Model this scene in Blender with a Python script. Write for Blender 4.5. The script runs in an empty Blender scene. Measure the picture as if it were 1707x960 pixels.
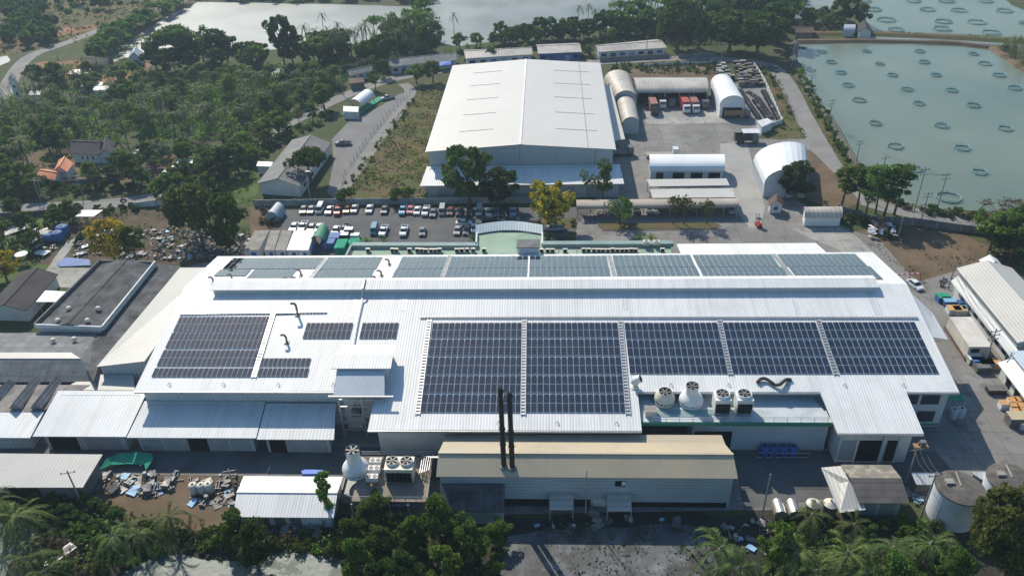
import bpy, math, random
import numpy as np
from mathutils import Vector, Matrix, noise
from mathutils.geometry import tessellate_polygon

R_ = math.radians
# ------------------------------------------------------------------ camera
FL, CX, CY, HC = 1342.0, 853.5, 480.0, 100.0
PIT, ROL, YAW = R_(32.7), R_(-1.95), R_(-3.14)
_f = Vector((math.sin(YAW)*math.cos(PIT), math.cos(YAW)*math.cos(PIT), -math.sin(PIT)))
_r0 = Vector((math.cos(YAW), -math.sin(YAW), 0)); _u0 = _r0.cross(_f)
_r = _r0*math.cos(ROL)+_u0*math.sin(ROL); _u = -_r0*math.sin(ROL)+_u0*math.cos(ROL)
sc = bpy.context.scene
cam = bpy.data.cameras.new('camera'); camo = bpy.data.objects.new('camera', cam)
sc.collection.objects.link(camo); sc.camera = camo
cam.sensor_width = 36; cam.lens = FL/1707*36; cam.clip_start = 1; cam.clip_end = 4000
camo.matrix_world = Matrix(((_r.x,_u.x,-_f.x,0),(_r.y,_u.y,-_f.y,0),(_r.z,_u.z,-_f.z,HC),(0,0,0,1)))
# ------------------------------------------------------------------ light
SUN_EL = 40.5; SDX, SDY = 0.47, -0.88            # the way shadows run on the ground
sc.view_settings.view_transform = 'Standard'; sc.view_settings.look = 'None'
sc.view_settings.exposure = EXPOSURE = 0.22; sc.view_settings.gamma = 1
w = bpy.data.worlds.new('World'); sc.world = w; w.use_nodes = True
nt = w.node_tree; bg = nt.nodes['Background']
sky = nt.nodes.new('ShaderNodeTexSky'); sky.sky_type = 'NISHITA'; sky.sun_disc = False
sky.sun_elevation = R_(SUN_EL); sky.sun_rotation = math.atan2(-SDX, -SDY)
sky.air_density = 1.5; sky.dust_density = 0.9; sky.ozone_density = 3.0
hsv = nt.nodes.new('ShaderNodeHueSaturation'); hsv.inputs['Saturation'].default_value = 1.25; nt.links.new(sky.outputs[0], hsv.inputs['Color']); nt.links.new(hsv.outputs[0], bg.inputs[0]); bg.inputs[1].default_value = 0.115
sun = bpy.data.lights.new('sun', 'SUN'); sun.energy = 4.9; sun.angle = R_(0.6); sun.color = (1, .915, .77)
suno = bpy.data.objects.new('sun', sun); sc.collection.objects.link(suno)
_sd = Vector((SDX, SDY, 0)).normalized()*math.cos(R_(SUN_EL)); _sd.z = -math.sin(R_(SUN_EL))
suno.rotation_euler = _sd.to_track_quat('-Z', 'Y').to_euler(); suno.location = (0, 0, 300)
sc.cycles.use_denoising = True
sc.cycles.max_bounces = 5; sc.cycles.diffuse_bounces = 2; sc.cycles.glossy_bounces = 2
sc.cycles.transmission_bounces = 2; sc.cycles.transparent_max_bounces = 4; sc.cycles.caustics_reflective = False
sc.cycles.sample_clamp_indirect = 4

# ------------------------------------------------------------------ pixel <-> place
def ray(px, py): return _f + _r*((px-CX)/FL) - _u*((py-CY)/FL)
def at(px, py, z=0.0):
    d = ray(px, py); t = (z-HC)/d.z; return Vector((d.x*t, d.y*t, z))
def onplane(px, py, z0, y0, m):        # plane z = z0 + (y-y0)*m
    d = ray(px, py); t = (z0-y0*m-HC)/(d.z-m*d.y); return Vector((d.x*t, d.y*t, HC+d.z*t))
def pixy(p):
    v = Vector(p)-Vector((0, 0, HC)); zc = v.dot(_f); return CX+FL*v.dot(_r)/zc, CY-FL*v.dot(_u)/zc
def hfor(b, ytop):
    lo, hi = 0.0, 60.0
    for _ in range(24):
        m = (lo+hi)/2
        if pixy((b.x, b.y, b.z+m))[1] > ytop: lo = m
        else: hi = m
    return lo

# ------------------------------------------------------------------ materials
MATS = {}
def mat(name, c, c2=None, scale=1.0, rough=.7, metal=0.0, bump=0.0, bscale=None, stripe=0.0, sdir='X', srow=0.0, stains=None, spec=.5, detail=6, rnd=0.0, lo=.35, hi=.65, streak=0.0, slab=0.0):
    if name in MATS: return MATS[name]
    if rough >= .75: spec = min(spec, .18)
    m = bpy.data.materials.new(name); m.use_nodes = True; MATS[name] = m
    n = m.node_tree.nodes; L = m.node_tree.links; b = n['Principled BSDF']
    b.inputs['Roughness'].default_value = rough; b.inputs['Metallic'].default_value = metal
    b.inputs['Specular IOR Level'].default_value = spec
    tc = n.new('ShaderNodeNewGeometry'); P = tc.outputs['Position']
    if rnd or not c2:
        pass
    col = None
    def nz(s, d=detail):
        t = n.new('ShaderNodeTexNoise'); t.inputs['Scale'].default_value = s; t.inputs['Detail'].default_value = d
        t.inputs['Roughness'].default_value = .62
        L.new(P, t.inputs['Vector']); return t.outputs['Fac']
    def ramp(src, a, bb):
        r = n.new('ShaderNodeMapRange'); r.inputs[1].default_value = a; r.inputs[2].default_value = bb
        L.new(src, r.inputs[0]); return r.outputs[0]
    def mix(f, a, bb, mode='MIX'):
        x = n.new('ShaderNodeMix'); x.data_type = 'RGBA'; x.blend_type = mode
        if hasattr(f, 'links'): L.new(f, x.inputs[0])
        else: x.inputs[0].default_value = f
        for v, s in ((a, 6), (bb, 7)):
            if hasattr(v, 'links'): L.new(v, x.inputs[s])
            else: x.inputs[s].default_value = (*v, 1)
        return x.outputs[2]
    if c2: col = mix(ramp(nz(scale), lo, hi), c, c2)
    else: col = c
    if stains:
        sc_, scol, amt = stains
        f = n.new('ShaderNodeMath'); f.operation = 'MULTIPLY'; f.inputs[1].default_value = amt
        L.new(ramp(nz(sc_, 8), .5, .72), f.inputs[0]); col = mix(f.outputs[0], col, scol)
    if streak:
        vm = n.new('ShaderNodeVectorMath'); vm.operation = 'MULTIPLY'; vm.inputs[1].default_value = (1.1,.05,.05); L.new(P, vm.inputs[0])
        t = n.new('ShaderNodeTexNoise'); t.inputs['Scale'].default_value = 1.0; t.inputs['Detail'].default_value = 5; L.new(vm.outputs[0], t.inputs['Vector'])
        f = n.new('ShaderNodeMath'); f.operation = 'MULTIPLY'; f.inputs[1].default_value = streak; L.new(ramp(t.outputs['Fac'], .45, .75), f.inputs[0]); col = mix(f.outputs[0], col, (.42,.41,.38))
    if slab:
        bt = n.new('ShaderNodeTexBrick'); bt.offset = 0; bt.inputs['Scale'].default_value = 1.0; bt.inputs['Brick Width'].default_value = slab; bt.inputs['Row Height'].default_value = slab*.9; bt.inputs['Mortar Size'].default_value = .06
        bt.inputs['Color1'].default_value = (1,1,1,1); bt.inputs['Color2'].default_value = (.9,.9,.9,1); bt.inputs['Mortar'].default_value = (.55,.55,.55,1); L.new(P, bt.inputs['Vector']); col = mix(1.0, col, bt.outputs['Color'], 'MULTIPLY')
        col = mix(.55, col, mix(ramp(nz(.35, 8), .56, .62), (1,1,1), (.55,.53,.5)), 'MULTIPLY')
    hgt = None
    if stripe:
        mp = n.new('ShaderNodeTexWave'); mp.wave_type = 'BANDS'; mp.bands_direction = sdir
        mp.inputs['Scale'].default_value = .314159/stripe   # bands spaced `stripe` metres
        L.new(P, mp.inputs['Vector']); hgt = mp.outputs['Fac']
        d = n.new('ShaderNodeMapRange'); d.inputs[1].default_value = 0; d.inputs[2].default_value = .35
        d.inputs[3].default_value = .78; d.inputs[4].default_value = 1.0; L.new(hgt, d.inputs[0])
        g = n.new('ShaderNodeCombineColor')
        for i in range(3): L.new(d.outputs[0], g.inputs[i])
        col = mix(1.0, col, g.outputs[0], 'MULTIPLY')
    if srow:
        mp = n.new('ShaderNodeTexWave'); mp.wave_type = 'BANDS'; mp.bands_direction = 'Y' if sdir == 'X' else 'X'
        mp.inputs['Scale'].default_value = .314159/srow; L.new(P, mp.inputs['Vector'])
        d = n.new('ShaderNodeMapRange'); d.inputs[1].default_value = 0; d.inputs[2].default_value = .12
        d.inputs[3].default_value = .72; d.inputs[4].default_value = 1.0; L.new(mp.outputs['Fac'], d.inputs[0])
        g = n.new('ShaderNodeCombineColor')
        for i in range(3): L.new(d.outputs[0], g.inputs[i])
        col = mix(1.0, col, g.outputs[0], 'MULTIPLY')
    if rnd:
        oi = n.new('ShaderNodeObjectInfo'); hs = n.new('ShaderNodeHueSaturation')
        mr = n.new('ShaderNodeMapRange'); mr.inputs[3].default_value = 1-rnd; mr.inputs[4].default_value = 1+rnd
        L.new(oi.outputs['Random'], mr.inputs[0]); L.new(mr.outputs[0], hs.inputs['Value'])
        if hasattr(col, 'links'): L.new(col, hs.inputs['Color'])
        else: hs.inputs['Color'].default_value = (*col, 1)
        col = hs.outputs[0]
    if hasattr(col, 'links'): L.new(col, b.inputs['Base Color'])
    else: b.inputs['Base Color'].default_value = (*col, 1)
    if bump or stripe:
        bp = n.new('ShaderNodeBump'); bp.inputs['Strength'].default_value = bump or .35
        bp.inputs['Distance'].default_value = .05 if stripe else .1
        L.new(hgt if stripe else nz(bscale or scale*4, 4), bp.inputs['Height']); L.new(bp.outputs[0], b.inputs['Normal'])
    return m

def leafmat(name, c1, c2, rnd=.25, trans=.46, flower=None):
    if name in MATS: return MATS[name]
    m = bpy.data.materials.new(name); m.use_nodes = True; MATS[name] = m
    n = m.node_tree.nodes; L = m.node_tree.links; n.remove(n['Principled BSDF']); out = n['Material Output']
    g = n.new('ShaderNodeNewGeometry'); x = n.new('ShaderNodeMix'); x.data_type = 'RGBA'
    x.inputs[6].default_value = (*c1, 1); x.inputs[7].default_value = (*c2, 1)
    L.new(g.outputs['Random Per Island'], x.inputs[0]); col = x.outputs[2]
    if flower:
        t = n.new('ShaderNodeTexNoise'); t.inputs['Scale'].default_value = .45; t.inputs['Detail'].default_value = 3
        L.new(g.outputs['Position'], t.inputs['Vector'])
        a = n.new('ShaderNodeMath'); a.operation = 'MULTIPLY_ADD'; a.inputs[1].default_value = .35
        L.new(g.outputs['Random Per Island'], a.inputs[0]); L.new(t.outputs['Fac'], a.inputs[2])
        r = n.new('ShaderNodeMapRange'); r.inputs[1].default_value = .5; r.inputs[2].default_value = .68; L.new(a.outputs[0], r.inputs[0])
        y = n.new('ShaderNodeMix'); y.data_type = 'RGBA'; y.inputs[7].default_value = (*flower, 1)
        L.new(r.outputs[0], y.inputs[0]); L.new(col, y.inputs[6]); col = y.outputs[2]
    oi = n.new('ShaderNodeObjectInfo'); hs = n.new('ShaderNodeHueSaturation')
    mr = n.new('ShaderNodeMapRange'); mr.inputs[3].default_value = 1-rnd; mr.inputs[4].default_value = 1+rnd
    L.new(oi.outputs['Random'], mr.inputs[0]); L.new(mr.outputs[0], hs.inputs['Value'])
    mh = n.new('ShaderNodeMapRange'); mh.inputs[3].default_value = .475; mh.inputs[4].default_value = .515
    ml = n.new('ShaderNodeMath'); ml.operation = 'MULTIPLY'; ml.inputs[1].default_value = 7.31
    fr = n.new('ShaderNodeMath'); fr.operation = 'FRACT'
    L.new(oi.outputs['Random'], ml.inputs[0]); L.new(ml.outputs[0], fr.inputs[0]); L.new(fr.outputs[0], mh.inputs[0]); L.new(mh.outputs[0], hs.inputs['Hue'])
    L.new(col, hs.inputs['Color'])
    d = n.new('ShaderNodeBsdfPrincipled'); d.inputs['Roughness'].default_value = .65; d.inputs['Specular IOR Level'].default_value = .12
    tr = n.new('ShaderNodeBsdfTranslucent'); ms = n.new('ShaderNodeMixShader'); ms.inputs[0].default_value = trans
    L.new(hs.outputs[0], d.inputs['Base Color']); L.new(hs.outputs[0], tr.inputs[0])
    L.new(d.outputs[0], ms.inputs[1]); L.new(tr.outputs[0], ms.inputs[2]); L.new(ms.outputs[0], out.inputs[0])
    return m

M = dict(
 ground=mat('ground', (.075,.075,.035), (.035,.065,.018), .035, .95, stains=(.12,(.14,.10,.06),.5), bump=.6, bscale=1.5),
 field=mat('dry_grass', (.125,.085,.045), (.06,.085,.022), .09, .95, stains=(.3,(.16,.095,.06),.6), bump=.8, bscale=2),
 green=mat('green_grass', (.05,.1,.025), (.09,.12,.035), .15, .95, bump=.8, bscale=2),
 dirt=mat('bare_dirt', (.16,.115,.075), (.10,.07,.045), .12, .95, stains=(.25,(.09,.09,.04),.5), bump=.6, bscale=1.5),
 dark=mat('damp_soil', (.05,.05,.035), (.09,.085,.06), .12, .9, stains=(.2,(.03,.05,.018),.7), bump=.8, bscale=1.5),
 concrete=mat('yard_concrete', (.225,.215,.20), (.17,.165,.155), .07, .8, stains=(.11,(.30,.31,.31),.55), spec=.3, slab=6.0),
 pale=mat('pale_concrete', (.38,.37,.34), (.27,.27,.25), .1, .85, stains=(.3,(.2,.19,.17),.4), spec=.3, slab=4.0),
 asphalt=mat('asphalt', (.085,.085,.09), (.12,.12,.12), .09, .85, stains=(.25,(.05,.05,.05),.5), spec=.3),
 road=mat('road_surface', (.23,.22,.205), (.17,.165,.16), .08, .85, stains=(.2,(.3,.28,.25),.4), spec=.3),
 gravel=mat('gravel', (.16,.16,.16), (.21,.2,.19), .1, .9, stains=(.8,(.1,.1,.1),.4), bump=.5, bscale=3),
 redsoil=mat('red_soil', (.3,.16,.09), (.2,.11,.06), .1, .95),
 white_roof=mat('white_roof_sheet', (.74,.745,.74), (.66,.675,.68), .05, .5, stripe=.5, stains=(.2,(.55,.55,.53),.4), spec=.35, streak=.4),
 white_roof2=mat('pale_roof_sheet', (.66,.68,.68), (.56,.59,.61), .06, .45, stripe=.6, stains=(.2,(.45,.45,.44),.4), streak=.5),
 ware=mat('cream_roof_sheet', (.56,.54,.505), (.52,.50,.465), .03, .45, stripe=.35, stains=(.08,(.50,.48,.44),.5), bump=.1),
 ware_wall=mat('blue_grey_wall_sheet', (.42,.47,.50), (.37,.42,.45), .05, .55, stripe=.8),
 grey_roof=mat('grey_cement_roof', (.25,.26,.265), (.13,.135,.14), .3, .85, spec=.2, stripe=.45, slab=2.6, stains=(.3,(.32,.32,.3),.5)),
 black_roof=mat('dark_cement_roof', (.05,.053,.057), (.12,.125,.13), .3, .85, spec=.2, stripe=.45, slab=2.6, stains=(.22,(.20,.21,.22),.5)),
 slate_roof=mat('slate_tile_roof', (.045,.042,.046), (.07,.065,.065), .2, .85, spec=.2, stripe=.5, srow=.8),
 stained_deck=mat('stained_roof_deck', (.30,.28,.26), (.19,.175,.165), .25, .8, stains=(.5,(.10,.09,.08),.6)),
 pale_sheet=mat('pale_grey_sheet', (.50,.49,.45), (.44,.43,.40), .06, .5, stripe=.6, stains=(.2,(.35,.34,.3),.35)),
 tan_roof=mat('rust_tan_roof_sheet', (.50,.41,.27), (.42,.36,.26), .07, .5, stripe=.4, streak=.2, bump=.2, stains=(.12,(.28,.23,.17),.5)),
 cabin=mat('dull_cabin_roof', (.30,.29,.27), (.2,.19,.175), .4, .8, stains=(.6,(.12,.1,.08),.5)),
 vault=mat('weathered_vault_sheet', (.50,.47,.42), (.36,.335,.30), .12, .5, stains=(.25,(.22,.18,.14),.6), stripe=1.1, sdir='Y'),
 vaultx=mat('weathered_arch_sheet', (.48,.45,.40), (.35,.32,.28), .1, .5, stains=(.2,(.25,.2,.15),.6), stripe=1.1),
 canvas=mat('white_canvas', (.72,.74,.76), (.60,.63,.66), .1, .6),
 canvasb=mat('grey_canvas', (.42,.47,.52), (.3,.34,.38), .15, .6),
 wall=mat('white_plaster', (.62,.63,.62), (.52,.54,.54), .15, .8, stains=(.3,(.35,.35,.33),.4)),
 bwall=mat('blue_white_sheet', (.52,.58,.63), (.44,.5,.55), .2, .6, stripe=.4),
 hwall=mat('ribbed_wall_sheet', (.40,.46,.52), (.32,.37,.42), .15, .55, stripe=.7, sdir='Z'),
 greywall=mat('grey_block_wall', (.20,.20,.20), (.13,.13,.13), .3, .9, stains=(.4,(.07,.07,.06),.6)),
 fence=mat('boundary_wall_plaster', (.34,.37,.37), (.25,.28,.28), .4, .85, stains=(.4,(.1,.1,.09),.5)),
 annex=mat('green_screed', (.24,.34,.25), (.30,.40,.31), .15, .75, stains=(.2,(.15,.2,.16),.5)),
 parapet=mat('teal_parapet', (.20,.29,.29), (.15,.22,.22), .3, .7),
 olive=mat('olive_plastic', (.12,.13,.05), rough=.7),
 steel=mat('galvanised_steel', (.5,.5,.5), (.4,.41,.42), .8, .4, metal=.6),
 dsteel=mat('weathered_steel', (.19,.19,.19), (.12,.12,.12), .8, .6, metal=.3),
 frame=mat('panel_frame', (.40,.43,.46), rough=.6),
 soot=mat('sooty_steel', (.028,.022,.02), (.06,.045,.035), 1.5, .7, metal=.2),
 fib=mat('white_fibreglass', (.72,.73,.72), (.62,.63,.62), 1.0, .45),
 fibc=mat('cream_fibreglass', (.66,.62,.52), (.55,.51,.42), 1.0, .5),
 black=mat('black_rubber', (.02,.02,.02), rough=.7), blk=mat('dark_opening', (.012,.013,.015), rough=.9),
 glass=mat('window_glass', (.03,.045,.06), rough=.12, spec=.8), shutter=mat('grey_shutter', (.33,.36,.38), (.27,.3,.32), .5, .6, stripe=.3, sdir='Z'),
 pole=mat('concrete_pole', (.34,.33,.30), (.26,.25,.23), 1, .85), wood=mat('timber', (.24,.15,.08), (.33,.22,.12), 2, .8),
 bark=mat('bark', (.10,.075,.05), (.15,.12,.09), 2, .9), palmbark=mat('palm_bark', (.17,.15,.12), (.24,.21,.17), 2, .9),
 orange=mat('orange_tile_roof', (.55,.17,.07), (.62,.22,.10), .4, .7, stripe=.5, srow=.8),
 brownroof=mat('brown_tile_roof', (.10,.06,.05), (.14,.09,.07), .4, .8, stripe=.5),
 tankblue=mat('blue_plastic', (.03,.09,.28), (.05,.13,.35), 1, .6, spec=.25), ltblue=mat('light_blue_tarpaulin', (.15,.32,.50), (.24,.42,.58), .5, .6),
 bluetarp=mat('blue_tarpaulin', (.02,.11,.5), (.04,.17,.6), .5, .6),
 greennet=mat('green_net', (.01,.22,.13), (.03,.3,.18), .5, .8), green_canvas=mat('green_canvas', (.02,.17,.1), (.03,.22,.13), .4, .7),
 teal=mat('teal_net', (.17,.37,.38), (.22,.43,.44), .8, .7), tealfoot=mat('teal_edge_paint', (.03,.2,.15), rough=.6),
 orangebox=mat('orange_plastic', (.5,.25,.09), (.56,.33,.14), 1, .6), card=mat('brown_cardboard', (.42,.29,.16), (.5,.36,.2), 1, .8),
 red=mat('red_paint', (.42,.03,.03), rough=.5), redbox=mat('red_container_paint', (.40,.06,.05), (.32,.05,.045), .5, .55, stripe=.3, sdir='Y'),
 rustbox=mat('rusty_red_container_paint', (.24,.09,.075), (.3,.12,.1), .5, .6, stripe=.3, sdir='Y'),
 scrapm=mat('scrap_metal', (.25,.24,.23), (.12,.11,.10), 1, .6, metal=.3, rnd=.6), lightscrap=mat('pale_scrap', (.36,.36,.34), (.2,.2,.19), .7, .6, rnd=.3),
 junk=mat('mixed_debris', (.32,.32,.32), (.06,.06,.05), 1.6, .8, stains=(.9,(.5,.5,.48),.8), bump=1, bscale=3),
 tanktop=mat('dark_tank_top', (.07,.065,.06), (.13,.12,.11), .6, .9, stains=(.6,(.2,.18,.15),.4)),
 tankw=mat('white_tank_wall', (.62,.66,.70), (.5,.55,.6), .3, .6, stains=(.5,(.35,.36,.36),.5)),
 stainless=mat('dull_stainless', (.55,.54,.5), (.42,.41,.38), .8, .35, metal=.7),
)
LEAF = dict(
 dark=leafmat('dark_leaves', (.026,.062,.013), (.095,.165,.032), .4),
 mid=leafmat('green_leaves', (.042,.10,.015), (.16,.25,.045), .38),
 light=leafmat('light_leaves', (.06,.135,.015), (.19,.30,.04), .25),
 olive=leafmat('olive_leaves', (.032,.052,.012), (.115,.14,.032), .2),
 palm=leafmat('palm_leaves', (.035,.075,.018), (.15,.20,.06), .3, .35),
 yellow=leafmat('yellow_blossom_leaves', (.04,.06,.015), (.10,.12,.03), .1, .3, flower=(.50,.43,.03)),
 rubble=leafmat('mixed_rubble', (.03,.03,.028), (.42,.43,.42), .0, .0),
 rubble2=leafmat('brown_rubble', (.03,.022,.016), (.2,.17,.14), .0, .0),
 brown=leafmat('dry_twigs', (.09,.065,.04), (.16,.125,.08), .2, .1),
)

# ------------------------------------------------------------------ mesh building
OFF = {}
COL = sc.collection
def unindent(o): return o
class MB:
    def __init__(s): s.v = []; s.f = []; s.mi = []; s.cur = 0
    def poly(s, pts):
        i = len(s.v); s.v += [tuple(p) for p in pts]; s.f.append(tuple(range(i, i+len(pts)))); s.mi.append(s.cur)
    def quad(s, a, b, c, d): s.poly((a, b, c, d))
    def obox(s, c, ux, uy, uz):       # centre, half vectors
        c, ux, uy, uz = map(Vector, (c, ux, uy, uz)); i = len(s.v)
        for k in (-1, 1):
            for j in (-1, 1):
                for h in (-1, 1): s.v.append(tuple(c+ux*h+uy*j+uz*k))
        for q in ((0,2,3,1), (4,5,7,6), (0,1,5,4), (2,6,7,3), (0,4,6,2), (1,3,7,5)):
            s.f.append(tuple(i+x for x in q)); s.mi.append(s.cur)
    def box(s, x, y, z0, sx, sy, h, a=0.0):
        ca, sa = math.cos(a), math.sin(a)
        s.obox((x, y, z0+h/2), (ca*sx/2, sa*sx/2, 0), (-sa*sy/2, ca*sy/2, 0), (0, 0, h/2))
    def prism(s, pts, z0, z1):
        n = len(pts); i = len(s.v)
        s.v += [(p[0], p[1], z0) for p in pts]+[(p[0], p[1], z1) for p in pts]
        for k in range(n):
            s.f.append((i+k, i+(k+1) % n, i+n+(k+1) % n, i+n+k)); s.mi.append(s.cur)
        s.f.append(tuple(i+n+k for k in range(n))); s.f.append(tuple(i+n-1-k for k in range(n))); s.mi += [s.cur]*2
    def slab(s, pts, th=.15):
        n = len(pts); i = len(s.v); pts = [Vector(p) for p in pts]
        s.v += [tuple(p) for p in pts]+[(p.x, p.y, p.z-th) for p in pts]
        s.f.append(tuple(i+k for k in range(n))); s.f.append(tuple(i+2*n-1-k for k in range(n))); s.mi += [s.cur]*2
        for k in range(n):
            s.f.append((i+k, i+n+k, i+n+(k+1) % n, i+(k+1) % n)); s.mi.append(s.cur)
    def lathe(s, prof, c=(0, 0, 0), n=16, cap=True):
        i = len(s.v); c = Vector(c)
        for r, z in prof:
            for k in range(n): s.v.append((c.x+r*math.cos(2*math.pi*k/n), c.y+r*math.sin(2*math.pi*k/n), c.z+z))
        for j in range(len(prof)-1):
            for k in range(n):
                a = i+j*n; s.f.append((a+k, a+(k+1) % n, a+n+(k+1) % n, a+n+k)); s.mi.append(s.cur)
        if cap:
            s.f.append(tuple(i+(len(prof)-1)*n+k for k in range(n))); s.f.append(tuple(i+n-1-k for k in range(n))); s.mi += [s.cur]*2
    def tube(s, pts, r, n=6, cap=True):
        pts = [Vector(p) for p in pts]; i = len(s.v); m = len(pts)
        rr = r if isinstance(r, (list, tuple)) else [r]*m
        for j, p in enumerate(pts):
            d = (pts[min(j+1, m-1)]-pts[max(j-1, 0)]).normalized()
            a = d.cross(Vector((0, 0, 1)));
            if a.length < .05: a = Vector((1, 0, 0))
            a.normalize(); b = d.cross(a)
            for k in range(n):
                t = 2*math.pi*k/n; s.v.append(tuple(p+(a*math.cos(t)+b*math.sin(t))*rr[j]))
        for j in range(m-1):
            for k in range(n):
                a = i+j*n; s.f.append((a+k, a+(k+1) % n, a+n+(k+1) % n, a+n+k)); s.mi.append(s.cur)
        if cap:
            s.f.append(tuple(i+k for k in range(n))); s.f.append(tuple(i+(m-1)*n+n-1-k for k in range(n))); s.mi += [s.cur]*2
    def build(s, name, m, parent=None, smooth=False, label=None):
        off = OFF.get(parent.name, Vector((0, 0, 0))) if parent else Vector((0, 0, 0))
        me = bpy.data.meshes.new(name)
        me.from_pydata([(x-off.x, y-off.y, z-off.z) for x, y, z in s.v], [], s.f)
        for q in (m if isinstance(m, (list, tuple)) else [m]): me.materials.append(q)
        if isinstance(m, (list, tuple)): me.polygons.foreach_set('material_index', s.mi)
        if smooth: me.polygons.foreach_set('use_smooth', [True]*len(s.f))
        me.update()
        o = bpy.data.objects.new(name, me); COL.objects.link(o)
        if parent: o.parent = parent; OFF[o.name] = off
        if label: o['label'] = label
        return o
def tag(o, label=None, cat=None, group=None, kind=None):
    if label: o['label'] = label
    if cat: o['category'] = cat
    if group: o['group'] = group
    if kind: o['kind'] = kind
    return o
def thing(name, label, cat, loc=(0, 0, 0), group=None):
    o = bpy.data.objects.new(name, None); COL.objects.link(o); o.location = loc; o.empty_display_size = .5
    OFF[o.name] = Vector(loc); return tag(o, label, cat, group)
def copy_tree(o, loc=None, rot=None, label=None, group=None, scale=None, parent=None, cat=None):
    c = o.copy(); COL.objects.link(c)
    if parent is not None: c.parent = parent
    for ch in o.children: copy_tree(ch, parent=c)
    if loc is not None: c.location = loc
    if rot is not None: c.rotation_euler = (0, 0, rot)
    if scale is not None: c.scale = scale if hasattr(scale, '__len__') else (scale,)*3
    tag(c, label, cat, group); return c
USED = set()
def place(proto, loc, rot, label, group=None, scale=None):
    """the first placement moves the prototype itself, the later ones copy it"""
    if proto.name not in USED:
        USED.add(proto.name); proto.location = loc; proto.rotation_euler = (0, 0, rot)
        if scale is not None: proto.scale = scale if hasattr(scale, '__len__') else (scale,)*3
        tag(proto, label, None, group); return proto
    return copy_tree(proto, loc, rot, label, group, scale)
PROTOS = []
def finish_protos():
    for p in PROTOS:
        if p.name not in USED:
            for ch in list(p.children_recursive): bpy.data.objects.remove(ch)
            bpy.data.objects.remove(p)
ORD = ['zeroth', 'first', 'second', 'third', 'fourth', 'fifth', 'sixth', 'seventh', 'eighth', 'ninth', 'tenth', 'eleventh', 'twelfth', 'thirteenth', 'fourteenth', 'fifteenth', 'sixteenth', 'seventeenth', 'eighteenth', 'nineteenth', 'twentieth']
def ordw(n):
    if n <= 20: return ORD[n]
    T = {2: 'twenty', 3: 'thirty', 4: 'forty', 5: 'fifty'}
    return T[n//10]+'-'+ORD[n % 10] if n % 10 else {2: 'twentieth', 3: 'thirtieth', 4: 'fortieth'}[n//10]

# ------------------------------------------------------------------ ground sheets
def outline(pts, jit, step=3.0, seed=1):
    out = []; n = len(pts)
    for i in range(n):
        a = pts[i]; b = pts[(i+1) % n]; k = max(1, int((b-a).length/step)) if jit else 1
        for j in range(k):
            p = a.lerp(b, j/k)
            if jit:
                q = noise.noise_vector(Vector((p.x*.13+seed, p.y*.13, 3.3)))+noise.noise_vector(Vector((p.x*.5+seed, p.y*.5, 1)))*.4
                p = Vector((p.x+q.x*jit, p.y+q.y*jit, p.z))
            out.append(p)
    return out
def patch(name, px, z, m, jit=0.0, kind='structure', world=False, label=None):
    pts = [Vector((x, y, z)) for x, y in px] if world else [at(x, y, 0) for x, y in px]
    pts = [Vector((p.x, p.y, z)) for p in outline(pts, jit, seed=len(name))]
    tri = tessellate_polygon([pts])
    me = bpy.data.meshes.new(name); fs = []
    for t in tri:
        a, b, c = (pts[i] for i in t)
        fs.append(t if (b-a).cross(c-a).z > 0 else (t[0], t[2], t[1]))
    me.from_pydata([tuple(p) for p in pts], [], fs); me.materials.append(m)
    o = bpy.data.objects.new(name, me); COL.objects.link(o); o['kind'] = kind
    return o
def strip(name, px, width, z, m, world=False, kind='structure'):
    pts = [at(*p) for p in px] if not world else [Vector(p) for p in px]
    # smooth the centre line
    P = []
    n = len(pts)
    for i in range(n-1):
        p0, p1, p2, p3 = pts[max(i-1, 0)], pts[i], pts[i+1], pts[min(i+2, n-1)]
        for j in range(8):
            t = j/8
            P.append(.5*((2*p1)+(p2-p0)*t+(2*p0-5*p1+4*p2-p3)*t*t+(3*p1-p0-3*p2+p3)*t**3))
    P.append(pts[-1]); v = []; f = []
    for i, p in enumerate(P):
        d = (P[min(i+1, len(P)-1)]-P[max(i-1, 0)]).normalized(); nn = Vector((-d.y, d.x, 0))
        w_ = width if not isinstance(width, (list, tuple)) else width[0]+(width[1]-width[0])*i/(len(P)-1)
        a = p+nn*w_/2; b = p-nn*w_/2; v += [(a.x, a.y, z), (b.x, b.y, z)]
    for i in range(len(P)-1): f.append((2*i, 2*i+1, 2*i+3, 2*i+2))
    me = bpy.data.meshes.new(name); me.from_pydata(v, [], f); me.materials.append(m)
    o = bpy.data.objects.new(name, me); COL.objects.link(o); o['kind'] = kind; return o
def inpoly(x, y, poly):
    c = False; n = len(poly); j = n-1
    for i in range(n):
        xi, yi = poly[i]; xj, yj = poly[j]
        if (yi > y) != (yj > y) and x < (xj-xi)*(y-yi)/(yj-yi)+xi: c = not c
        j = i
    return c
def rndin(poly, n, rng):
    """n random points inside a world polygon"""
    xs = [p[0] for p in poly]; ys = [p[1] for p in poly]; out = []
    while len(out) < n:
        x = rng.uniform(min(xs), max(xs)); y = rng.uniform(min(ys), max(ys))
        if inpoly(x, y, poly): out.append((x, y))
    return out
def wpoly(px): return [tuple(at(x, y)[:2]) for x, y in px]
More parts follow.
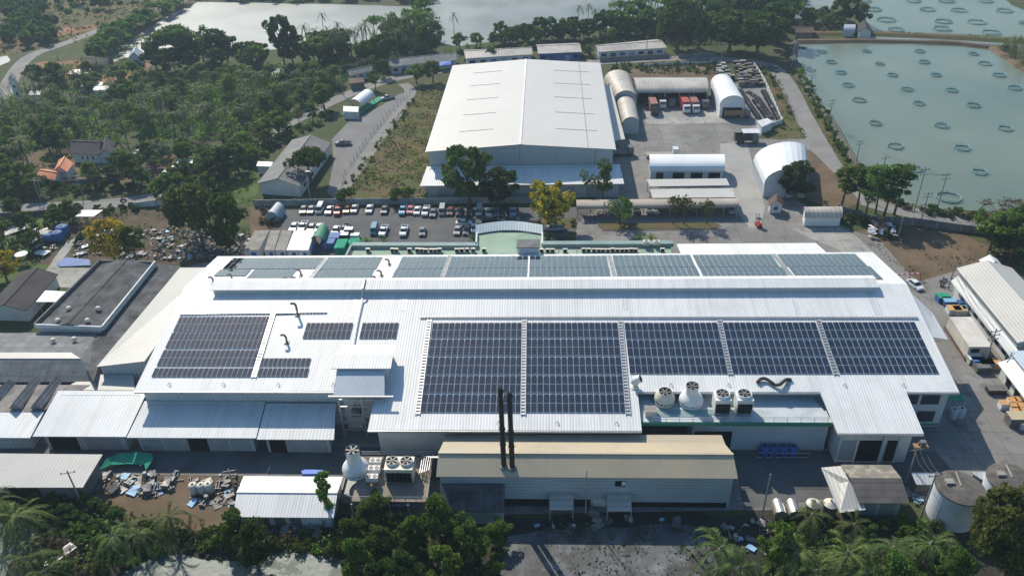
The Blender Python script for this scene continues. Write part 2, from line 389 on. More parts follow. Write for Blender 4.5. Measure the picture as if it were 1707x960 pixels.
# ================================================================== THE GROUND
patch('ground', [(-620,30),(620,30),(620,1150),(-620,1150)], 0.0, M['ground'], world=True)
def water_mat(name, c, c2, scale, rough, foam=None):
    m = bpy.data.materials.new(name); m.use_nodes = True; n = m.node_tree.nodes; L = m.node_tree.links; b = n['Principled BSDF']
    g = n.new('ShaderNodeNewGeometry')
    def nz(s, d=4):
        t = n.new('ShaderNodeTexNoise'); t.inputs['Scale'].default_value = s; t.inputs['Detail'].default_value = d
        L.new(g.outputs['Position'], t.inputs['Vector']); return t
    x = n.new('ShaderNodeMix'); x.data_type = 'RGBA'; x.inputs[6].default_value = (*c, 1); x.inputs[7].default_value = (*c2, 1)
    r = n.new('ShaderNodeMapRange'); r.inputs[1].default_value = .35; r.inputs[2].default_value = .65
    L.new(nz(scale).outputs['Fac'], r.inputs[0]); L.new(r.outputs[0], x.inputs[0]); col = x.outputs[2]
    b.inputs['Roughness'].default_value = rough; b.inputs['IOR'].default_value = 1.33
    if foam:
        t = nz(.16, 8); t.inputs['Distortion'].default_value = 1.6; t.inputs['Roughness'].default_value = .7
        rr = n.new('ShaderNodeMapRange'); rr.inputs[1].default_value = .5; rr.inputs[2].default_value = .58; L.new(t.outputs['Fac'], rr.inputs[0])
        y = n.new('ShaderNodeMix'); y.data_type = 'RGBA'; y.inputs[7].default_value = (*foam, 1)
        L.new(rr.outputs[0], y.inputs[0]); L.new(col, y.inputs[6]); col = y.outputs[2]
        ro = n.new('ShaderNodeMapRange'); ro.inputs[3].default_value = rough; ro.inputs[4].default_value = .8
        L.new(rr.outputs[0], ro.inputs[0]); L.new(ro.outputs[0], b.inputs['Roughness'])
    L.new(col, b.inputs['Base Color'])
    bp = n.new('ShaderNodeBump'); bp.inputs['Strength'].default_value = .6; bp.inputs['Distance'].default_value = .08
    t2 = nz(.9, 8); L.new(t2.outputs['Fac'], bp.inputs['Height']); L.new(bp.outputs[0], b.inputs['Normal'])
    return m
WG = water_mat('murky_green_water', (.115,.155,.12), (.16,.19,.145), .02, .2)
WS = water_mat('still_pond_water', (.13,.16,.16), (.22,.25,.25), .03, .45)
WF = water_mat('foamy_drain_water', (.05,.08,.075), (.09,.115,.10), .05, .45, foam=(.15,.17,.13))
POND_A = [(150,100),(225,62),(285,24),(330,4),(450,6),(640,10),(697,12),(690,60),(640,75),(560,72),(470,82),(430,84),(330,72),(290,78),(240,88),(190,104)]
POND_B = [(703,14),(720,2),(860,-16),(1200,-22),(1240,5),(1060,44),(960,52),(830,68),(765,78),(742,74),(700,52)]
POND_C = [(1440,-20),(1655,-12),(1690,10),(1707,18),(1760,40),(1760,66),(1600,58),(1500,55),(1450,56),(1440,30)]
POND_D = [(1331,75),(1420,73),(1520,74),(1600,78),(1650,84),(1672,96),(1700,118),(1760,150),(1800,420),(1705,352),(1620,352),(1555,348),(1510,338),(1470,318),(1440,290),(1421,262),(1400,225),(1383,196),(1361,165),(1345,138),(1329,112),(1324,98)]
POND_E = [(1322,30),(1346,6),(1352,-6),(1392,-4),(1385,14),(1350,30),(1330,33)]
POND_F = [(432,128),(448,116),(505,112),(560,110),(565,118),(520,124),(470,132)]
POND_G = [(-20,96),(12,94),(16,103),(-4,112),(-20,114)]
POND_H = [(-60,855),(0,858),(40,868),(62,885),(50,915),(25,930),(10,960),(-60,990)]
POND_I = [(205,955),(250,935),(300,925),(340,932),(400,938),(440,925),(500,922),(560,932),(600,950),(640,1010),(160,1010)]
for nme, pp, mm in (('pond_water',POND_A,WS),('pond_water',POND_B,WS),('fish_pond_water',POND_C,WG),('fish_pond_water',POND_D,WG),('pond_water',POND_E,WS),('creek_water',POND_F,WS),('creek_water',POND_G,WS),('drain_water',POND_H,WF),('drain_water',POND_I,WF)):
    patch(nme, pp, .03, mm, .9)
# fields, dirt and soil
patch('grass_field', [(745,146),(700,150),(640,215),(572,322),(575,336),(712,338),(725,250)], .02, M['field'], 1.0)
patch('dirt_plot', [(1035,112),(1190,108),(1200,140),(1010,140)], .02, M['dirt'], 1.2)
patch('dry_field', [(-30,-20),(330,-25),(300,8),(240,45),(120,75),(60,80),(-30,110)], .02, M['field'], 2)
patch('dirt_plot', [(0,60),(70,52),(190,38),(210,40),(90,62),(-10,78),(-30,70)], .035, M['redsoil'], 1)
patch('road_verge', [(1262,108),(1292,110),(1312,150),(1336,212),(1345,228),(1300,234),(1262,230),(1305,205),(1290,160)], .045, M['field'], .4)
patch('pond_bank', [(1300,66),(1328,70),(1322,98),(1345,140),(1382,198),(1420,265),(1440,292),(1420,295),(1385,245),(1345,165),(1315,110),(1300,90)], .025, M['field'], .8)
patch('pond_bank', [(1440,300),(1500,335),(1560,352),(1707,358),(1760,372),(1760,395),(1600,368),(1530,352),(1450,330)], .028, M['field'], .8)
patch('dirt_plot', [(1425,385),(1500,372),(1600,388),(1650,410),(1640,440),(1592,450),(1575,470),(1500,470),(1470,410)], .03, M['dirt'], 1.2)
patch('scrap_yard_ground', [(120,365),(200,352),(330,348),(335,375),(440,385),(420,425),(330,440),(60,440),(60,395)], .02, mat('trampled_dirt', (.12,.088,.06), (.07,.052,.035), .2, .95, stains=(.35,(.05,.07,.03),.8), bump=.8, bscale=2), 1.2)
patch('grass_field', [(-20,370),(120,352),(140,380),(110,440),(40,480),(-20,470)], .018, M['green'], 1.5)
patch('dirt_plot', [(415,345),(475,345),(472,385),(420,400)], .03, M['dirt'], 1)
patch('house_plot', [(-20,258),(110,250),(200,252),(260,256),(320,262),(330,290),(215,303),(90,318),(-20,320)], .02, M['dirt'], 1.5)
patch('house_plot', [(60,105),(130,100),(250,108),(240,130),(150,150),(60,130)], .02, M['redsoil'], 1.5)
patch('river_bank_soil', [(-60,815),(150,825),(380,850),(560,870),(800,860),(1280,850),(1480,862),(1800,870),(1800,1080),(-60,1080)], .015, mat('black_mud', (.022,.024,.018), (.045,.042,.032), .12, .9, stains=(.2,(.02,.035,.012),.7), bump=.8, bscale=1.5), 2)
patch('river_bank_soil', [(130,790),(400,785),(395,870),(330,895),(240,880),(170,860),(140,830)], .022, M['dirt'], 1.2)
patch('wet_slab', [(850,900),(900,880),(1000,872),(1090,880),(1180,890),(1210,960),(1240,1040),(780,1040),(830,960)], .03, mat('wet_cement', (.07,.078,.085), (.028,.03,.03), .16, .65, stains=(.22,(.20,.22,.235),.9), bump=1, bscale=1.2, lo=.42, hi=.56), 2)
patch('path', [(55,478),(118,395),(128,400),(100,440),(120,446),(150,447),(188,450),(150,480),(95,478)], .035, M['pale'], .4)
patch('green_plot', [(395,290),(430,282),(425,335),(360,345),(370,310)], .02, M['green'], 1)
patch('dirt_plot', [(1330,256),(1350,250),(1400,298),(1436,338),(1400,352),(1345,334)], .052, M['dirt'], .5)
# roads
strip('road', [(-60,352),(60,347),(200,338),(290,318),(350,280),(420,238),(500,196),(580,158),(660,131),(760,115),(860,108),(1000,104),(1100,99),(1180,98),(1240,103),(1285,112),(1312,140),(1335,185),(1362,235),(1392,285),(1425,325),(1480,346),(1560,362),(1640,378),(1760,405)], 6.2, .05, M['road'])
strip('country_road', [(-60,230),(0,175),(20,130),(50,95),(110,72),(200,38),(300,4),(340,-12)], [7,5], .05, M['road'])
strip('dirt_track', [(-60,90),(0,68),(70,54),(150,44)], 4, .045, M['redsoil'])
patch('gravel_lot', [(553,232),(585,200),(620,185),(665,158),(690,150),(672,180),(640,222),(612,262),(588,300),(560,332),(545,322),(556,275)], .055, M['gravel'], .5)
strip('gravel_drive', [(672,140),(684,155),(662,190),(628,235),(600,275),(570,315)], 4.2, .062, M['road'])
# the factory yards
patch('factory_yard', [(985,345),(1040,232),(1052,178),(1100,165),(1190,165),(1225,140),(1262,108),(1298,205),(1262,232),(1345,232),(1392,292),(1330,335),(1420,385),(1465,398),(1500,440),(1530,470),(1600,450),(1700,560),(1760,600),(1790,800),(1300,850),(1240,850),(600,862),(560,795),(165,790),(-60,790),(-60,700),(200,480),(330,440),(420,428),(960,430),(960,345)], .04, M['concrete'])
patch('concrete_apron', [(1068,180),(1110,172),(1200,190),(1215,205),(1078,208)], .048, M['pale'])
patch('concrete_apron', [(1318,381),(1400,380),(1425,392),(1460,425),(1440,440),(1395,415),(1345,395)], .05, M['pale'])
patch('yard_driveway', [(1200,240),(1245,238),(1262,300),(1275,345),(1268,380),(1250,380),(1225,350),(1205,300)], .048, mat('worn_drive_concrete', (.34,.33,.31), (.26,.26,.25), .12, .8))
patch('front_alley', [(-60,738),(620,745),(1240,752),(1560,752),(1600,800),(1240,850),(1230,800),(600,800),(560,792),(165,788),(-60,780)], .05, mat('alley_concrete', (.13,.13,.13), (.095,.095,.095), .1, .8, stains=(.2,(.06,.06,.065),.5)))
patch('car_park', [(478,350),(960,345),(1000,345),(962,372),(960,385),(910,405),(560,425),(430,420),(430,402),(470,378)], .055, M['asphalt'], 0)
patch('flower_bed', [(884,368),(960,364),(962,380),(940,384),(884,382)], .09, M['field'])
patch('planting_strip', [(997,378),(1000,373),(1190,372),(1199,376),(1192,382),(1005,384)], .16, M['field'])
mb = MB()
q = [at(*p) for p in [(995,378),(999,372),(1192,371),(1202,376),(1193,383.5),(1004,385.5)]]
for i in range(6): 
    a, b = q[i], q[(i+1) % 6]; d = (b-a); l = d.length; d.normalize(); n_ = Vector((-d.y, d.x, 0))
    mb.obox((a+b)/2+Vector((0,0,.1)), d*l/2, n_*.08, (0,0,.1))
tag(mb.build('planter_kerb', M['pole']), kind='structure')
# raised earth banks between the fish ponds
def bank(px, w_, h, m, name='earth_bank', label=None):
    P = [at(*p) for p in px]; mb = MB(); R = []
    for i, p in enumerate(P):
        d = (P[min(i+1, len(P)-1)]-P[max(i-1, 0)]).normalized(); nn = Vector((-d.y, d.x, 0))
        k = 1+.25*noise.noise(p*.07)
        R.append([p-nn*w_*.5*k, p-nn*w_*.22+Vector((0,0,h*k)), p+nn*w_*.22+Vector((0,0,h*k)), p+nn*w_*.5*k])
    for i in range(len(P)-1):
        for j in range(3): mb.quad(R[i][j], R[i+1][j], R[i+1][j+1], R[i][j+1])
    return tag(mb.build(name, m), kind='structure')
def dense(px, k=6):
    o = []
    for a, b in zip(px, px[1:]): o += [(a[0]+(b[0]-a[0])*i/k, a[1]+(b[1]-a[1])*i/k) for i in range(k)]
    return o+[px[-1]]
bank(dense([(1335,57),(1450,57),(1600,63),(1707,70),(1780,74)]), 7, .9, M['field'])
bank(dense([(1328,71),(1420,70),(1520,71),(1600,74),(1652,80),(1680,97),(1710,118),(1770,150)]), 4.5, 1.0, M['dirt'])
bank(dense([(1326,72),(1322,98),(1343,140),(1360,168),(1382,198),(1420,263),(1438,290),(1470,318)]), 3.2, .9, mat('muddy_bank', (.09,.085,.075), (.13,.12,.10), .3, .9))
strip('channel_water', [(1440,63),(1520,66),(1600,70),(1700,76)], 3.0, .05, WS)
# ================================================================== BUILDING KIT
def lerp(a, b, t): return Vector(a).lerp(Vector(b), t)
def inset(q, d):
    """move the corners of a convex quad inwards by d (plan view)"""
    n = len(q); out = []
    cx = sum(p[0] for p in q)/n; cy = sum(p[1] for p in q)/n
    for i in range(n):
        p = Vector(q[i]); a = Vector(q[i-1]); b = Vector(q[(i+1) % n])
        u = (a-p); u.z = 0; u.normalize(); v = (b-p); v.z = 0; v.normalize()
        out.append(p+(u+v)*d)
    return out
def opening(parent, name, m, P, Q, t0, t1, z0, z1, proud=.05, label=None):
    P = Vector((P[0], P[1], 0)); Q = Vector((Q[0], Q[1], 0)); d = (Q-P); n = Vector((d.y, -d.x, 0)).normalized()
    a = P.lerp(Q, t0); b = P.lerp(Q, t1); c = (a+b)/2+n*(proud-.05); c.z = (z0+z1)/2
    mb = MB(); mb.obox(c, (b-a)/2, n*.05, (0, 0, (z1-z0)/2)); return mb.build(name, m, parent, label=label)
def base(q): 
    c = Vector((0,0,0))
    for p in q: c += Vector((p[0], p[1], 0))
    return c/len(q)
def gable(name, label, cat, q, zr, roofm, wallm, axis='x', z0=0.0, over=.5, rt=.5, th=.14, walls=True, posts=False, group=None):
    """q: roof eave corners front-left, front-right, rear-right, rear-left"""
    A, B, C, D = [Vector(p) for p in q]; t = thing(name, label, cat, base(q), group)
    if axis == 'y': A, B, C, D = B, C, D, A
    m1 = A.lerp(D, rt); m2 = B.lerp(C, rt); m1.z = m2.z = zr
    mb = MB(); mb.slab([A, B, m2, m1], th); mb.slab([m1, m2, C, D], th)
    d_ = (m2-m1).normalized(); mb.obox((m1+m2)/2+Vector((0,0,.05)), (m2-m1)/2, Vector((-d_.y, d_.x, 0))*.22, (0,0,.05))
    mb.build('roof', roofm, t)
    a, b, c, d = inset([A, B, C, D], over)
    if walls:
        n1 = a.lerp(d, rt); n2 = b.lerp(c, rt); drop = th+.02
        def zat(p, e0, e1): return None
        for p in (a, b, c, d): p.z -= drop
        n1.z = n2.z = zr-drop-.02
        mb = MB(); g = lambda p: (p.x, p.y, z0)
        mb.quad(g(a), g(b), b, a); mb.quad(g(c), g(d), d, c)
        mb.poly([g(b), g(c), c, n2, b]); mb.poly([g(d), g(a), a, n1, d])
        mb.build('wall', wallm, t)
    if posts:
        post_parts(t, [a, b, c, d], posts, z0)
    t['_q'] = 0; del t['_q']
    return t, (a, b, c, d)
def post_parts(t, q, n, z0=0.0, r=.09, m=None, sides=(0, 2)):
    a, b, c, d = q
    for s_, (p, r_) in enumerate(((a, b), (c, d))):
        for i in range(n):
            x = p.lerp(r_, i/(n-1)); mb = MB(); mb.box(x.x, x.y, z0, r*2, r*2, x.z-z0-.05); mb.build('post', m or M['steel'], t)
def vault(name, label, cat, q, zt, roofm, wallm, axis='x', over=.3, n=12, front=True, rear=True, ends=True, posts=0, th=.1, group=None, ebase=0.0):
    """arched roof; q = eave corners FL FR RR RL; arch spans A..D and runs A->B ('x') or the other way ('y')"""
    A, B, C, D = [Vector(p) for p in q]; t = thing(name, label, cat, base(q), group)
    if axis == 'y': A, B, C, D = B, C, D, A
    def arc(P, Q, dz=0.0, k=1.0):
        o = []
        for i in range(n+1):
            a = math.pi*i/n; p = P.lerp(Q, .5-.5*math.cos(a)*k); p.z = P.z+(zt-P.z)*math.sin(a)**.85+dz; o.append(p)
        return o
    mb = MB(); U1, U2 = arc(A, D), arc(B, C); L1, L2 = arc(A, D, -th), arc(B, C, -th)
    for i in range(n):
        mb.quad(U1[i], U2[i], U2[i+1], U1[i+1]); mb.quad(L1[i], L1[i+1], L2[i+1], L2[i])
        mb.quad(U1[i], U1[i+1], L1[i+1], L1[i]); mb.quad(U2[i], L2[i], L2[i+1], U2[i+1])
    mb.quad(U1[0], L1[0], L2[0], U2[0]); mb.quad(U1[n], U2[n], L2[n], L1[n]); mb.build('roof', roofm, t)
    a, b, c, d = inset([A, B, C, D], over); w = MB(); g = lambda p: Vector((p.x, p.y, 0)); any_ = False
    if front: w.quad(g(a), g(b), b, a); any_ = True
    if rear: w.quad(g(c), g(d), d, c); any_ = True
    if ends:
        for P, Q, rv in ((a, d, True), (b, c, False)):
            if ends in ('left', 'front') and not rv and axis == 'x': continue
            pp = [g(P)]+[x-Vector((0,0,th)) for x in arc(P, Q)]+[g(Q)]
            pp = [p if p.z >= 0 else Vector((p.x, p.y, 0)) for p in pp]
            if rv: pp.reverse()
            if ebase and rv == (axis == 'y'):
                pass
            w.poly(pp); any_ = True
    if any_: w.build('wall', wallm, t)
    if posts: post_parts(t, (a, b, c, d), posts)
    return t, (a, b, c, d)
def mono(name, label, cat, q, roofm, wallm=None, posts=0, over=.3, th=.12, group=None, z0=0.0):
    t = thing(name, label, cat, base(q), group); mb = MB(); mb.slab(q, th); mb.build('roof', roofm, t)
    a, b, c, d = inset(q, over)
    if wallm:
        w = MB(); g = lambda p: (p.x, p.y, z0); u = lambda p: (p.x, p.y, p.z-th-.01)
        for p, r in ((a, b), (b, c), (c, d), (d, a)): w.quad(g(p), g(r), u(r), u(p))
        w.build('wall', wallm, t)
    if posts: post_parts(t, [Vector((p.x, p.y, p.z-th)) for p in (a, b, c, d)], posts, z0)
    return t, (a, b, c, d)
def Q(z, *px): return [at(p[0], p[1], p[2] if len(p) > 2 else z) for p in px]

# ================================================================== THE SOLAR ROOFED FACTORY
FX0, FX1, FY0, FYR, FY1 = -74.0, 69.6, 108.2, 135.0, 152.6
SL = .179; ZE = 9.0; ZR = ZE+(FYR-FY0)*SL
zF = lambda y: ZE+(y-FY0)*SL
zB = lambda y: ZR-(y-FYR)*SL
aF = lambda x, y: onplane(x, y, ZE, FY0, SL)
aB = lambda x, y: onplane(x, y, ZR, FYR, -SL)
fac = thing('factory_hall', 'huge white ribbed metal factory roof carrying all the solar panels', 'factory', (0, 130, 0))
F = lambda x, y: Vector((x, y, zF(y))); Bk = lambda x, y: Vector((x, y, zB(y)))
ml, mr = aF(613,716), aF(1070,719); rl, rr = aF(1397,722), aF(1545,722)
rtl = aF(1366,650)
mb = MB(); mb.slab([F(FX0,FY0), F(FX1,FY0), F(FX1,FYR), F(FX0,FYR)], .25); mb.build('roof', M['white_roof'], fac, label='front slope of the white ribbed metal roof')
mb = MB(); mb.slab([Bk(FX0,FYR), Bk(FX1,FYR), Bk(FX1,FY1), Bk(FX0,FY1)], .25)
e0, e1 = aB(1128,406), aB(1360,405); mb.slab([Bk(e0.x,FY1), Bk(aB(1378,421).x,FY1), Bk(e1.x,e1.y), Bk(e0.x,e1.y)], .25)
mb.build('roof', M['white_roof'], fac, label='rear slope of the white ribbed metal roof')
mb = MB(); mb.slab([F(ml.x,ml.y), F(mr.x,ml.y), F(mr.x,FY0), F(ml.x,FY0)], .25); mb.build('roof_extension', M['white_roof'], fac)
mb = MB(); mb.slab([F(rl.x,rl.y), F(rr.x-.5,rl.y), F(rr.x-.5,FY0), F(rtl.x,FY0)], .25); mb.build('roof_extension', M['white_roof'], fac, label='lower white roof at the right end')
s0, s1, s2, s3 = at(1530,510,9.6), at(1553,527,8.8), at(1579,571,8.2), at(1566,573,9.2)
mb = MB(); mb.slab([Vector((FX1+.02,s3.y,zF(s3.y)-.6)), Vector((s2.x,s2.y,8.9)), Vector((s1.x,s1.y,9.6)), Vector((FX1+.02,s0.y+1,zF(s0.y)-.6))], .2); mb.build('side_awning', M['white_roof'], fac)
# raised ridge vent
vy0, vy1 = FYR-2.4, FYR+1.6; vx0, vx1 = at(343,490,15.0).x, at(1472,484,15.0).x
mb = MB()
mb.slab([(vx0,vy0,ZR+.75), (vx1,vy0,ZR+.75), (vx1,FYR,ZR+1.35), (vx0,FYR,ZR+1.35)], .15)
mb.slab([(vx0,FYR,ZR+1.35), (vx1,FYR,ZR+1.35), (vx1,vy1,ZR+.95), (vx0,vy1,ZR+.95)], .15); rv = mb.build('ridge_vent', M['white_roof'], fac)
mb = MB(); mb.box((vx0+vx1)/2, vy0+.5, zF(vy0+.5)-.1, vx1-vx0-.8, .12, ZR+.8-.2-zF(vy0+.5)); mb.build('louvre', M['bwall'], rv)
mb = MB(); mb.box((vx0+vx1)/2, vy1-.4, ZR-.4, vx1-vx0-.8, .12, 1.2); mb.build('louvre', M['bwall'], rv)
# walls
mb = MB(); wx0, wx1 = FX0+.8, FX1-.8
mb.prism([(wx0,FY0+1.3), (wx1,FY0+1.3), (wx1,FY1-.6), (wx0,FY1-.6)], 0, 8.7)
for x in (wx0, wx1-.1): mb.poly([(x+.05,FY0+1.3,8.7), (x+.05,FYR,ZR-.3), (x+.05,FY1-.6,10.0), (x+.05,FY1-.6,8.7)])
mb.quad((wx0,FY1-.6,8.7), (wx1,FY1-.6,8.7), (wx1,FY1-.6,10.1), (wx0,FY1-.6,10.1))
mb.build('wall', M['bwall'], fac)
mb = MB(); mb.prism([(ml.x+1.2,ml.y+1.6), (mr.x-.6,ml.y+1.6), (mr.x-.6,FY0+1.2), (ml.x+1.2,FY0+1.2)], 0, 6.7); mb.build('wall', M['wall'], fac, label='white wall under the front roof extension')
W0, W1 = (rl.x+1.0, rl.y+1.0), (rr.x-1.6, rl.y+1.0)
mb = MB(); mb.prism([W0, W1, (W1[0],FY0+1.2), (W0[0],FY0+1.2)], 0, 6.6); mb.build('wall', M['wall'], fac, label='white plastered end wall with shutters')
for t0, t1, mm, nn, lb in ((.03,.24,'shutter','door',None), (.27,.60,'blk','doorway','dark open loading doorway'), (.68,.82,'blk','doorway',None)):
    opening(fac, nn, M[mm], W0, W1, t0, t1, .6 if nn == 'door' else .3, 5.0, .07, lb)
for t0 in (.0, .25, .61, .83): opening(fac, 'pilaster', M['wall'], W0, W1, t0, t0+.025, 0, 6.4, .2)
G0, G1 = (rr.x-1.6, FY0+1.3), (wx1, FY0+1.3)
for z0, z1, mm in ((1.2,3.6,'glass'), (5.2,7.6,'glass')):
    for t0 in (.12, .52): opening(fac, 'window', M[mm], G0, G1, t0, t0+.34, z0, z1, .06)
opening(fac, 'trim_band', M['tealfoot'], G0, G1, 0, 1, .3, .8, .08)
H0, H1 = (wx1, FY0+1.3), (wx1, FY1-.6)
for i in range(9): opening(fac, 'window', M['glass'], H0, H1, .05+i*.105, .05+i*.105+.06, 4.5, 6.2, .06)
for i in range(15):
    x = FX0+6+i*9.9
    if -36 < x < -17: continue
    y = (FY0 if not (ml.x < x < mr.x) else ml.y)+1.3
    mb = MB(); z = zF(y)
    for dx, dy in ((-.35,0), (.35,0), (0,.4)): mb.tube([(x+dx,y+dy,z), (x,y+.1,z+.55)], .04, 4)
    mb.build('lifeline_anchor', M['dsteel'], fac)
# gutter edge along the eaves
for x0, x1, y in ((FX0,-33.2,FY0), (mr.x,rtl.x,FY0), (ml.x,mr.x,ml.y), (rl.x,rr.x-.5,rl.y), (rr.x-.5,FX1,FY0)):
    mb = MB(); mb.box((x0+x1)/2, y-.12, zF(y)-.42, x1-x0, .2, .34); mb.build('gutter', M['steel'], fac)
for x, y, l_, w_ in ((590,512,6,1.0),(672,506,4,1.2),(1041,504,4,1.2),(1325,508,5,1.0),(1457,506,6,1.6),(650,575,5,1.0),(480,548,7,1.4),(1300,640,2,1.5)):
    p = aF(x,y); mb = MB(); mb.slab([F(p.x-w_/2,p.y-l_/2)+Vector((0,0,.03)), F(p.x+w_/2,p.y-l_/2)+Vector((0,0,.03)), F(p.x+w_/2,p.y+l_/2)+Vector((0,0,.03)), F(p.x-w_/2,p.y+l_/2)+Vector((0,0,.03))], .05); mb.build('patch_sheet', M['white_roof2'], fac)
# walkways of grating between the panel blocks
def walkway(p, q, w_, f):
    mb = MB(); d = (q-p); l = d.length; d.normalize(); n_ = Vector((-d.y,d.x,0)).normalized(); up = d.cross(n_); up = up if up.z > 0 else -up
    for s_ in (-1, 1): mb.obox((p+q)/2+n_*s_*w_*.5+up*.2, d*l/2, n_*.05, up*.06)
    k = int(l/.7)
    for i in range(k): mb.obox(p+d*(i+.5)*l/k+up*.16, d*.2, n_*w_*.46, up*.03)
    return mb.build('walkway', M['steel'], fac)
for a, b, f in (((874,533),(872,693),aF), ((1034,535),(1047,692),aF), ((1199,533),(1218,626),aF), ((1363,533),(1394,626),aF), ((716,533),(696,692),aF), ((457,520),(423,630),aF), ((668,533),(668,537),aF),
                ((546,430),(512,472),aB), ((751,427),(735,470),aB), ((1015,426),(1026,469),aB), ((1288,424),(1325,468),aB)):
    if abs(a[1]-b[1]) < 8: continue
    p, q_ = f(*a), f(*b); walkway(p, q_, .8, f)
for a, b in (((300,524),(545,521)), ((700,530),(1530,531)), ((455,523),(500,522))): walkway(aF(*a), aF(*b), .3, aF)
for i, (a, b) in enumerate((((610,470),(604,486)), ((604,486),(584,580)))):
    f = aB if i == 0 else aF
pp = [aB(612,468)+Vector((0,0,.4)), Vector((aF(607,490).x, FYR, ZR+1.6)), Vector((aF(606,492).x, vy0-.2, ZR+1.0)), aF(604,502)+Vector((0,0,.5)), aF(597,532)+Vector((0,0,.5)), aF(588,580)+Vector((0,0,.5))]
mb = MB(); mb.tube(pp, .16, 6); mb.build('roof_pipe', M['steel'], fac)
# goose-neck vents
def goose(p, h, s_=1.0):
    t = MB(); pts = [(p.x,p.y,p.z-.1), (p.x,p.y,p.z+h*.8)]
    for i in range(1, 7):
        a = math.pi*.72*i/6; pts.append((p.x-.8*s_*(1-math.cos(a)), p.y+.1*s_*i/6, p.z+h*.8+.8*s_*math.sin(a)))
    t.tube(pts, .30*s_, 8); t.box(p.x, p.y, p.z-.05, 1.2*s_, 1.2*s_, .16); t.build('vent_pipe', M['dsteel'], fac)
for x, y in ((356,471),(387,466),(502,459),(494,471),(481,472),(649,441),(636,460),(627,470)): goose(aB(x,y), 1.0, .62)
goose(aF(496.5,525), 2.6, .75); goose(aF(478.5,571), 1.5, .7)

# ------------------------------------------------------------------ solar tables
def panel_proto(w_, l_):
    mb = MB(); mb.cur = 0; mb.obox((w_/2, l_/2, 0), (w_/2-.012,0,0), (0,l_/2-.012,0), (0,0,.02))
    mb.cur = 1
    mb.obox((w_/2, l_/2, .02), (w_/2-.04,0,0), (0,l_/2-.04,0), (0,0,.006))
    me_o = mb.build('solar_panel', [M['frame'], SOLAR]); return me_o.data, me_o
SOLAR = bpy.data.materials.new('solar_glass'); SOLAR.use_nodes = True
_n = SOLAR.node_tree.nodes; _b = _n['Principled BSDF']; _oi = _n.new('ShaderNodeObjectInfo'); _cr = _n.new('ShaderNodeMix'); _cr.data_type = 'RGBA'
_cr.inputs[6].default_value = (.004,.007,.016,1); _cr.inputs[7].default_value = (.009,.014,.03,1)
SOLAR.node_tree.links.new(_oi.outputs['Random'], _cr.inputs[0]); SOLAR.node_tree.links.new(_cr.outputs[2], _b.inputs['Base Color'])
_b.inputs['Roughness'].default_value = .04; _b.inputs['IOR'].default_value = 1.6; _b.inputs['Coat Weight'].default_value = .85; _b.inputs['Coat IOR'].default_value = 1.6; _b.inputs['Coat Roughness'].default_value = .03; _b.inputs['Coat Tint'].default_value = (1,.98,.95,1)
PANELS = 0; prng = random.Random(9)
def solar(label, lt, rt_, lb, rb, y0, y1, ncol, nrow, f, skip=None, group='solar panel tables on the factory roof'):
    """lt.. corner pixels of the whole block, y0 y1 fractions down the block"""
    global PANELS
    fl = lambda a, b, t: (a[0]+(b[0]-a[0])*t, a[1]+(b[1]-a[1])*t)
    TL, TR, BL, BR = f(*fl(lt,lb,y0)), f(*fl(rt_,rb,y0)), f(*fl(lt,lb,y1)), f(*fl(rt_,rb,y1))
    x0 = (TL.x+BL.x)/2; x1 = (TR.x+BR.x)/2; ya = (BL.y+BR.y)/2; yb = (TL.y+TR.y)/2
    s = SL if f is aF else -SL; zf = zF if f is aF else zB
    pw = (x1-x0)/ncol; co = math.hypot(1, s); pl = (yb-ya)*co/nrow
    t = thing('solar_panel_table', label, 'solar panels', (x0, ya, zf(ya)), group); t.rotation_euler = (math.atan(s), 0, 0)
    me, first = panel_proto(pw-.03, pl-.06)
    mb = MB()
    for i in range(nrow):
        for k in (.25, .75): mb.obox(((x1-x0)/2, (i+k)*pl, .09), ((x1-x0)/2-.1,0,0), (0,.03,0), (0,0,.03))
    OFF[t.name] = Vector((0,0,0)); mb.build('rail', M['steel'], t); OFF[t.name] = t.location.copy()
    for j in range(nrow):
        for i in range(ncol):
            if first: o, first = first, None
            else: o = bpy.data.objects.new('solar_panel', me); COL.objects.link(o)
            o.parent = t; o.location = (i*pw+.015, j*pl+.03, .15); o.rotation_euler = (prng.uniform(-.006,.006), prng.uniform(-.006,.006), 0); PANELS += 1
    return t
B1 = ((721.4,538.4),(871,538),(700,690),(869.6,690)); B2 = ((877,538),(1029,538),(874,690),(1044.6,690))
B3 = ((1040,538),(1195,538),(1050,625),(1214,625.4)); B4 = ((1203,538),(1359,537),(1222,625.5),(1388,625)); B5 = ((1367,537),(1524,537),(1399.7,625),(1566,625))
five = [0,.178,.376,.58,.785,1]; rowsn = ['top', 'second', 'middle', 'fourth', 'bottom']
for nm, B in (('the large block left of the twin chimneys', B1), ('the large block right of the twin chimneys', B2)):
    for k in range(5): solar('%s double row of dark solar panels in %s' % (rowsn[k], nm), *B, five[k]+.003, five[k+1]-.012, 16, 2, aF)
for nm, B in (('the block above the cooling towers', B3), ('the block second from the right edge', B4), ('the block nearest the right edge', B5)):
    for k in range(3): solar('%s double row of solar panels in %s' % (('top','middle','bottom')[k], nm), *B, k/3+.005, (k+1)/3-.018, 16, 2, aF)
BL_ = ((300.3,528.4),(453,528.4),(252,628.9),(419,628.9))
for k, (a, b, r_) in enumerate(((0,.247,2), (.262,.525,2), (.55,.82,2), (.85,1,1))):
    solar('%s table of panels in the block at the left end of the front roof' % ('top', 'second', 'third', 'bottom single-row')[k], *BL_, a, b, 20, r_, aF)
solar('small ten-column table of black solar panels just below the tall bent vent pipe', (511.8,538.7),(588.8,538.7),(504.5,565),(583.5,565), 0, 1, 10, 2, aF)
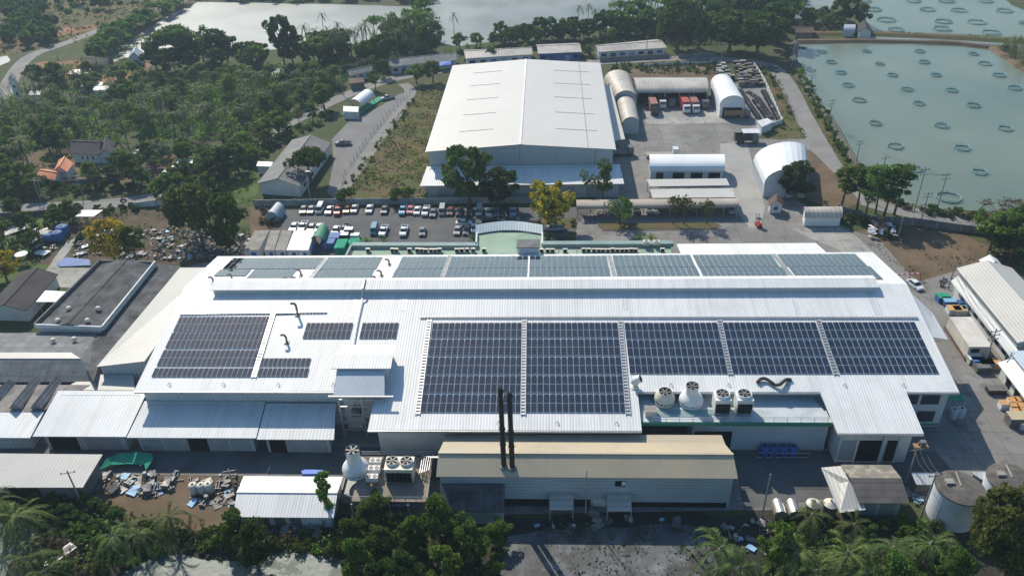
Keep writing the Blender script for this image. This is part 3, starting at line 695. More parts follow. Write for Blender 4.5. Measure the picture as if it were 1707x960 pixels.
solar('smallest table of black solar panels, right above the white roof lantern', (604,538.7),(665,538.7),(599,565),(660.6,565), 0, 1, 8, 2, aF)
solar('upper single-row table of black panels between the left block and the roof lantern', (436.5,597.5),(520,597.5),(429,611),(514.6,611), 0, 1, 11, 1, aF)
solar('lower single-row table of black panels between the left block and the roof lantern', (434,613.7),(517,613.7),(428.3,628.3),(511.5,628.3), 0, 1, 11, 1, aF)
G_ = 'pale glaring solar panel tables on the rear slope'
solar('glaring solar table at the far left rear roof corner, two rows of panels', (391,431),(544.6,430.5),(369,449),(527,449), 0, 1, 18, 2, aB, group=G_)
solar('short stub row of panels below the far left rear solar table', (369,450),(419,450),(354,461),(409,461), 0, 1, 6, 1, aB, group=G_)
solar('lower glaring table of the far left rear block, beside three bent vent pipes', (424,450),(495,449.7),(405,472),(478,472), 0, 1, 9, 2, aB, group=G_)
RB = [('rear solar block between the two groups of bent vents', (547,430),(639,429.3),(516,472),(611.5,471.3),10),
 ('rear solar block just right of the right group of bent vents', (671.4,429.3),(748,428.3),(649,471),(731.6,470),9),
 ('rear solar block with a dark shaded corner, behind the car park', (754,428.6),(880.3,427.8),(739.5,470),(878.3,469),14),
 ('rear solar block right of the white stair-head box', (883,427.8),(1010.5,426.8),(881.3,469),(1020,468.3),14),
 ('rear solar block behind the fan palm bush', (1020,426.6),(1149.5,425.6),(1030.5,468.3),(1171.5,468),14),
 ('rear solar block second from the right roof edge', (1153.5,425.6),(1283,424.6),(1175.5,468),(1320,467.2),14),
 ('rear solar block nearest the right roof edge', (1293,424.6),(1423,423.9),(1331.5,467.2),(1475,466.9),14)]
for nm, a, b, c, d, nc in RB:
    for h_ in (0, 1): solar('%s half of the %s' % (('far', 'near')[h_], nm), a, b, c, d, h_*.49+.004, .49+h_*.51-.012, nc, 2, aB, group=G_)

# ------------------------------------------------------------------ roof lantern with hoist bay
lan = thing('roof_lantern', 'small white gabled penthouse standing astride the front roof edge, above the open machinery bay', 'penthouse', at(605,660,0))
zz = 12.6
a, b = at(552,614,zz), at(651,615,zz); r0, r1 = at(558,591.5,zz+.5), at(655,592,zz+.5); c, d = at(661,575,zz+.2), at(571,574.5,zz+.2)
b.y = a.y; r1.y = r0.y; c.y = d.y
mb = MB(); mb.slab([a,b,r1,r0], .15); mb.slab([r0,r1,c,d], .15); mb.build('roof', M['white_roof'], lan)
p, q_ = at(555,660,10.2), at(640,664,10.2); q_.y = p.y
mb = MB(); mb.slab([p, q_, Vector((b.x-1.2,a.y+.3,zz-.4)), Vector((a.x+.9,a.y+.3,zz-.4))], .15); mb.build('awning', M['bwall'], lan)
mb = MB(); mb.prism([(a.x+1,a.y+.5), (b.x-1,a.y+.5), (c.x-.8,c.y-.5), (d.x+.5,c.y-.5)], zF(c.y)-2.5, zz-.2); mb.build('wall', M['bwall'], lan)
mb = MB(); mb.tube([p+Vector((-.8,0,-.15)), q_+Vector((1.5,0,-.15))], .18, 6); mb.build('gutter', M['steel'], lan)
x0, x1, yy = p.x+.6, q_.x-.3, p.y+.6
for x in (x0, (x0+x1)/2, x1): mb = MB(); mb.box(x, yy, 0, .25, .25, 10); mb.build('post', M['steel'], lan)
for z in (1.8, 3.6, 5.4, 7.2, 8.8): mb = MB(); mb.box((x0+x1)/2, yy, z, x1-x0, .15, .18); mb.build('rail', M['steel'], lan)
mb = MB(); mb.prism([(x0,yy+2.4), (x1,yy+2.4), (x1,yy+2.7), (x0,yy+2.7)], 0, 9.2); mb.build('back_wall', M['wall'], lan)
for i, (fx, z, s_) in enumerate(((.3,4.2,1.5), (.72,4.4,1.1), (.5,1.2,1.4), (.8,.8,1.0))):
    mb = MB(); mb.box(x0+(x1-x0)*fx, yy+1.2, z, s_, 1.0, s_); mb.tube([(x0+(x1-x0)*fx,yy+.7,z+s_), (x0+(x1-x0)*fx,yy+.7,z+s_+1.6)], .1, 6); mb.build('machinery', M['dsteel'], lan)

# ------------------------------------------------------------------ lean-to sheds along the front left
def leanto(label, tl, tr, br, bl, zt, zb, m, wm='shutter', doors=()):
    q = [at(*bl, zb), at(*br, zb), at(*tr, zt), at(*tl, zt)]; q[1].y = q[0].y; q[2].y = q[3].y
    t, w_ = mono('lean_to_shed', label, 'shed', q, M[m], M['ware_wall'] if wm == 'shutter' else M[wm], over=1.1)
    for t0, t1, k in doors:
        opening(t, 'doorway' if k == 'blk' else 'door', M[k], w_[0], w_[1], t0, t1, .1, 3.4, .06)
    return t
leanto('bright white lean-to roof at the left, in front of the grey skylights', (97,651), (246,651), (210,727), (54,727), 5.8, 4.2, 'white_roof2', doors=((.05,.4,'blk'),(.5,.92,'shutter')))
leanto('long blue-shaded lean-to roof under the left part of the factory eave', (241,668), (443,668), (427,729), (211,729), 5.7, 4.2, 'white_roof2', doors=((.03,.2,'shutter'),(.22,.42,'shutter'),(.43,.6,'blk'),(.62,.78,'shutter'),(.8,.97,'shutter')))
leanto('short lean-to roof beside the machinery bay under the factory eave', (444,672), (560,672), (557,732), (428,732), 5.6, 4.1, 'white_roof2', doors=((.04,.3,'blk'),(.32,.62,'shutter'),(.64,.95,'shutter')))
t, w_ = mono('open_shed', 'big pale shed roof at the left picture edge, crossed by a utility pole', 'shed', Q(3.6, (-40,812), (138,812), (171,757,4.6), (-30,755,4.6)), M['pale_sheet'], M['greywall'], over=.8)
opening(t, 'doorway', M['blk'], w_[0], w_[1], .25, .55, .1, 2.8, .06)

# ------------------------------------------------------------------ roofs left of the factory
def eqy(q): q[1].y = q[0].y; q[2].y = q[3].y; return q
t, w_ = mono('annex_roof', 'smooth cream roof running along the left side of the solar roof', 'warehouse', Q(8, (161,611,7), (241,602,8), (352,446,10), (300,446,7.5)), M['pale_sheet'], M['ware_wall'], over=.4)
L1 = Q(6.5, (59,545), (172,549), (260,440), (168,438))
t, w_ = gable('old_hall', 'dark low-pitched cement roof with white parapets and four turbine vents', 'factory hall', L1, 7.6, M['black_roof'], M['wall'], axis='y', over=.3)
for a, b, m_, h_ in ((0,1,'wall',.45), (1,2,'wall',.6), (2,3,'greywall',.4), (3,0,'greywall',.6)):
    p, r_ = L1[a], L1[b]; d_ = (r_-p).normalized(); mb = MB(); mb.obox((p+r_)/2+Vector((0,0,.3)), (r_-p)/2, Vector((-d_.y,d_.x,0))*.18, (0,0,h_)); mb.build('parapet', M[m_], t)
def turbine(t, p):
    mb = MB(); mb.lathe([(.28,-.3),(.28,.35)], p, 10); mb.lathe([(.3,.35),(.55,.55),(.58,.75),(.35,1.0),(.05,1.08)], p, 12); mb.build('turbine_vent', M['fibc'], t, smooth=True)
for x, y in ((116,518),(165,518),(97.5,538),(147,538)): 
    p = at(x, y, 6.9); turbine(t, p)
t = thing('valley_roof', 'narrow dark weathered roof strip between the old dark hall and the cream roof', 'factory roof', at(200,540)); mb = MB(); q = Q(5.9, (132,597), (156,636), (164,611), (302,444), (264,440)); mb.slab(q, .2); mb.build('roof', M['black_roof'], t); mb = MB(); mb.prism([(p.x,p.y) for p in q], 0, 5.6); mb.build('wall', M['greywall'], t)
# L4 hipped dark roofs
lh = thing('hipped_hall', 'long dark hipped cement roof with two small vents at the left picture edge', 'factory hall', at(60,600,0))
Z4 = 7.0
a0, a1, a2, a3 = at(-70,556,5.4), at(163,553,5.4), at(119,588,Z4), at(-70,588,Z4)
mb = MB(); mb.slab([a3, a2, a1, a0], .15); b0, b1 = at(-70,637,4.6), at(155,636,4.6); c1 = at(134,598,Z4-.1); c0 = at(-70,598,Z4-.1)
mb.slab([b0, b1, c1, c0], .15); mb.build('roof', M['grey_roof'], lh)
mb = MB(); mb.slab([a2, c1, a1], .15); mb.slab([c1, b1, at(163,612,5.2), a1], .12); mb.build('hip_roof', M['grey_roof'], lh)
mb = MB(); mb.slab([c0+Vector((0,0,.1)), c1+Vector((0,0,.1)), a2+Vector((0,0,.1)), a3+Vector((0,0,.1))], .3); mb.build('ridge_cap', M['pale_sheet'], lh)
mb = MB(); mb.prism([(b0.x,b0.y+.6), (b1.x-.5,b1.y+.6), (a1.x-1,a1.y-.5), (a0.x,a0.y-.5)], 0, 4.4); mb.build('wall', M['greywall'], lh)
for x, y in ((90,571),(125,569)): turbine(lh, at(x,y,6.2))
t, w_ = mono('flat_annex', 'flat pale roof carrying a row of barrel skylights at the left edge', 'factory hall', eqy(Q(4.0, (-70,686,4.0), (70,684,4.0), (150,641,4.6), (-70,641,4.6))), M['stained_deck'], M['greywall'], over=.1)
sk = [((-12,668),(20,640)), ((-30,690),(-10,640)), ((25,681),(62,634)), ((60,681),(97,634))]
for (x0_, y0_), (x1_, y1_) in sk[:1]+sk[2:]:
    p, r_ = at(x0_,y0_,4.4), at(x1_,y1_,4.4); d_ = (r_-p); n_ = Vector((-d_.y,d_.x,0)).normalized()*1.15; u = Vector((0,0,1.3))
    mb = MB(); mb.quad(p+n_, p+u, r_+u, r_+n_); mb.quad(p+u, p-n_, r_-n_, r_+u); mb.poly([p-n_, p+u, p+n_]); mb.poly([r_+n_, r_+u, r_-n_]); mb.build('skylight', M['grey_roof'], t)
mono('flat_annex', 'pale lean-to roof in front of the barrel skylights at the left edge', 'shed', eqy(Q(3.3, (-70,729,3.3), (52,727,3.3), (75,684,3.95), (-70,686,3.95))), M['white_roof2'], M['ware_wall'], over=.8)
mono('flat_annex', 'small stained flat roof in the gap under the end of the cream roof', 'shed', eqy(Q(4.4, (100,650,4.4), (225,650,4.4), (222,624,4.8), (150,624,4.8))), M['pale_sheet'], M['greywall'], over=.1)
t, w_ = gable('tool_shed', 'dark gabled shed at the left edge beside the pale canopy', 'shed', Q(3.2, (-25,516), (43,518), (97,457), (35,452)), 4.6, M['slate_roof'], M['wall'], axis='y', over=.5)
mono('canopy', 'small half-white half-olive canopy next to the dark gabled shed', 'canopy', Q(3.0, (60,503), (100,503), (113,486), (75,484)), M['white_roof2'], posts=2)

# ------------------------------------------------------------------ boiler house
q = eqy(Q(7.0, (727,794), (1230,797), (1207,737,7.0), (739,736,7.0)))
RT = (at(728,754,8.9).y-q[0].y)/(q[3].y-q[0].y)
mono('boiler_rear_roof', 'lower tan roof strip in the shade between the boiler house and the factory', 'roof', eqy(Q(6.2, (739,741), (1210,742), (1203,725), (742,723))), M['tan_roof'], M['hwall'], over=.2)
bo, w_ = gable('boiler_house', 'long tan roofed boiler house with a ribbed blue-grey wall in front of the factory', 'boiler house', q, 8.9, M['tan_roof'], M['hwall'], over=.5, rt=RT)
opening(bo, 'window', M['blk'], w_[0], w_[1], .602, .638, 4.6, 5.8, .05); opening(bo, 'window_shutter', M['canvas'], w_[0], w_[1], .625, .637, 4.9, 5.7, .09)
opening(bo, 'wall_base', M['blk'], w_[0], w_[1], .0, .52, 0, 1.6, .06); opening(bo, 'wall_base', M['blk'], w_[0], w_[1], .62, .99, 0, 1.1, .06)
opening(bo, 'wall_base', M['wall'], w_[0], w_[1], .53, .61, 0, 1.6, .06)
for x0_, x1_, y0_, y1_ in ((916,956,827,849), (1012,1053,829,851)):
    a, b = at(x0_,y0_,3.2), at(x1_,y0_,3.2); c, d = at(x0_,y1_,2.6), at(x1_,y1_,2.6); b.y = a.y = w_[0].y-.08; d.y = c.y
    mono('awning', 'small grey awning at the foot of the boiler house wall, %s one' % ('left' if x0_ < 1000 else 'right'), 'awning', [c, d, b, a], M['vault'], posts=2, over=.05)
# dark side shed at its left
mono('dark_shed', 'dark shaded corrugated lean-to at the left foot of the boiler house, behind the trees', 'shed', eqy(Q(3, (735,852,3.0), (841,852,3.0), (841,808,5.2), (733,806,5.2))), M['black_roof'], M['hwall'], over=.2)
for cx_, by, ty, lb in ((840,778,648,'left and taller'), (854,780,656,'right and shorter')):
    p = at(cx_, by, 7.6); h_ = hfor(p, ty); st = thing('chimney', 'black steel chimney on the tan boiler roof, %s of the pair' % lb, 'chimney', p, 'twin steel chimneys')
    mb = MB(); mb.lathe([(.42,-.3),(.42,h_*.5),(.38,h_*.5),(.38,h_)], p, 14, cap=False); mb.build('stack', M['soot'], st, smooth=False)
    for k in (.3, .5, .97): mb = MB(); mb.lathe([(.5,h_*k),(.52,h_*k+.1),(.5,h_*k+.25)], p, 14); mb.build('flange', M['soot'], st)
    mb = MB(); mb.lathe([(.7,-.4),(.7,.25),(.42,.4)], p, 14); mb.build('collar', M['dsteel'], st)
    mb = MB(); mb.lathe([(.36,h_-.1),(.3,h_+.12)], p, 14); mb.build('mouth', M['blk'], st)

# ------------------------------------------------------------------ cooling platform
pl = thing('cooling_platform', 'flat grey roof terrace with a teal edge carrying the cooling towers', 'roof terrace', at(1220,690,0))
a, b, c, d = at(1068,703,7.2), at(1391,704,7.2), at(1372,652,7.2), at(1060,655,7.2); b.y = a.y; c.y = d.y = FY0+1.2
mb = MB(); mb.slab([a,b,Vector((b.x-2,d.y,7.2)),d], .3); mb.build('deck', mat('pale_blue_deck', (.50,.55,.57), (.40,.45,.47), .2, .6, stains=(.4,(.25,.3,.3),.5)), pl)
mb = MB(); mb.box((a.x+b.x)/2, a.y-.1, 6.5, b.x-a.x, .2, .75); mb.build('fascia', M['tealfoot'], pl)
mb = MB(); mb.prism([(a.x+9,a.y+1), (b.x-.3,a.y+1), (b.x-.3,d.y), (a.x+9,d.y)], 0, 6.85); mb.build('wall', M['bwall'], pl)
opening(pl, 'doorway', M['blk'], (a.x+9,a.y+1), (b.x-.3,a.y+1), .02, .3, .1, 4.2, .05)
for k in range(2):
    mb = MB(); mb.tube([(a.x+2,a.y+.25,7.6+k*.45), (b.x-1,a.y+.25,7.6+k*.45)], .05, 5); mb.build('handrail', M['steel'], pl)
for i in range(14): mb = MB(); x = a.x+2+(b.x-a.x-3)*i/13; mb.tube([(x,a.y+.25,7.2), (x,a.y+.25,8.1)], .05, 5); mb.build('rail_post', M['steel'], pl)
mb = MB()
for i in range(5): y = a.y+1.5+i*.35; mb.tube([(a.x+3,y,7.35), (a.x+12+i*1.5,y,7.35), (a.x+12+i*1.5,y+3-i*.2,7.35)], .07, 5)
mb.build('pipework', M['teal'], pl)
def fan(t, p, r, m='black'):
    mb = MB(); mb.lathe([(r*.98,-.05),(r*.98,0)], p, 16)
    mb.build('fan_well', M['blk'], t)
    mb = MB()
    for k in range(6):
        a = k*math.pi/3; d_ = Vector((math.cos(a), math.sin(a), .12)); s_ = Vector((-math.sin(a), math.cos(a), 0))
        mb.quad(p+Vector((0,0,.08))+s_*.08, p+Vector((0,0,.08))-s_*.08, p+d_*r*.95-s_*.2*r, p+d_*r*.95+s_*.12*r)
    mb.lathe([(r*.18,.02),(r*.18,.2)], p, 8); mb.build('fan', M['dsteel'], t)
def ctower(label, p, R, H, m='fib', stack=0.0, sr=.5):
    t = thing('cooling_tower', label, 'cooling tower', p, 'round cooling towers')
    mb = MB(); mb.lathe([(R*.92,0),(R,.1*H),(R,.22*H)], p, 24); mb.build('basin', M[m], t, smooth=True)
    mb = MB(); mb.lathe([(R*.9,.22*H),(R*.9,.36*H)], p, 24); mb.build('louvre', M['blk'], t)
    mb = MB()
    for k in range(14): a = 2*math.pi*k/14; mb.box(p.x+R*.93*math.cos(a), p.y+R*.93*math.sin(a), p.z+.2*H, .1, .18, .18*H, a)
    mb.build('louvre_frame', M[m], t)
    mb = MB(); pr = [(R*1.02,.36*H),(R*1.03,.42*H),(R*.97,.6*H),(R*.82,.8*H),(R*sr*1.08,.96*H),(R*sr,H)]
    if stack: pr += [(R*sr*.92,H+stack*.5),(R*sr*.97,H+stack)]
    mb.lathe(pr, p, 24, cap=False); mb.build('shell', M[m], t, smooth=True)
    fan(t, p+Vector((0,0,H+stack-.25)), R*sr*.93); return t
ctower('squat cream round cooling tower with an open fan, leftmost on the terrace', at(1107,671,7.2), 1.75, 2.6, 'fibc', 0, .62)
ctower('white round cooling tower with a tall stack on the roof terrace', at(1151,672,7.2), 2.05, 2.3, 'fib', 1.7, .55)
ctower('huge white bell-shaped cooling tower beside the stacked condensers', at(594,787,3.2), 2.15, 2.6, 'fib', 2.6, .56)
def boxcooler(label, p, w_, d_, h_, nf=1, m='fib'):
    t = thing('fan_cooler', label, 'cooler', p, 'square fan coolers')
    mb = MB(); mb.box(p.x, p.y, p.z+.4, w_, d_, h_-.4); mb.build('casing', M[m], t)
    for s_ in (-1, 1):
        for k in (-1, 1): mb = MB(); mb.box(p.x+s_*(w_/2-.12), p.y+k*(d_/2-.12), p.z, .15, .15, .4); mb.build('leg', M['steel'], t)
    mb = MB(); mb.box(p.x, p.y-d_/2, p.z+.5, w_*.88, .12, h_*.62); mb.build('grille', M['blk'], t)
    mb = MB()
    for i in range(1, 6): mb.box(p.x-w_*.44+w_*.88*i/6, p.y-d_/2-.07, p.z+.5, .04, .05, h_*.62)
    mb.build('grille_bars', M['dsteel'], t)
    for i in range(nf):
        c = p+Vector(((i-(nf-1)/2)*w_/nf, .05*d_, h_)); r = min(w_/nf, d_)*.42
        mb = MB(); mb.lathe([(r*1.12,0),(r*1.08,.45),(r,.45),(r,.1)], c, 18, cap=False); mb.build('fan_ring', M[m], t, smooth=True); fan(t, c+Vector((0,0,.3)), r)
    return t
boxcooler('white square fan cooler, left of the two on the roof terrace', at(1201,684,7.2), 2.7, 2.6, 3.3)
boxcooler('white square fan cooler, right of the two on the roof terrace', at(1237,684,7.2), 2.7, 2.6, 3.3)
t = thing('exhaust_elbow', 'short fat black-mouthed exhaust elbow at the left of the cooling towers', 'exhaust', aF(1058,645))
p = aF(1058,645); mb = MB(); mb.tube([p, p+Vector((0,0,1.0)), p+Vector((.2,-.1,1.7)), p+Vector((.9,-.2,2.1))], [.75,.75,.72,.7], 12, cap=False); mb.build('duct', M['fib'], t, smooth=True)
mb = MB(); mb.tube([p+Vector((.2,-.1,1.7)), p+Vector((.86,-.18,2.08))], .66, 12); mb.build('mouth', M['blk'], t)
t = thing('flexible_hose', 'black corrugated hoses lying coiled at the rear of the roof terrace', 'hose', aF(1275,640))
p = aF(1262,640)+Vector((0,0,.35)); mb = MB()
mb.tube([p+Vector((x*1.0, .8*math.sin(x*1.4), .3*abs(math.sin(x*1.1)))) for x in np.linspace(0,6,24)], .3, 7); mb.build('hose', M['black'], t)
p = at(1084,690,7.2); t = thing('water_box', 'small beige tank box at the front left corner of the roof terrace', 'box', p); mb = MB(); mb.box(p.x,p.y,p.z,1.9,1.6,1.1); mb.build('body', M['fibc'], t); mb = MB(); mb.box(p.x,p.y,p.z+1.1,2.1,1.8,.1); mb.build('lid', M['pale'], t)
for i, x in enumerate((1273,1288,1304,1320)):
    p = at(x, 757, 0); t = thing('blue_water_tank', 'dark blue plastic tank against the white wall, %s from the left of four' % ordw(i+1), 'water tank', p, 'blue tanks at the foot of the terrace wall')
    mb = MB(); mb.lathe([(.85,0),(.88,.3),(.84,.6),(.88,.9),(.84,1.2),(.88,1.5),(.7,1.8),(.3,2.0)], p, 16); mb.build('body', M['tankblue'], t, smooth=True); mb = MB(); mb.lathe([(.3,1.98),(.3,2.1)], p, 10); mb.build('lid', M['black'], t)
t = thing('tank_cage', 'low white steel rail around the four dark blue tanks', 'railing', at(1296,760,0)); p0, p1 = at(1262,762,0), at(1348,763,0)
for z in (.1, 1.1): mb = MB(); mb.tube([p0+Vector((0,0,z)), p1+Vector((0,0,z))], .05, 5); mb.build('rail', M['steel'], t)
for k in range(5): mb = MB(); p = p0.lerp(p1, k/4); mb.tube([p, p+Vector((0,0,1.15))], .05, 5); mb.build('rail_post', M['steel'], t)

# ------------------------------------------------------------------ equipment yard left of the boiler house
t = thing('equipment_platform', 'concrete equipment deck on columns between the white gabled shed and the boiler house', 'platform', at(660,800,0))
a, b, c, d = eqy(Q(3.2, (586,835,3.2), (712,836,3.2), (722,762,3.2), (604,760,3.2)))
mb = MB(); mb.slab([a,b,c,d], .3); mb.build('deck', mat('deck_concrete', (.27,.22,.17), (.2,.17,.14), .4, .85), t)
for i in range(5):
    for p in (a.lerp(b,i/4), d.lerp(c,i/4)): mb = MB(); mb.box(p.x, p.y+(.3 if p is a else -.3), 0, .3, .3, 2.9); mb.build('column', M['pole'], t)
for z in (3.75, 4.25):
    mb = MB(); mb.tube([a+Vector((0,0,z-3.2)), b+Vector((0,0,z-3.2)), c+Vector((0,0,z-3.2)), d+Vector((0,0,z-3.2))], .05, 5); mb.build('handrail', M['steel'], t)
for i in range(8): p = a.lerp(b,i/7); mb = MB(); mb.tube([p, p+Vector((0,0,1.05))], .05, 5); mb.build('rail_post', M['steel'], t)
mb = MB()
for i in range(5):
    p = at(700+i*4,795,3.3); mb.tube([p, p+Vector((0,0,.8+.2*i)), p+Vector((0,4-.3*i,.8+.2*i)), p+Vector((4.5,4-.3*i,.8+.2*i))], .1, 6)
mb.build('pipework', M['steel'], t)
mono('front_canopy', 'patched dark and tan canopy roof below the equipment deck', 'canopy', eqy(Q(2.8, (600,843,2.4), (700,845,2.4), (707,815,3.0), (604,815,3.0))), M['grey_roof'], posts=4)
t = boxcooler('double-fan galvanised cooler with dark grilles on the equipment deck', at(669,795,3.2), 4.6, 3.0, 3.2, 2, 'fibc')
for i, (x, y) in enumerate(((628,779),(625.5,792),(622,806))):
    p = at(x,y,3.2); t = thing('condenser_unit', 'white twin-fan condenser unit on the deck, %s of the stack of three' % ('rearmost','middle','front')[i], 'condenser', p, 'twin-fan condensers')
    mb = MB(); mb.box(p.x,p.y,p.z+.9,1.9,1.0,.9); mb.build('casing', M['fib'], t); mb = MB()
    for s_ in (-1,1):
        for k in (-1,1): mb.box(p.x+s_*.85,p.y+k*.4,p.z,.1,.1,.9)
    mb.build('stand', M['dsteel'], t)
    for s_ in (-1, 1): mb = MB(); mb.lathe([(.4,0),(.36,.08)], (p.x+s_*.47,p.y,p.z+1.8), 14); mb.build('fan_grille', M['dsteel'], t)
p = at(596,820,0); t = thing('water_basin', 'dark open water tank with steel frame under the leafy climber', 'tank', p); a,b,c,d = eqy(Q(0,(570,838,0),(603,838,0),(610,802,0),(580,800,0)))
for u, v in ((a,b),(b,c),(c,d),(d,a)):
    m_ = (u+v)/2; dd = (v-u); n_ = Vector((-dd.y,dd.x,0)).normalized(); mb = MB(); mb.obox(m_+Vector((0,0,.9)), dd/2, n_*.1, (0,0,.9)); mb.build('side', M['pole'], t)
mb = MB(); mb.slab([x+Vector((0,0,1.3)) for x in (a,b,c,d)], .1); mb.build('water', WS, t)
q = eqy(Q(3.0, (388,861,3.0), (556,862,3.0), (572,794,3.3), (406,793,3.3)))
t, w_ = gable('white_shed', 'bright white low gabled shed roof near the bottom, left of the equipment deck', 'shed', q, 4.1, M['white_roof'], M['bwall'], over=.7, rt=.5)
for t0 in (.05,.2,.38,.55): opening(t, 'door', M['dsteel'], w_[0], w_[1], t0, t0+.12, .1, 2.2, .06)

# ------------------------------------------------------------------ the big warehouse behind
q = [at(712,253,11), at(1025,249,11), at(993,105,11), at(750,110,11)]
q = [Vector((-34.2,209.1,11)), Vector((18.4,209.1,11)), Vector((18.4,287.2,11)), Vector((-34.2,287.2,11))]
wa, w_ = gable('warehouse', 'great cream gabled warehouse behind the car park, with blue-grey front wall', 'warehouse', q, 12.8, M['ware'], M['ware_wall'], axis='y', over=.5)
for i in range(5):
    for s_, x0_, x1_ in ((-1,-26,-16),(1,2,14)):
        y = 222+i*13.5; zz_ = 11+1.8*(1-abs((x0_+x1_)/2+7.9)/26.3); mb = MB()
        z0_, z1_ = 11+1.8*(1-abs(x0_+7.9)/26.3), 11+1.8*(1-abs(x1_+7.9)/26.3); mb.tube([(x0_,y,z0_+.04),(x1_,y,z1_+.04)], .055, 4); mb.build('snow_rail' if 0 else 'lightning_strip', M['steel'], wa)
mb = MB(); mb.tube([(x,y,11+1.8*(1-abs(x+7.9)/26.3)+.05) for x,y in ((11,209.5),(11,287))], .06, 4); mb.build('lightning_strip', M['dsteel'], wa)
for s_, X_ in ((-1,-34.2),(1,18.4)):
    mb = MB(); mb.box(X_+s_*.15, 248.1, 10.6, .3, 78.2, .35); mb.build('gutter', M['steel'], wa)
    for k in range(7): mb = MB(); mb.box(X_-s_*.38, 212+k*12, 0, .18, .18, 10.6); mb.build('downpipe', M['steel'], wa)
for k in range(5): mb = MB(); mb.box(-29+k*10.5, 209.5, 6.4, .16, .14, 4.4); mb.build('downpipe', M['steel'], wa)
mb = MB(); mb.obox((-7.9,248,12.9), (.35,0,0), (0,39,0), (0,0,.06)); mb.build('ridge_cap', M['white_roof'], wa)
a, b = at(700,310,4.6), at(1040,304,4.6); b.y = a.y
q = [a, b, Vector((b.x-.6,208.9+.4,6.4)), Vector((a.x+1,208.9+.4,6.4))]
t, w_ = mono('warehouse_lean_to', 'white lean-to roof along the foot of the cream warehouse front', 'lean-to', q, M['white_roof'], M['ware_wall'], over=1.2)
for k in range(6): opening(t, 'door', M['shutter'], w_[0], w_[1], .06+k*.155, .06+k*.155+.09, .1, 3.2, .06)
mono('side_canopy', 'long narrow grey canopy along the right flank of the cream warehouse', 'canopy', Q(6, (1025,234,5.0), (1042,232,5.0), (1019,144,6.0), (1003,139,6.0)), M['pale_sheet'], posts=6)
vault('vaulted_shed', 'larger rust-stained barrel vault shed beside the rear of the cream warehouse', 'shed', Q(3.6, (1023,170), (1063,170), (1051,134), (1007,135)), 7.6, M['vault'], M['ware_wall'], axis='y')
vault('vaulted_shed', 'smaller barrel vault shed with grey end wall in front of the rust-stained one', 'shed', Q(2.8, (1036,211), (1067,211), (1058,170), (1026,170)), 6.0, M['vault'], M['ware_wall'], axis='y')
t, w_ = vault('truck_garage', 'long open-fronted vaulted garage sheltering the row of lorries', 'garage', Q(4.8, (1061,155), (1181,154), (1176,133.5), (1054,133.5)), 6.8, M['vaultx'], M['greywall'], axis='x', front=False, posts=6)
t, w_ = vault('arched_tent', 'white arched tent hall with an open front beside the motorbike lot', 'tent hall', Q(4.2, (1200,176), (1243,176), (1219,138), (1184,140)), 7.6, M['canvas'], M['canvas'], axis='y', ends='front', over=.2)
opening(t, 'doorway', M['blk'], w_[3], w_[0], .12, .9, .1, 3.4, .06)
t, w_ = vault('arched_workshop', 'pale arched workshop with four dark bays in the middle of the yard', 'workshop', Q(3.4, (1083,285), (1208,285), (1206,263), (1081,263)), 5.6, M['canvas'], M['bwall'], axis='x')
for k, (t0, t1) in enumerate(((.08,.18),(.31,.47),(.56,.72),(.8,.96))): opening(t, 'doorway', M['blk'], w_[0], w_[1], t0, t1, .1, 2.7, .06)
mono('flat_canopy', 'narrow white flat canopy just in front of the arched workshop', 'canopy', Q(3.6, (1083,311), (1216,309), (1211,297.5), (1078,299)), M['pale_sheet'], posts=5)
mono('flat_canopy', 'wider white flat canopy between the narrow one and the long arched carport', 'canopy', Q(3.6, (1088,330), (1226,329), (1221,314), (1083,315.5)), M['pale_sheet'], posts=5)
t, w_ = vault('long_carport', 'very long brownish arched carport on white posts along the planting strip', 'carport', Q(2.9, (961,348.5), (1232,345.5), (1230,333), (960,335.5)), 3.9, mat('brown_arch_sheet', (.40,.33,.26), (.30,.26,.21), .12, .55, stripe=.5, stains=(.2,(.5,.48,.45),.5)), M['greywall'], axis='x', front=False, rear=False, ends=False, posts=13)
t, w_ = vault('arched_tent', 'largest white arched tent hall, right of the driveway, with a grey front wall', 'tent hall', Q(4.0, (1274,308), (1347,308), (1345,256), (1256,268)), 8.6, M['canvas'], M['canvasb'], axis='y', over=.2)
t, w_ = gable('gatehouse', 'tiny white hut with a brown tiled roof before the big tent hall', 'hut', Q(2.6, (1282,343), (1307,341), (1304,331), (1281,332)), 4.0, M['brownroof'], M['wall'], axis='y', over=.4)
opening(t, 'window', M['glass'], w_[3], w_[0], .35, .65, 1.0, 1.9, .05)
t, w_ = vault('grey_arched_shed', 'grey-roofed white arched shed at the edge of the dirt field', 'shed', Q(2.6, (1341,363), (1404,363), (1401,349), (1338,350)), 4.2, M['vaultx'], M['canvas'], axis='x')
t, w_ = gable('long_house', 'long dark grey roofed house beside the gravel lot, gable end towards the car park', 'house', Q(3.6, (428,306), (500,311), (552,238), (487,233)), 5.6, mat('dark_ribbed_roof', (.065,.07,.08), (.10,.105,.11), .12, .7, stripe=.8, sdir='Y', stains=(.2,(.22,.23,.24),.4)), M['wall'], axis='y', over=.6)
for k in range(4): opening(t, 'window', M['glass'], w_[0], w_[1], .12+k*.22, .2+k*.22, 1.1, 2.2, .05)
t, w_ = mono('small_outbuilding', 'small flat-roofed white outbuilding left of the long dark house', 'outbuilding', Q(2.8, (427,277), (452,278), (455,270), (430,269)), M['pale_sheet'], M['wall'], over=.3)
t, w_ = vault('arched_tent', 'small white arched tent on the gravel lot next to the white container', 'tent', Q(2.6, (583,173), (602,177), (624,160), (606,156)), 4.6, M['canvas'], M['canvas'], axis='y', front=False, rear=False, ends=False, posts=4)
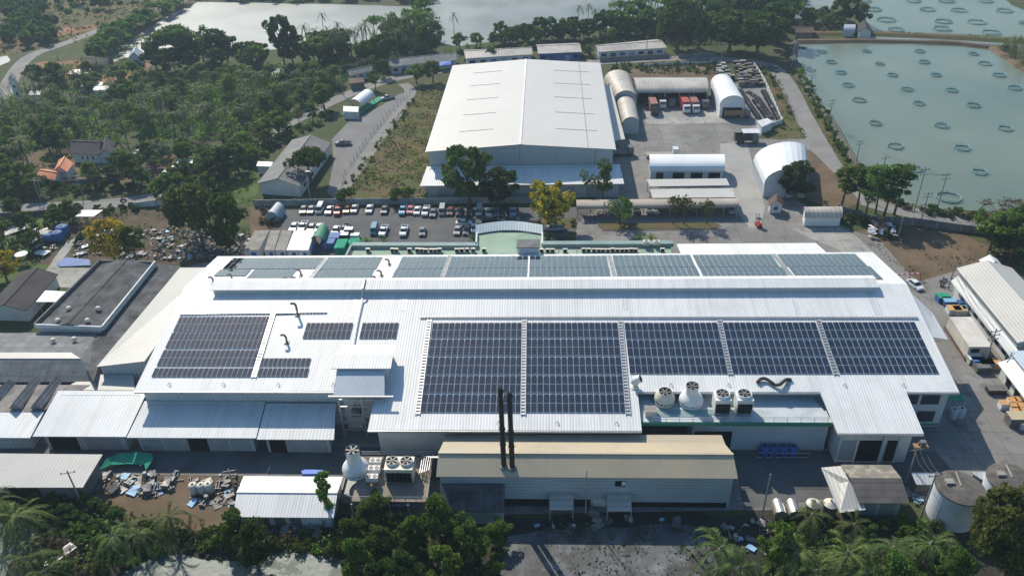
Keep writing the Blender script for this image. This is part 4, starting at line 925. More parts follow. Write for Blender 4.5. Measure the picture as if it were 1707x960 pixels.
t, w_ = mono('portable_cabin', 'white boxy portable cabin on the gravel lot with a green net beside it', 'cabin', Q(2.7, (572,186), (597,187), (598,178), (572,177)), M['white_roof2'], M['wall'], over=.05)
t = thing('green_shade_net', 'bright green shade net lying along the portable cabin on the gravel lot', 'net', at(610,188,0)); mb = MB(); pp = [at(*p) for p in ((597,194),(638,167),(632,163),(598,184),(572,190),(572,194))]; mb.prism([(p.x,p.y) for p in pp], .06, .5); mb.build('net', M['greennet'], t)

# shop rows and houses beyond the road
def rowhouse(label, q, zr, m, wm='bwall', rt=.5, doors=5):
    t, w_ = gable('row_house', label, 'house', q, zr, m, M[wm], over=.7, rt=rt)
    for k in range(doors):
        u = (k+.2)/doors; opening(t, 'door' if k % 2 else 'window', M[('blk','glass','tankblue','shutter')[k % 4]], w_[0], w_[1], u, u+.55/doors, .1 if k % 2 else 1.0, 2.2, .05)
    return t
rowhouse('short grey roofed row building by the bend, left of the long shop row', Q(3.2, (582,127,3), (622,118,3), (619,110,3), (578,119,3)), 4.2, M['grey_roof'], doors=3)
rowhouse('long grey shop row with a blue awning behind the bend of the road', Q(3.2, (650,112,3.2), (763,100,3.2), (757,88,3.2), (643,99,3.2)), 4.6, M['grey_roof'], doors=8)
t = mono('blue_awning', 'bright blue awning on the front of the long shop row', 'awning', Q(2.6, (733,110,2.4), (752,108,2.4), (752,102,3.2), (731,103,3.2)), M['bluetarp'], posts=2)
rowhouse('brown-grey row house just behind the rear left roof corner of the warehouse', Q(3.4, (776,98,3.4), (888,91,3.4), (886,79,3.4), (772,84,3.4)), 4.8, M['vaultx'], doors=6)
rowhouse('grey row house with blue front, behind the warehouse ridge', Q(3.4, (897,90,3.4), (970,87,3.4), (964,72,3.4), (893,75,3.4)), 4.8, M['vaultx'], 'tankblue', doors=5)
rowhouse('long low grey row house right of the blue-fronted one', Q(3.2, (997,87,3.2), (1112,80,3.2), (1095,66,3.2), (990,76,3.2)), 4.4, M['vaultx'], doors=7)
mono('roadside_stall', 'weathered brown stall roof by the road bend', 'stall', Q(2.8, (583,140,2.6), (608,137,2.6), (605,129,3.0), (580,131,3.0)), M['brownroof'], M['greywall'], over=.3)
t, w_ = gable('house', 'house with a blue-grey slate roof and small windows behind the yellow shrub', 'house', Q(3.2, (118,256), (166,258), (176,236), (122,234)), 5.2, M['slate_roof'], M['bwall'], axis='x', over=.5)
for k in range(3): opening(t, 'window', M['glass'], w_[0], w_[1], .3+k*.2, .37+k*.2, 1.2, 2.3, .05)
gable('house', 'hip wing with a slate roof at the right of the slate roofed house', 'house', Q(3.0, (163,259), (190,258), (190,237), (168,236)), 4.8, M['slate_roof'], M['bwall'], axis='y', over=.4)
t, w_ = gable('orange_roof_house', 'house with a bright orange tiled roof beside the coconut palms', 'house', Q(3.0, (90,284), (112,287), (123,272), (98,266)), 4.6, M['orange'], M['wall'], axis='y', over=.5)
gable('orange_roof_house', 'lower orange tiled porch roof in front of the orange roofed house', 'porch', Q(2.6, (60,296), (92,300), (103,288), (76,282)), 3.8, M['orange'], M['wall'], axis='x', over=.5)
mono('white_canopy', 'cream flat canopy at the bend of the lane near the mid left trees', 'canopy', Q(3.0, (286,278,2.8), (316,278,2.8), (325,266,3.2), (298,265,3.2)), M['white_roof2'], posts=3)
mono('lower_canopy', 'small off-white roof just below the cream flat canopy by the lane', 'canopy', Q(2.6, (265,292,2.4), (290,293,2.4), (298,284,2.8), (275,283,2.8)), M['pale_sheet'], M['greywall'])
gable('house', 'low house with a dark grey roof between the pond corner and the tan flat roof', 'house', Q(3, (131,113), (178,109), (190,98), (150,94)), 4.6, M['slate_roof'], M['greywall'], axis='x', over=.4)
t, w_ = gable('house', 'small blue-grey gabled house at the near edge of the left pond', 'house', Q(3.2, (214,96), (236,97), (238,87), (218,86)), 5.4, mat('blue_grey_roof', (.22,.27,.34), rough=.6, stripe=.6), M['bwall'], axis='y', over=.4)
opening(t, 'window', M['glass'], w_[3], w_[0], .3, .7, .8, 2.0, .05)
mono('tan_roof_shed', 'flat tan roofed shed among the left palms', 'shed', Q(3, (111,124,2.6), (146,123,2.6), (151,115,3.2), (120,116,3.2)), M['tan_roof'], M['greywall'])
mono('red_roof_shed', 'rust-red roof left of the flat tan shed', 'shed', Q(3, (70,127,2.6), (104,127,2.6), (106,118,3.2), (76,118,3.2)), M['brownroof'], M['greywall'])
mono('white_roof_shed', 'long whitish flat roof deep among the left palms', 'shed', Q(3, (155,151,3), (182,150,3), (184,143,3.2), (157,144,3.2)), M['white_roof2'], M['wall'])
mono('white_roof_shed', 'narrow pale roof just behind the long whitish roof among the palms', 'shed', Q(3, (127,145,3), (170,142,3), (172,137,3.2), (132,139,3.2)), M['pale_sheet'], M['wall'])
mono('white_roof_shed', 'small pale blue roof half hidden by palms near the left lane', 'shed', Q(3, (47,159,3), (67,158,3), (68,152,3.2), (50,152,3.2)), M['white_roof2'], M['wall'])
t, w_ = gable('swiftlet_tower', 'narrow tall white building standing beside the lane at the left edge', 'tower house', Q(8, (13,134), (26,134), (26,127), (14,127)), 9.6, M['grey_roof'], M['wall'], axis='y', over=.3)
for z in (2,5): opening(t, 'window', M['blk'], w_[3], w_[0], .35, .65, z, z+1, .05)
gable('pond_hut', 'rusty roofed hut at the corner of the main fish pond', 'hut', Q(2.8, (1325,55), (1357,55), (1355,45), (1326,46)), 4.0, M['brownroof'], M['greywall'], axis='x')
gable('pond_hut', 'grey pyramid-roofed hut under the round tree beside the upper fish pond', 'hut', Q(3, (1430,54), (1455,53), (1448,40), (1430,42)), 5.0, M['slate_roof'], M['wall'], axis='y')
vault('pond_tent', 'pale domed shelter left of the grey hut on the pond bank', 'shelter', Q(1.8, (1405,55), (1425,55), (1424,47), (1406,47)), 4.0, M['canvasb'], M['canvasb'], axis='x')

# sheds and roofs of the right edge
ra = thing('right_warehouse', 'long grey-roofed warehouse running off the right picture edge', 'warehouse', at(1690,520,0))
P0 = at(1594,447,6.0); P1 = at(1679,566,6.0); x1_ = P0.x; P1.x = P0.x
rgx = at(1648,437,8.0).x; y0_, y1_ = P1.y-1, P0.y; ex = rgx+(rgx-x1_)
mb = MB(); mb.slab([(x1_,y0_,6), (rgx,y0_,8), (rgx,y1_,8), (x1_,y1_,6)], .15); mb.slab([(rgx,y0_,8), (ex,y0_,6), (ex,y1_,6), (rgx,y1_,8)], .15); mb.build('roof', M['pale_sheet'], ra)
mb = MB(); mb.prism([(x1_+.5,y0_+.5), (ex-.5,y0_+.5), (ex-.5,y1_-.5), (x1_+.5,y1_-.5)], 0, 5.8); mb.poly([(x1_+.5,y1_-.5,5.8),(rgx,y1_-.5,7.8),(ex-.5,y1_-.5,5.8)]); mb.poly([(x1_+.5,y0_+.5,5.8),(ex-.5,y0_+.5,5.8),(rgx,y0_+.5,7.8)]); mb.build('wall', M['ware_wall'], ra)
lx = at(1577,457,3.8).x
mb = MB(); mb.slab([(lx,y0_-1,3.6), (x1_-.05,y0_-1,5.0), (x1_-.05,y1_-1.5,5.0), (lx,y1_-1.5,3.6)], .12); mb.build('lean_to_roof', M['white_roof2'], ra)
mb = MB(); mb.box(lx+1.4, (y0_+y1_)/2, 0, .2, y1_-y0_-4, 3.8); mb.build('lean_to_wall', M['wall'], ra)
for k in range(7): opening(ra, 'window', M['glass'], (lx+1.3,y1_-4), (lx+1.3,y0_+1), .04+k*.14, .11+k*.14, 1.2, 2.6, .06)
gable('white_roof_annex', 'small bright white roof poking up behind the right grey warehouse', 'annex', Q(5.5, (1642,442), (1672,444), (1662,431), (1632,433)), 6.6, M['white_roof2'], M['wall'], axis='y')
rb = thing('blue_roof_shed', 'pale blue-white roof with an open side awning at the right picture edge', 'shed', at(1700,650,0))
bx, by1, by0 = at(1669,568,5).x, y0_-1.3, at(1707,690,5).y-6
mb = MB(); mb.slab([(bx,by0,5), (bx+16,by0,6.2), (bx+16,by1,6.2), (bx,by1,5)], .15); mb.build('roof', mat('pale_blue_roof', (.52,.60,.67), (.45,.53,.6), .1, .45, stripe=.6), rb)
ax = at(1653,590,3.6).x
mb = MB(); mb.slab([(ax,by0,3.4), (bx-.05,by0,4.6), (bx-.05,by1-1.5,4.6), (ax,by1-1.5,3.4)], .12); mb.build('awning', M['white_roof2'], rb)
mb = MB(); mb.box(ax+1.3, (by0+by1)/2, 0, .2, by1-by0-3, 3.4); mb.build('wall', M['wall'], rb)
mb = MB(); mb.prism([(bx+.2,by0+.3),(bx+15.5,by0+.3),(bx+15.5,by1-.3),(bx+.2,by1-.3)], 0, 4.8); mb.build('wall', M['wall'], rb)
for k in range(6): opening(rb, 'doorway', M['blk'], (ax+1.2,by1-3), (ax+1.2,by0+1), .05+k*.16, .13+k*.16, .2, 2.6, .06)
# white box container
co = thing('box_container', 'large dirty white box container parked in the right hand street', 'container', at(1625,580,0))
a, b, c, d = at(1616,578,3.2), at(1654,578,3.2), at(1622,528,3.2), at(1583,528,3.2); c = b+(d-a)
mb = MB(); mb.prism([(p.x,p.y) for p in (a,b,c,d)], .5, 3.2); mb.build('body', mat('dirty_white_box', (.60,.58,.53), (.48,.46,.42), .3, .7, stains=(.5,(.33,.31,.27),.5)), co)
mb = MB(); mb.obox((a+d)/2-Vector((.25,0,2.7)), (d-a)/2*1.05, (.12,0,0), (0,0,.15)); mb.build('skid', M['brownroof'], co)
opening(co, 'opening', M['blk'], (a.x,a.y), (b.x,b.y), .12, .5, 1.8, 2.7, .05)
# green gazebo at the right end of the factory
t = thing('green_awning', 'dark green awning beside the right end wall of the factory', 'awning', at(1588,670,0))
a, b, c, d = at(1567,668,4.0), at(1613,668,3.6), at(1600,652,4.6), at(1566,652,5.2)
mb = MB(); mb.slab([a,b,c,d], .12); mb.build('canvas', M['green_canvas'], t)
for p in (a,b,c): mb = MB(); mb.box(p.x-.2,p.y+.2,0,.12,.12,p.z-.15); mb.build('post', M['steel'], t)
# bottom right shed and tanks
sh = thing('pump_shed', 'shed with dark tiled roof and cream side roof, left of the big tanks', 'shed', at(1450,830,0))
a, b, c, d = at(1432,838,3.6), at(1517,840,3.6), at(1485,773.5,4.4), at(1402,774,4.4); r0, r1 = at(1417,796,5.2), at(1503,797,5.2)
b.y = a.y; c.y = d.y; r1.y = r0.y
mb = MB(); mb.slab([a,b,r1,r0], .15); mb.build('roof', mat('brown_grey_tiles', (.12,.11,.105), (.17,.155,.145), .5, .8, stripe=.4, srow=1.1), sh, label='dark tiled front slope')
mb = MB(); mb.slab([r0,r1,c,d], .15); mb.build('roof', mat('patched_tiles', (.24,.22,.18), (.16,.15,.13), .5, .8, stripe=.4, stains=(.6,(.5,.48,.38),.8)), sh, label='patched lighter rear slope')
e0, e1, e2, e3 = at(1400,854,3.0), at(1443,849,3.0), at(1402,776,4.2), at(1369,779,3.6)
mb = MB(); mb.slab([e0,e1,Vector((a.x+1,a.y+1,3.3)),r0-Vector((.1,0,.5)),e2,e3], .12); mb.build('side_roof', M['pale_sheet'], sh)
mb = MB(); mb.prism([(a.x+.8,a.y+.8),(b.x-.8,b.y+.8),(c.x-.6,c.y-.6),(d.x+.6,d.y-.6)], 0, 3.4); mb.build('wall', M['bwall'], sh)
opening(sh, 'door', M['shutter'], (a.x+.8,a.y+.8), (b.x-.8,a.y+.8), .1, .4, .1, 2.6, .05); opening(sh, 'door', M['shutter'], (a.x+.8,a.y+.8), (b.x-.8,a.y+.8), .5, .9, .1, 2.6, .05)
for (x, y, r, z, lb) in ((1601,813,3.5,6.0,'nearer big white round tank with a dark top, its side fully visible'), (1686,799,3.5,4.5,'big white round tank at the right edge, partly behind the leafy tree')):
    p = at(x,y,z); t = thing('storage_tank', lb, 'tank', (p.x,p.y,0), 'round storage tanks'); q0 = Vector((p.x,p.y,0))
    mb = MB(); mb.lathe([(r,0),(r,z)], q0, 40); mb.build('shell', M['tankw'], t, smooth=False)
    mb = MB(); mb.lathe([(r+.08,z-.12),(r+.08,z+.1),(r-.15,z+.12),(0.05,z+.45)], q0, 40); mb.build('top', M['tanktop'], t)
    mb = MB(); mb.box(p.x-1.4, p.y+.8, z+.25, 1.2, 1.0, .45); mb.build('hatch', M['pale'], t)
    mb = MB(); mb.tube([(p.x,p.y,z+.5),(p.x+.5,p.y+3,z+.3)], .12, 6); mb.build('pipe', M['pole'], t)
for i, (q, lb) in enumerate(((Q(2.6, (1528,807,2.4), (1560,807,2.4), (1598,788,3.2), (1519,787,3.2)), 'pale blue flat roof behind the nearer big round tank'), (Q(2.6, (1648,806,2.4), (1690,806,2.4), (1700,787,3.2), (1617,786,3.2)), 'pale blue flat roof between the two big round tanks'))):
    mono('flat_roof_store', lb, 'store', q, M['white_roof2'], M['greywall'])
for i, x in enumerate((1298,1322)):
    p = at(x,848,1.3); t = thing('horizontal_tank', 'dull steel horizontal drum tank by the alley, %s of the pair' % ('left','right')[i], 'tank', (p.x,p.y,0), 'horizontal steel tanks'); mb = MB()
    mb.tube([p+Vector((0,-1.3,0)), p+Vector((0,1.3,0))], .98, 18); mb.build('drum', M['stainless'], t)
    for k in (-1,1): mb = MB(); mb.box(p.x,p.y+k*.9,0,1.4,.2,.6); mb.build('cradle', M['dsteel'], t)
for i, x in enumerate((1352,1380)):
    p = at(x,858,0); t = thing('cone_top_tank', 'upright cone-topped tank beside the steel drum tanks, %s of the pair' % ('left','right')[i], 'tank', p, 'cone-topped tanks')
    mb = MB(); mb.lathe([(1.1,.5),(1.1,2.6)], p, 20); mb.build('body', M['dsteel'], t); mb = MB(); mb.lathe([(1.15,2.6),(.5,3.05),(.2,3.15)], p, 20); mb.build('cone_top', M['fibc'], t)
    mb = MB(); mb.lathe([(.18,3.1),(.18,3.4)], p, 8); mb.build('manhole', M['dsteel'], t)
    for k in range(4): mb = MB(); mb.box(p.x+.8*(1 if k%2 else -1), p.y+.8*(1 if k//2 else -1), 0, .14,.14,.6); mb.build('leg', M['dsteel'], t)

# ------------------------------------------------------------------ green annex behind the factory
an = thing('office_annex', 'low green-screed flat roofed office wing with teal parapets behind the rear roof edge', 'annex', at(850,415,0)); ZA = 4.6
def deckpoly(px, z=ZA): return [at(x,y,z) for x,y in px]
d1 = deckpoly([(580,436),(1120,432),(1118,410),(906,411),(905,404),(904,388),(794,388),(793,411),(592,412)])
mb = MB(); mb.prism([(p.x,p.y) for p in d1], 0, ZA)
mb.build('block', M['annex'], an)
def parapet(t, p0_, p1_, h_=.9, w_=1.6, m='parapet', z=ZA):
    a, b = at(*p0_, z), at(*p1_, z); d = (b-a).normalized(); n_ = Vector((-d.y,d.x,0)); mb = MB(); mb.obox((a+b)/2+Vector((0,0,h_/2)), (b-a)/2, n_*w_/2, (0,0,h_/2)); return mb.build('parapet', M[m], t)
parapet(an, (588,412),(797,412)); parapet(an, (905,410),(1122,409)); parapet(an, (586,414),(577,432), w_=.5); parapet(an, (794,412),(795,392), w_=.4, m='wall'); parapet(an, (904,411),(904,392), w_=.4, m='wall')
for x in (615,645,675,707,738,768,932,962,993,1024,1056,1090):
    a, b = at(x,413.5,ZA+.03), at(x+ (853-x)*.03,432,ZA+.03); mb = MB(); mb.obox((a+b)/2, (b-a)/2, (.12,0,0), (0,0,.05)); mb.build('upstand', M['dsteel'], an)
cc = thing('curved_canopy', 'curved blue-grey glazed entrance canopy behind the white stair-head box', 'canopy', at(848,382,0))
mb = MB(); N = 16
for i in range(N):
    def P(u, r): 
        x = 793+112*u; y = (375 if r else 390)-6.5*math.sin(math.pi*u)*1.0; return at(x, y, 5.8 if r else 5.0)
    mb.slab([P(i/N,0), P((i+1)/N,0), P((i+1)/N,1), P(i/N,1)], .12)
mb.build('glazing', mat('blue_grey_sheet', (.24,.33,.38), (.3,.4,.45), .4, .5, stripe=.7), cc)
for i in range(9): p = P(i/8*.98+.01, 0); mb = MB(); mb.box(p.x,p.y+.15,ZA,.12,.12,p.z-ZA-.1); mb.build('post', M['steel'], cc)
sb = thing('stair_head', 'white box with a dark top standing on the rear roof edge by the green annex', 'stair head', at(881,425,0)); a, b = at(863,425,9.6), at(899,425,9.6)
mb = MB(); mb.prism([(a.x,153.0),(b.x,153.0),(b.x,156.4),(a.x,156.4)], 4.6, 12.0); mb.build('wall', M['bwall'], sb); mb = MB(); mb.prism([(a.x-.2,152.9),(b.x+.2,152.9),(b.x+.2,156.6),(a.x-.2,156.6)], 12.02, 12.2); mb.build('roof', M['greywall'], sb)
rng = random.Random(4)
xs = [614,655,661,683,696,703,710,719,726,733,762,770,779,789,807,903,913,921,942,973,981,990,998,1005,1013,1021,1029,1037,1044,1052,1059,1104]
for i, x in enumerate(xs):
    p = at(x, 420.5+rng.uniform(-.6,.6), ZA); t = thing('air_conditioner', 'small white outdoor air conditioner on the green annex roof, %s from the left' % ordw(i+1), 'air conditioner', p, 'air conditioners on the annex roof')
    mb = MB(); mb.box(p.x,p.y,p.z+.15,1.05,.5,.85); mb.build('casing', M['fibc'], t); mb = MB(); mb.box(p.x,p.y-.26,p.z+.22,.75,.04,.7); mb.build('fan_grille', M['blk'], t)
for i in range(2):
    p = at(1077+i*17,407,ZA+.9); t = thing('roof_unit', 'pale box unit on the teal parapet, %s one' % ('left','right')[i], 'roof unit', p); mb = MB(); mb.box(p.x,p.y,p.z,1.4,1.0,.9); mb.build('casing', M['fibc'], t); mb = MB(); mb.lathe([(.35,.9),(.35,.98)], p, 10); mb.build('fan_grille', M['dsteel'], t)

# portable offices and tents at the car park
for i, (x0_, x1_, m_, lb) in enumerate(((420,449,'cabin','leftmost grey flat roofed site cabin'), (446,467,'cabin','second site cabin from the left, brownish roof'), (465,487,'cabin','middle site cabin with a peeling roof'), (485,508,'pale_sheet','fourth site cabin, light grey roof'), (503,525,'white_roof','brightest white site cabin, next to the green tent'))):
    q = Q(2.9, (x0_-(8 if i<4 else 9), 417), (x0_+11, 417), (x1_, 384), (x0_+5, 384)); q[0] = q[3]+(q[1]-q[2])
    t, w_ = mono('site_cabin', lb, 'cabin', q, M[m_], M['wall'], over=.05, group='site cabins by the car park')
    opening(t, 'window', M['tankblue'], w_[0], w_[1], .45, .8, 1.2, 2.2, .05)
vault('green_tent', 'dark green barrel tent beside the bright white site cabin', 'tent', Q(1.9, (518,404), (542,406), (549,386), (531,384)), 3.9, M['green_canvas'], M['green_canvas'], axis='y', ends=False, front=False, rear=False, posts=3, over=.15)
vault('blue_white_tent', 'blue and white barrel car tent at the left end of the car park', 'tent', Q(1.4, (445,362), (463,364), (475,349), (459,345)), 3.2, M['canvasb'], M['ltblue'], axis='y', over=.1)
# boundary walls and fences
def wallrun(label, px, h_, th=.2, m='fence', posts=0, name='boundary_wall', cat='wall'):
    P = [at(*p) for p in px]; t = thing(name, label, cat, P[0]); mb = MB()
    for a, b in zip(P, P[1:]):
        d = (b-a); l = d.length; d.normalize(); mb.obox((a+b)/2+Vector((0,0,h_/2)), d*l/2, Vector((-d.y,d.x,0))*th/2, (0,0,h_/2))
    mb.build('panel', M[m], t)
    if posts:
        k = 0
        for a, b in zip(P, P[1:]):
            n_ = max(1, int((b-a).length/posts))
            for i in range(n_):
                p = a.lerp(b, i/n_); mb = MB(); mb.box(p.x,p.y,0,th+.18,th+.18,h_+.18); mb.build('pier', M['pole'], t); k += 1
                if k > 95: return t
    return t
wallrun('pale boundary wall behind the parked cars, from the scrap yard to the warehouse', [(425,344),(560,342),(712,340),(860,339),(900,339)], 1.9, posts=5)
wallrun('short white wall section left of the brown-green trees by the lane', [(222,346),(262,343),(290,342)], 1.6, m='wall', posts=4)
wallrun('grey retaining wall along the far side of the left lane', [(0,318),(110,310),(200,302)], 1.7, m='greywall')
wallrun('dark weathered wall between the dirt field and the pond road', [(1395,352),(1450,372),(1520,375),(1600,386),(1650,392),(1707,396)], 2.0, m='greywall', posts=5)
wallrun('white wall around the motorbike lot on the road side', [(1254,108),(1264,122),(1276,143),(1290,175),(1300,200),(1304,206),(1267,220)], 1.6, m='wall', posts=4)
wallrun('long grey wall in front of the row houses beyond the road', [(1000,104),(1060,100),(1114,97)], 1.8, m='greywall')
wallrun('dark wall right of the gap in front of the big trees', [(1131,98),(1190,95)], 1.8, m='greywall')
wallrun('low white railing along the road behind the truck garage', [(1072,112),(1130,108),(1200,106)], 1.0, .1, m='wall', posts=3)
wallrun('grey wall at the near side of the road, left of the scrap yard canopy', [(0,364),(60,360),(120,354)], 1.6, m='greywall')
P = [at(*p) for p in ((688,150),(650,190),(610,238),(575,290),(566,318))]; t = thing('wire_fence', 'wire fence between the gravel drive and the dry grass field', 'fence', P[0]); mb = MB()
for z in (.3,.7,1.1,1.45): mb.tube([p+Vector((0,0,z)) for p in P], .02, 4)
mb.build('wires', M['steel'], t)
for a, b in zip(P, P[1:]):
    for i in range(int((b-a).length/3.5)): p = a.lerp(b, i*3.5/(b-a).length); mb = MB(); mb.box(p.x,p.y,0,.12,.12,1.6); mb.build('post', M['pole'], t)
wallrun('dark blue fence in the housing plot near the lane', [(237,268),(262,262),(285,252)], 1.7, .1, m='tankblue', name='blue_fence', cat='fence')
# ================================================================== VEHICLES
def wheels(t, xs, w_, r, m='black'):
    for x in xs:
        for s_ in (-1, 1): mb = MB(); mb.tube([(s_*(w_/2-.12), x, r), (s_*(w_/2+.04), x, r)], r, 10); mb.build('wheel', M[m], t)
def loft(secs, name, m, t, smooth=False):
    """secs: list of (y, z0, z1, half width bottom, half width top)"""
    mb = MB(); n = len(secs); i = 0
    for y, z0, z1, wb, wt in secs: mb.v += [(-wb,y,z0),(wb,y,z0),(wt,y,z1),(-wt,y,z1)]
    for k in range(n-1):
        a = 4*k
        for j in range(4): mb.f.append((a+j, a+(j+1)%4, a+4+(j+1)%4, a+4+j)); mb.mi.append(0)
    mb.f.append((3,2,1,0)); mb.f.append((4*n-4,4*n-3,4*n-2,4*n-1)); mb.mi += [0,0]
    return mb.build(name, m, t, smooth)
PAINT = {}
def paint(c):
    if c not in PAINT: PAINT[c] = mat('car_paint_%s' % c, dict(white=(.62,.63,.64), black=(.012,.012,.014), silver=(.35,.36,.37), grey=(.12,.13,.14), red=(.33,.02,.02), orange=(.5,.16,.02), blue=(.2,.35,.45), teal=(.03,.2,.27), pink=(.45,.08,.12), darkred=(.14,.02,.02), tan=(.3,.26,.2))[c], rough=.28, spec=.6)
    return PAINT[c]
CARS = {}
def car_proto(kind, c):
    k = (kind, c)
    if k in CARS: return CARS[k]
    t = thing({'car':'parked_car','pickup':'pickup_truck','van':'parked_van'}[kind], 'x', {'car':'car','pickup':'pickup truck','van':'van'}[kind], (0,0,0)); PROTOS.append(t)
    W = .88
    if kind == 'car':
        loft([(-2.15,.35,.62,W*.85,W*.8),(-2.0,.28,.78,W,W*.93),(-1.0,.28,.95,W,W*.95),(1.4,.28,.98,W,W*.95),(2.05,.3,.92,W,W*.9),(2.2,.4,.75,W*.85,W*.8)], 'body', paint(c), t)
        loft([(-1.15,.93,.95,W*.86,W*.8),(-.5,.94,1.42,W*.88,W*.68),(.9,.94,1.44,W*.88,W*.68),(1.6,.94,.98,W*.84,W*.74)], 'windows', M['glass'], t)
        loft([(-.45,1.4,1.47,W*.7,W*.64),(.85,1.4,1.49,W*.7,W*.64)], 'roof', paint(c), t); ys = (-1.35,1.35)
    elif kind == 'van':
        loft([(-2.35,.35,.9,W*.95,W*.85),(-2.1,.3,1.05,W,W*.95),(2.35,.3,1.1,W,W*.95)], 'body', paint(c), t)
        loft([(-1.9,1.04,1.1,W*.92,W*.86),(-1.3,1.05,1.82,W*.94,W*.8),(2.3,1.05,1.82,W*.94,W*.8)], 'windows', M['glass'], t)
        loft([(-1.25,1.8,1.9,W*.84,W*.76),(2.25,1.8,1.9,W*.84,W*.76)], 'roof', paint(c), t); ys = (-1.5,1.5)
    else:
        loft([(-2.55,.45,.85,W*.9,W*.84),(-2.3,.4,1.0,W,W*.94),(-1.2,.4,1.1,W,W*.96),(.55,.4,1.12,W,W*.96)], 'body', paint(c), t)
        loft([(-1.3,1.08,1.12,W*.88,W*.82),(-.75,1.09,1.66,W*.9,W*.72),(.35,1.09,1.68,W*.9,W*.74),(.6,1.09,1.14,W*.86,W*.8)], 'windows', M['glass'], t)
        loft([(-.7,1.65,1.72,W*.74,W*.68),(.32,1.65,1.73,W*.74,W*.68)], 'roof', paint(c), t)
        mb = MB()
        for s_ in (-1,1): mb.box(s_*(W-.06),1.62,.4,.1,2.1,.7)
        mb.box(0,2.65,.4,2*W-.02,.1,.68); mb.box(0,1.6,.4,2*W-.2,2.0,.25); mb.build('cargo_bed', paint(c), t); ys = (-1.6,1.65)
    wheels(t, ys, 2*W-.1, .34 if kind != 'pickup' else .39)
    for s_ in (-1, 1): mb = MB(); y = {'car':-2.12,'van':-2.3,'pickup':-2.5}[kind]; mb.box(s_*.6,y,.6,.32,.12,.14); mb.build('headlight', M['fib'], t)
    CARS[k] = t; return t
def car(kind, c, px, py, rot, label, group=None):
    return place(car_proto(kind, c), at(px,py,0), rot, label, group)
Z6 = lambda x, y: (430+x/3.97, 240+y/3.97)
rear = [(305,440,'car','black'),(355,440,'car','grey'),(413,435,'van','white'),(475,443,'car','white'),(532,447,'pickup','red'),(592,437,'car','orange'),(641,434,'car','silver'),(740,435,'car','white'),(840,440,'car','black'),(961,443,'pickup','blue'),(1011,440,'car','pink'),(1056,446,'car','white'),(1112,450,'pickup','white'),(1161,460,'car','grey'),(1221,447,'van','silver'),(1275,450,'car','darkred'),(1335,452,'car','black'),(1400,455,'car','black'),(1466,447,'van','white'),(1530,457,'car','white'),(1583,457,'car','grey'),(1633,457,'car','black'),(1685,454,'car','blue')]
for i, (x, y, k, c) in enumerate(rear):
    p = Z6(x, y+8); car(k, c, p[0], p[1], rng.uniform(-.06,.06), '%s %s along the car park wall, %s from the left' % (c.replace('darkred','dark red').replace('blue','light blue'), {'car':'car','pickup':'pickup truck','van':'van'}[k], ordw(i+1)), 'vehicles parked along the car park wall')
frontr = [(243,562,'car','white','half hidden behind the site cabins, leftmost'),(300,562,'pickup','white','behind the fourth site cabin'),(358,568,'car','tan','behind the brightest white site cabin'),(408,568,'car','white','just behind the green barrel tent'),(518,585,'car','white','right of the green barrel tent'),(580,580,'pickup','grey','behind the white sheets on pallets'),(771,583,'van','teal','beside a white pickup in the middle of the car park'),(832,590,'pickup','white','beside the teal van'),(967,590,'pickup','white','standing alone in the middle of the near row'),(1090,592,'car','grey','standing alone right of the lone white pickup'),(1322,585,'car','silver','near the curved canopy, left of a pair'),(1382,585,'car','grey','near the curved canopy, right of a pair')]
for x, y, k, c, lb in frontr:
    p = Z6(x, y); car(k, c, p[0], p[1], rng.uniform(-.08,.08), '%s %s %s' % (c, {'car':'car','pickup':'pickup truck','van':'van'}[k], lb), 'vehicles in the near car park row')
p = Z6(1364,535); car('car','white', p[0], p[1], math.pi/2, 'white car parked crosswise behind the pair near the curved canopy')
p = Z6(1434,570); car('car','white', p[0], p[1], .05, 'white car pressed against the left side of the curved canopy')
p = Z6(1540,515); car('car','black', p[0], p[1], math.pi/2, 'black car crosswise behind the curved canopy')
p = Z6(1680,512); car('car','grey', p[0], p[1], math.pi/2, 'grey car crosswise near the yellow flowering tree')
car('pickup','silver', 924, 384, -math.pi/2, 'silver pickup truck beside the flower bed right of the curved canopy')
car('pickup','silver', 646, 166, -math.pi/2+.5, 'silver pickup truck alone on the gravel lot near the white arched tent')
car('pickup','grey', 572, 242, -math.pi/2, 'dark pickup truck on the gravel lot beside the long dark roofed house')
car('car','black', 354, 258, -math.pi/2+.7, 'black car on the left lane under the trees')
car('van','grey', 1290, 118, .35, 'dark grey van driving on the road between the motorbike lot and the pond')
for i, (x, c) in enumerate(((1082,'silver'),(1093,'white'),(1218,'silver'),(1132,'black'),(1020,'white'),(1060,'grey'),(1160,'black'))):
    car('car', c, x, 352, 0, '%s car under the long arched carport, %s from the left' % (c, ordw([1082,1093,1218,1132,1020,1060,1160].index(x)*0+sorted([1082,1093,1218,1132,1020,1060,1160]).index(x)+1)), 'cars under the long carport')
car('car','white', 1218, 292, math.pi/2, 'x') if False else None
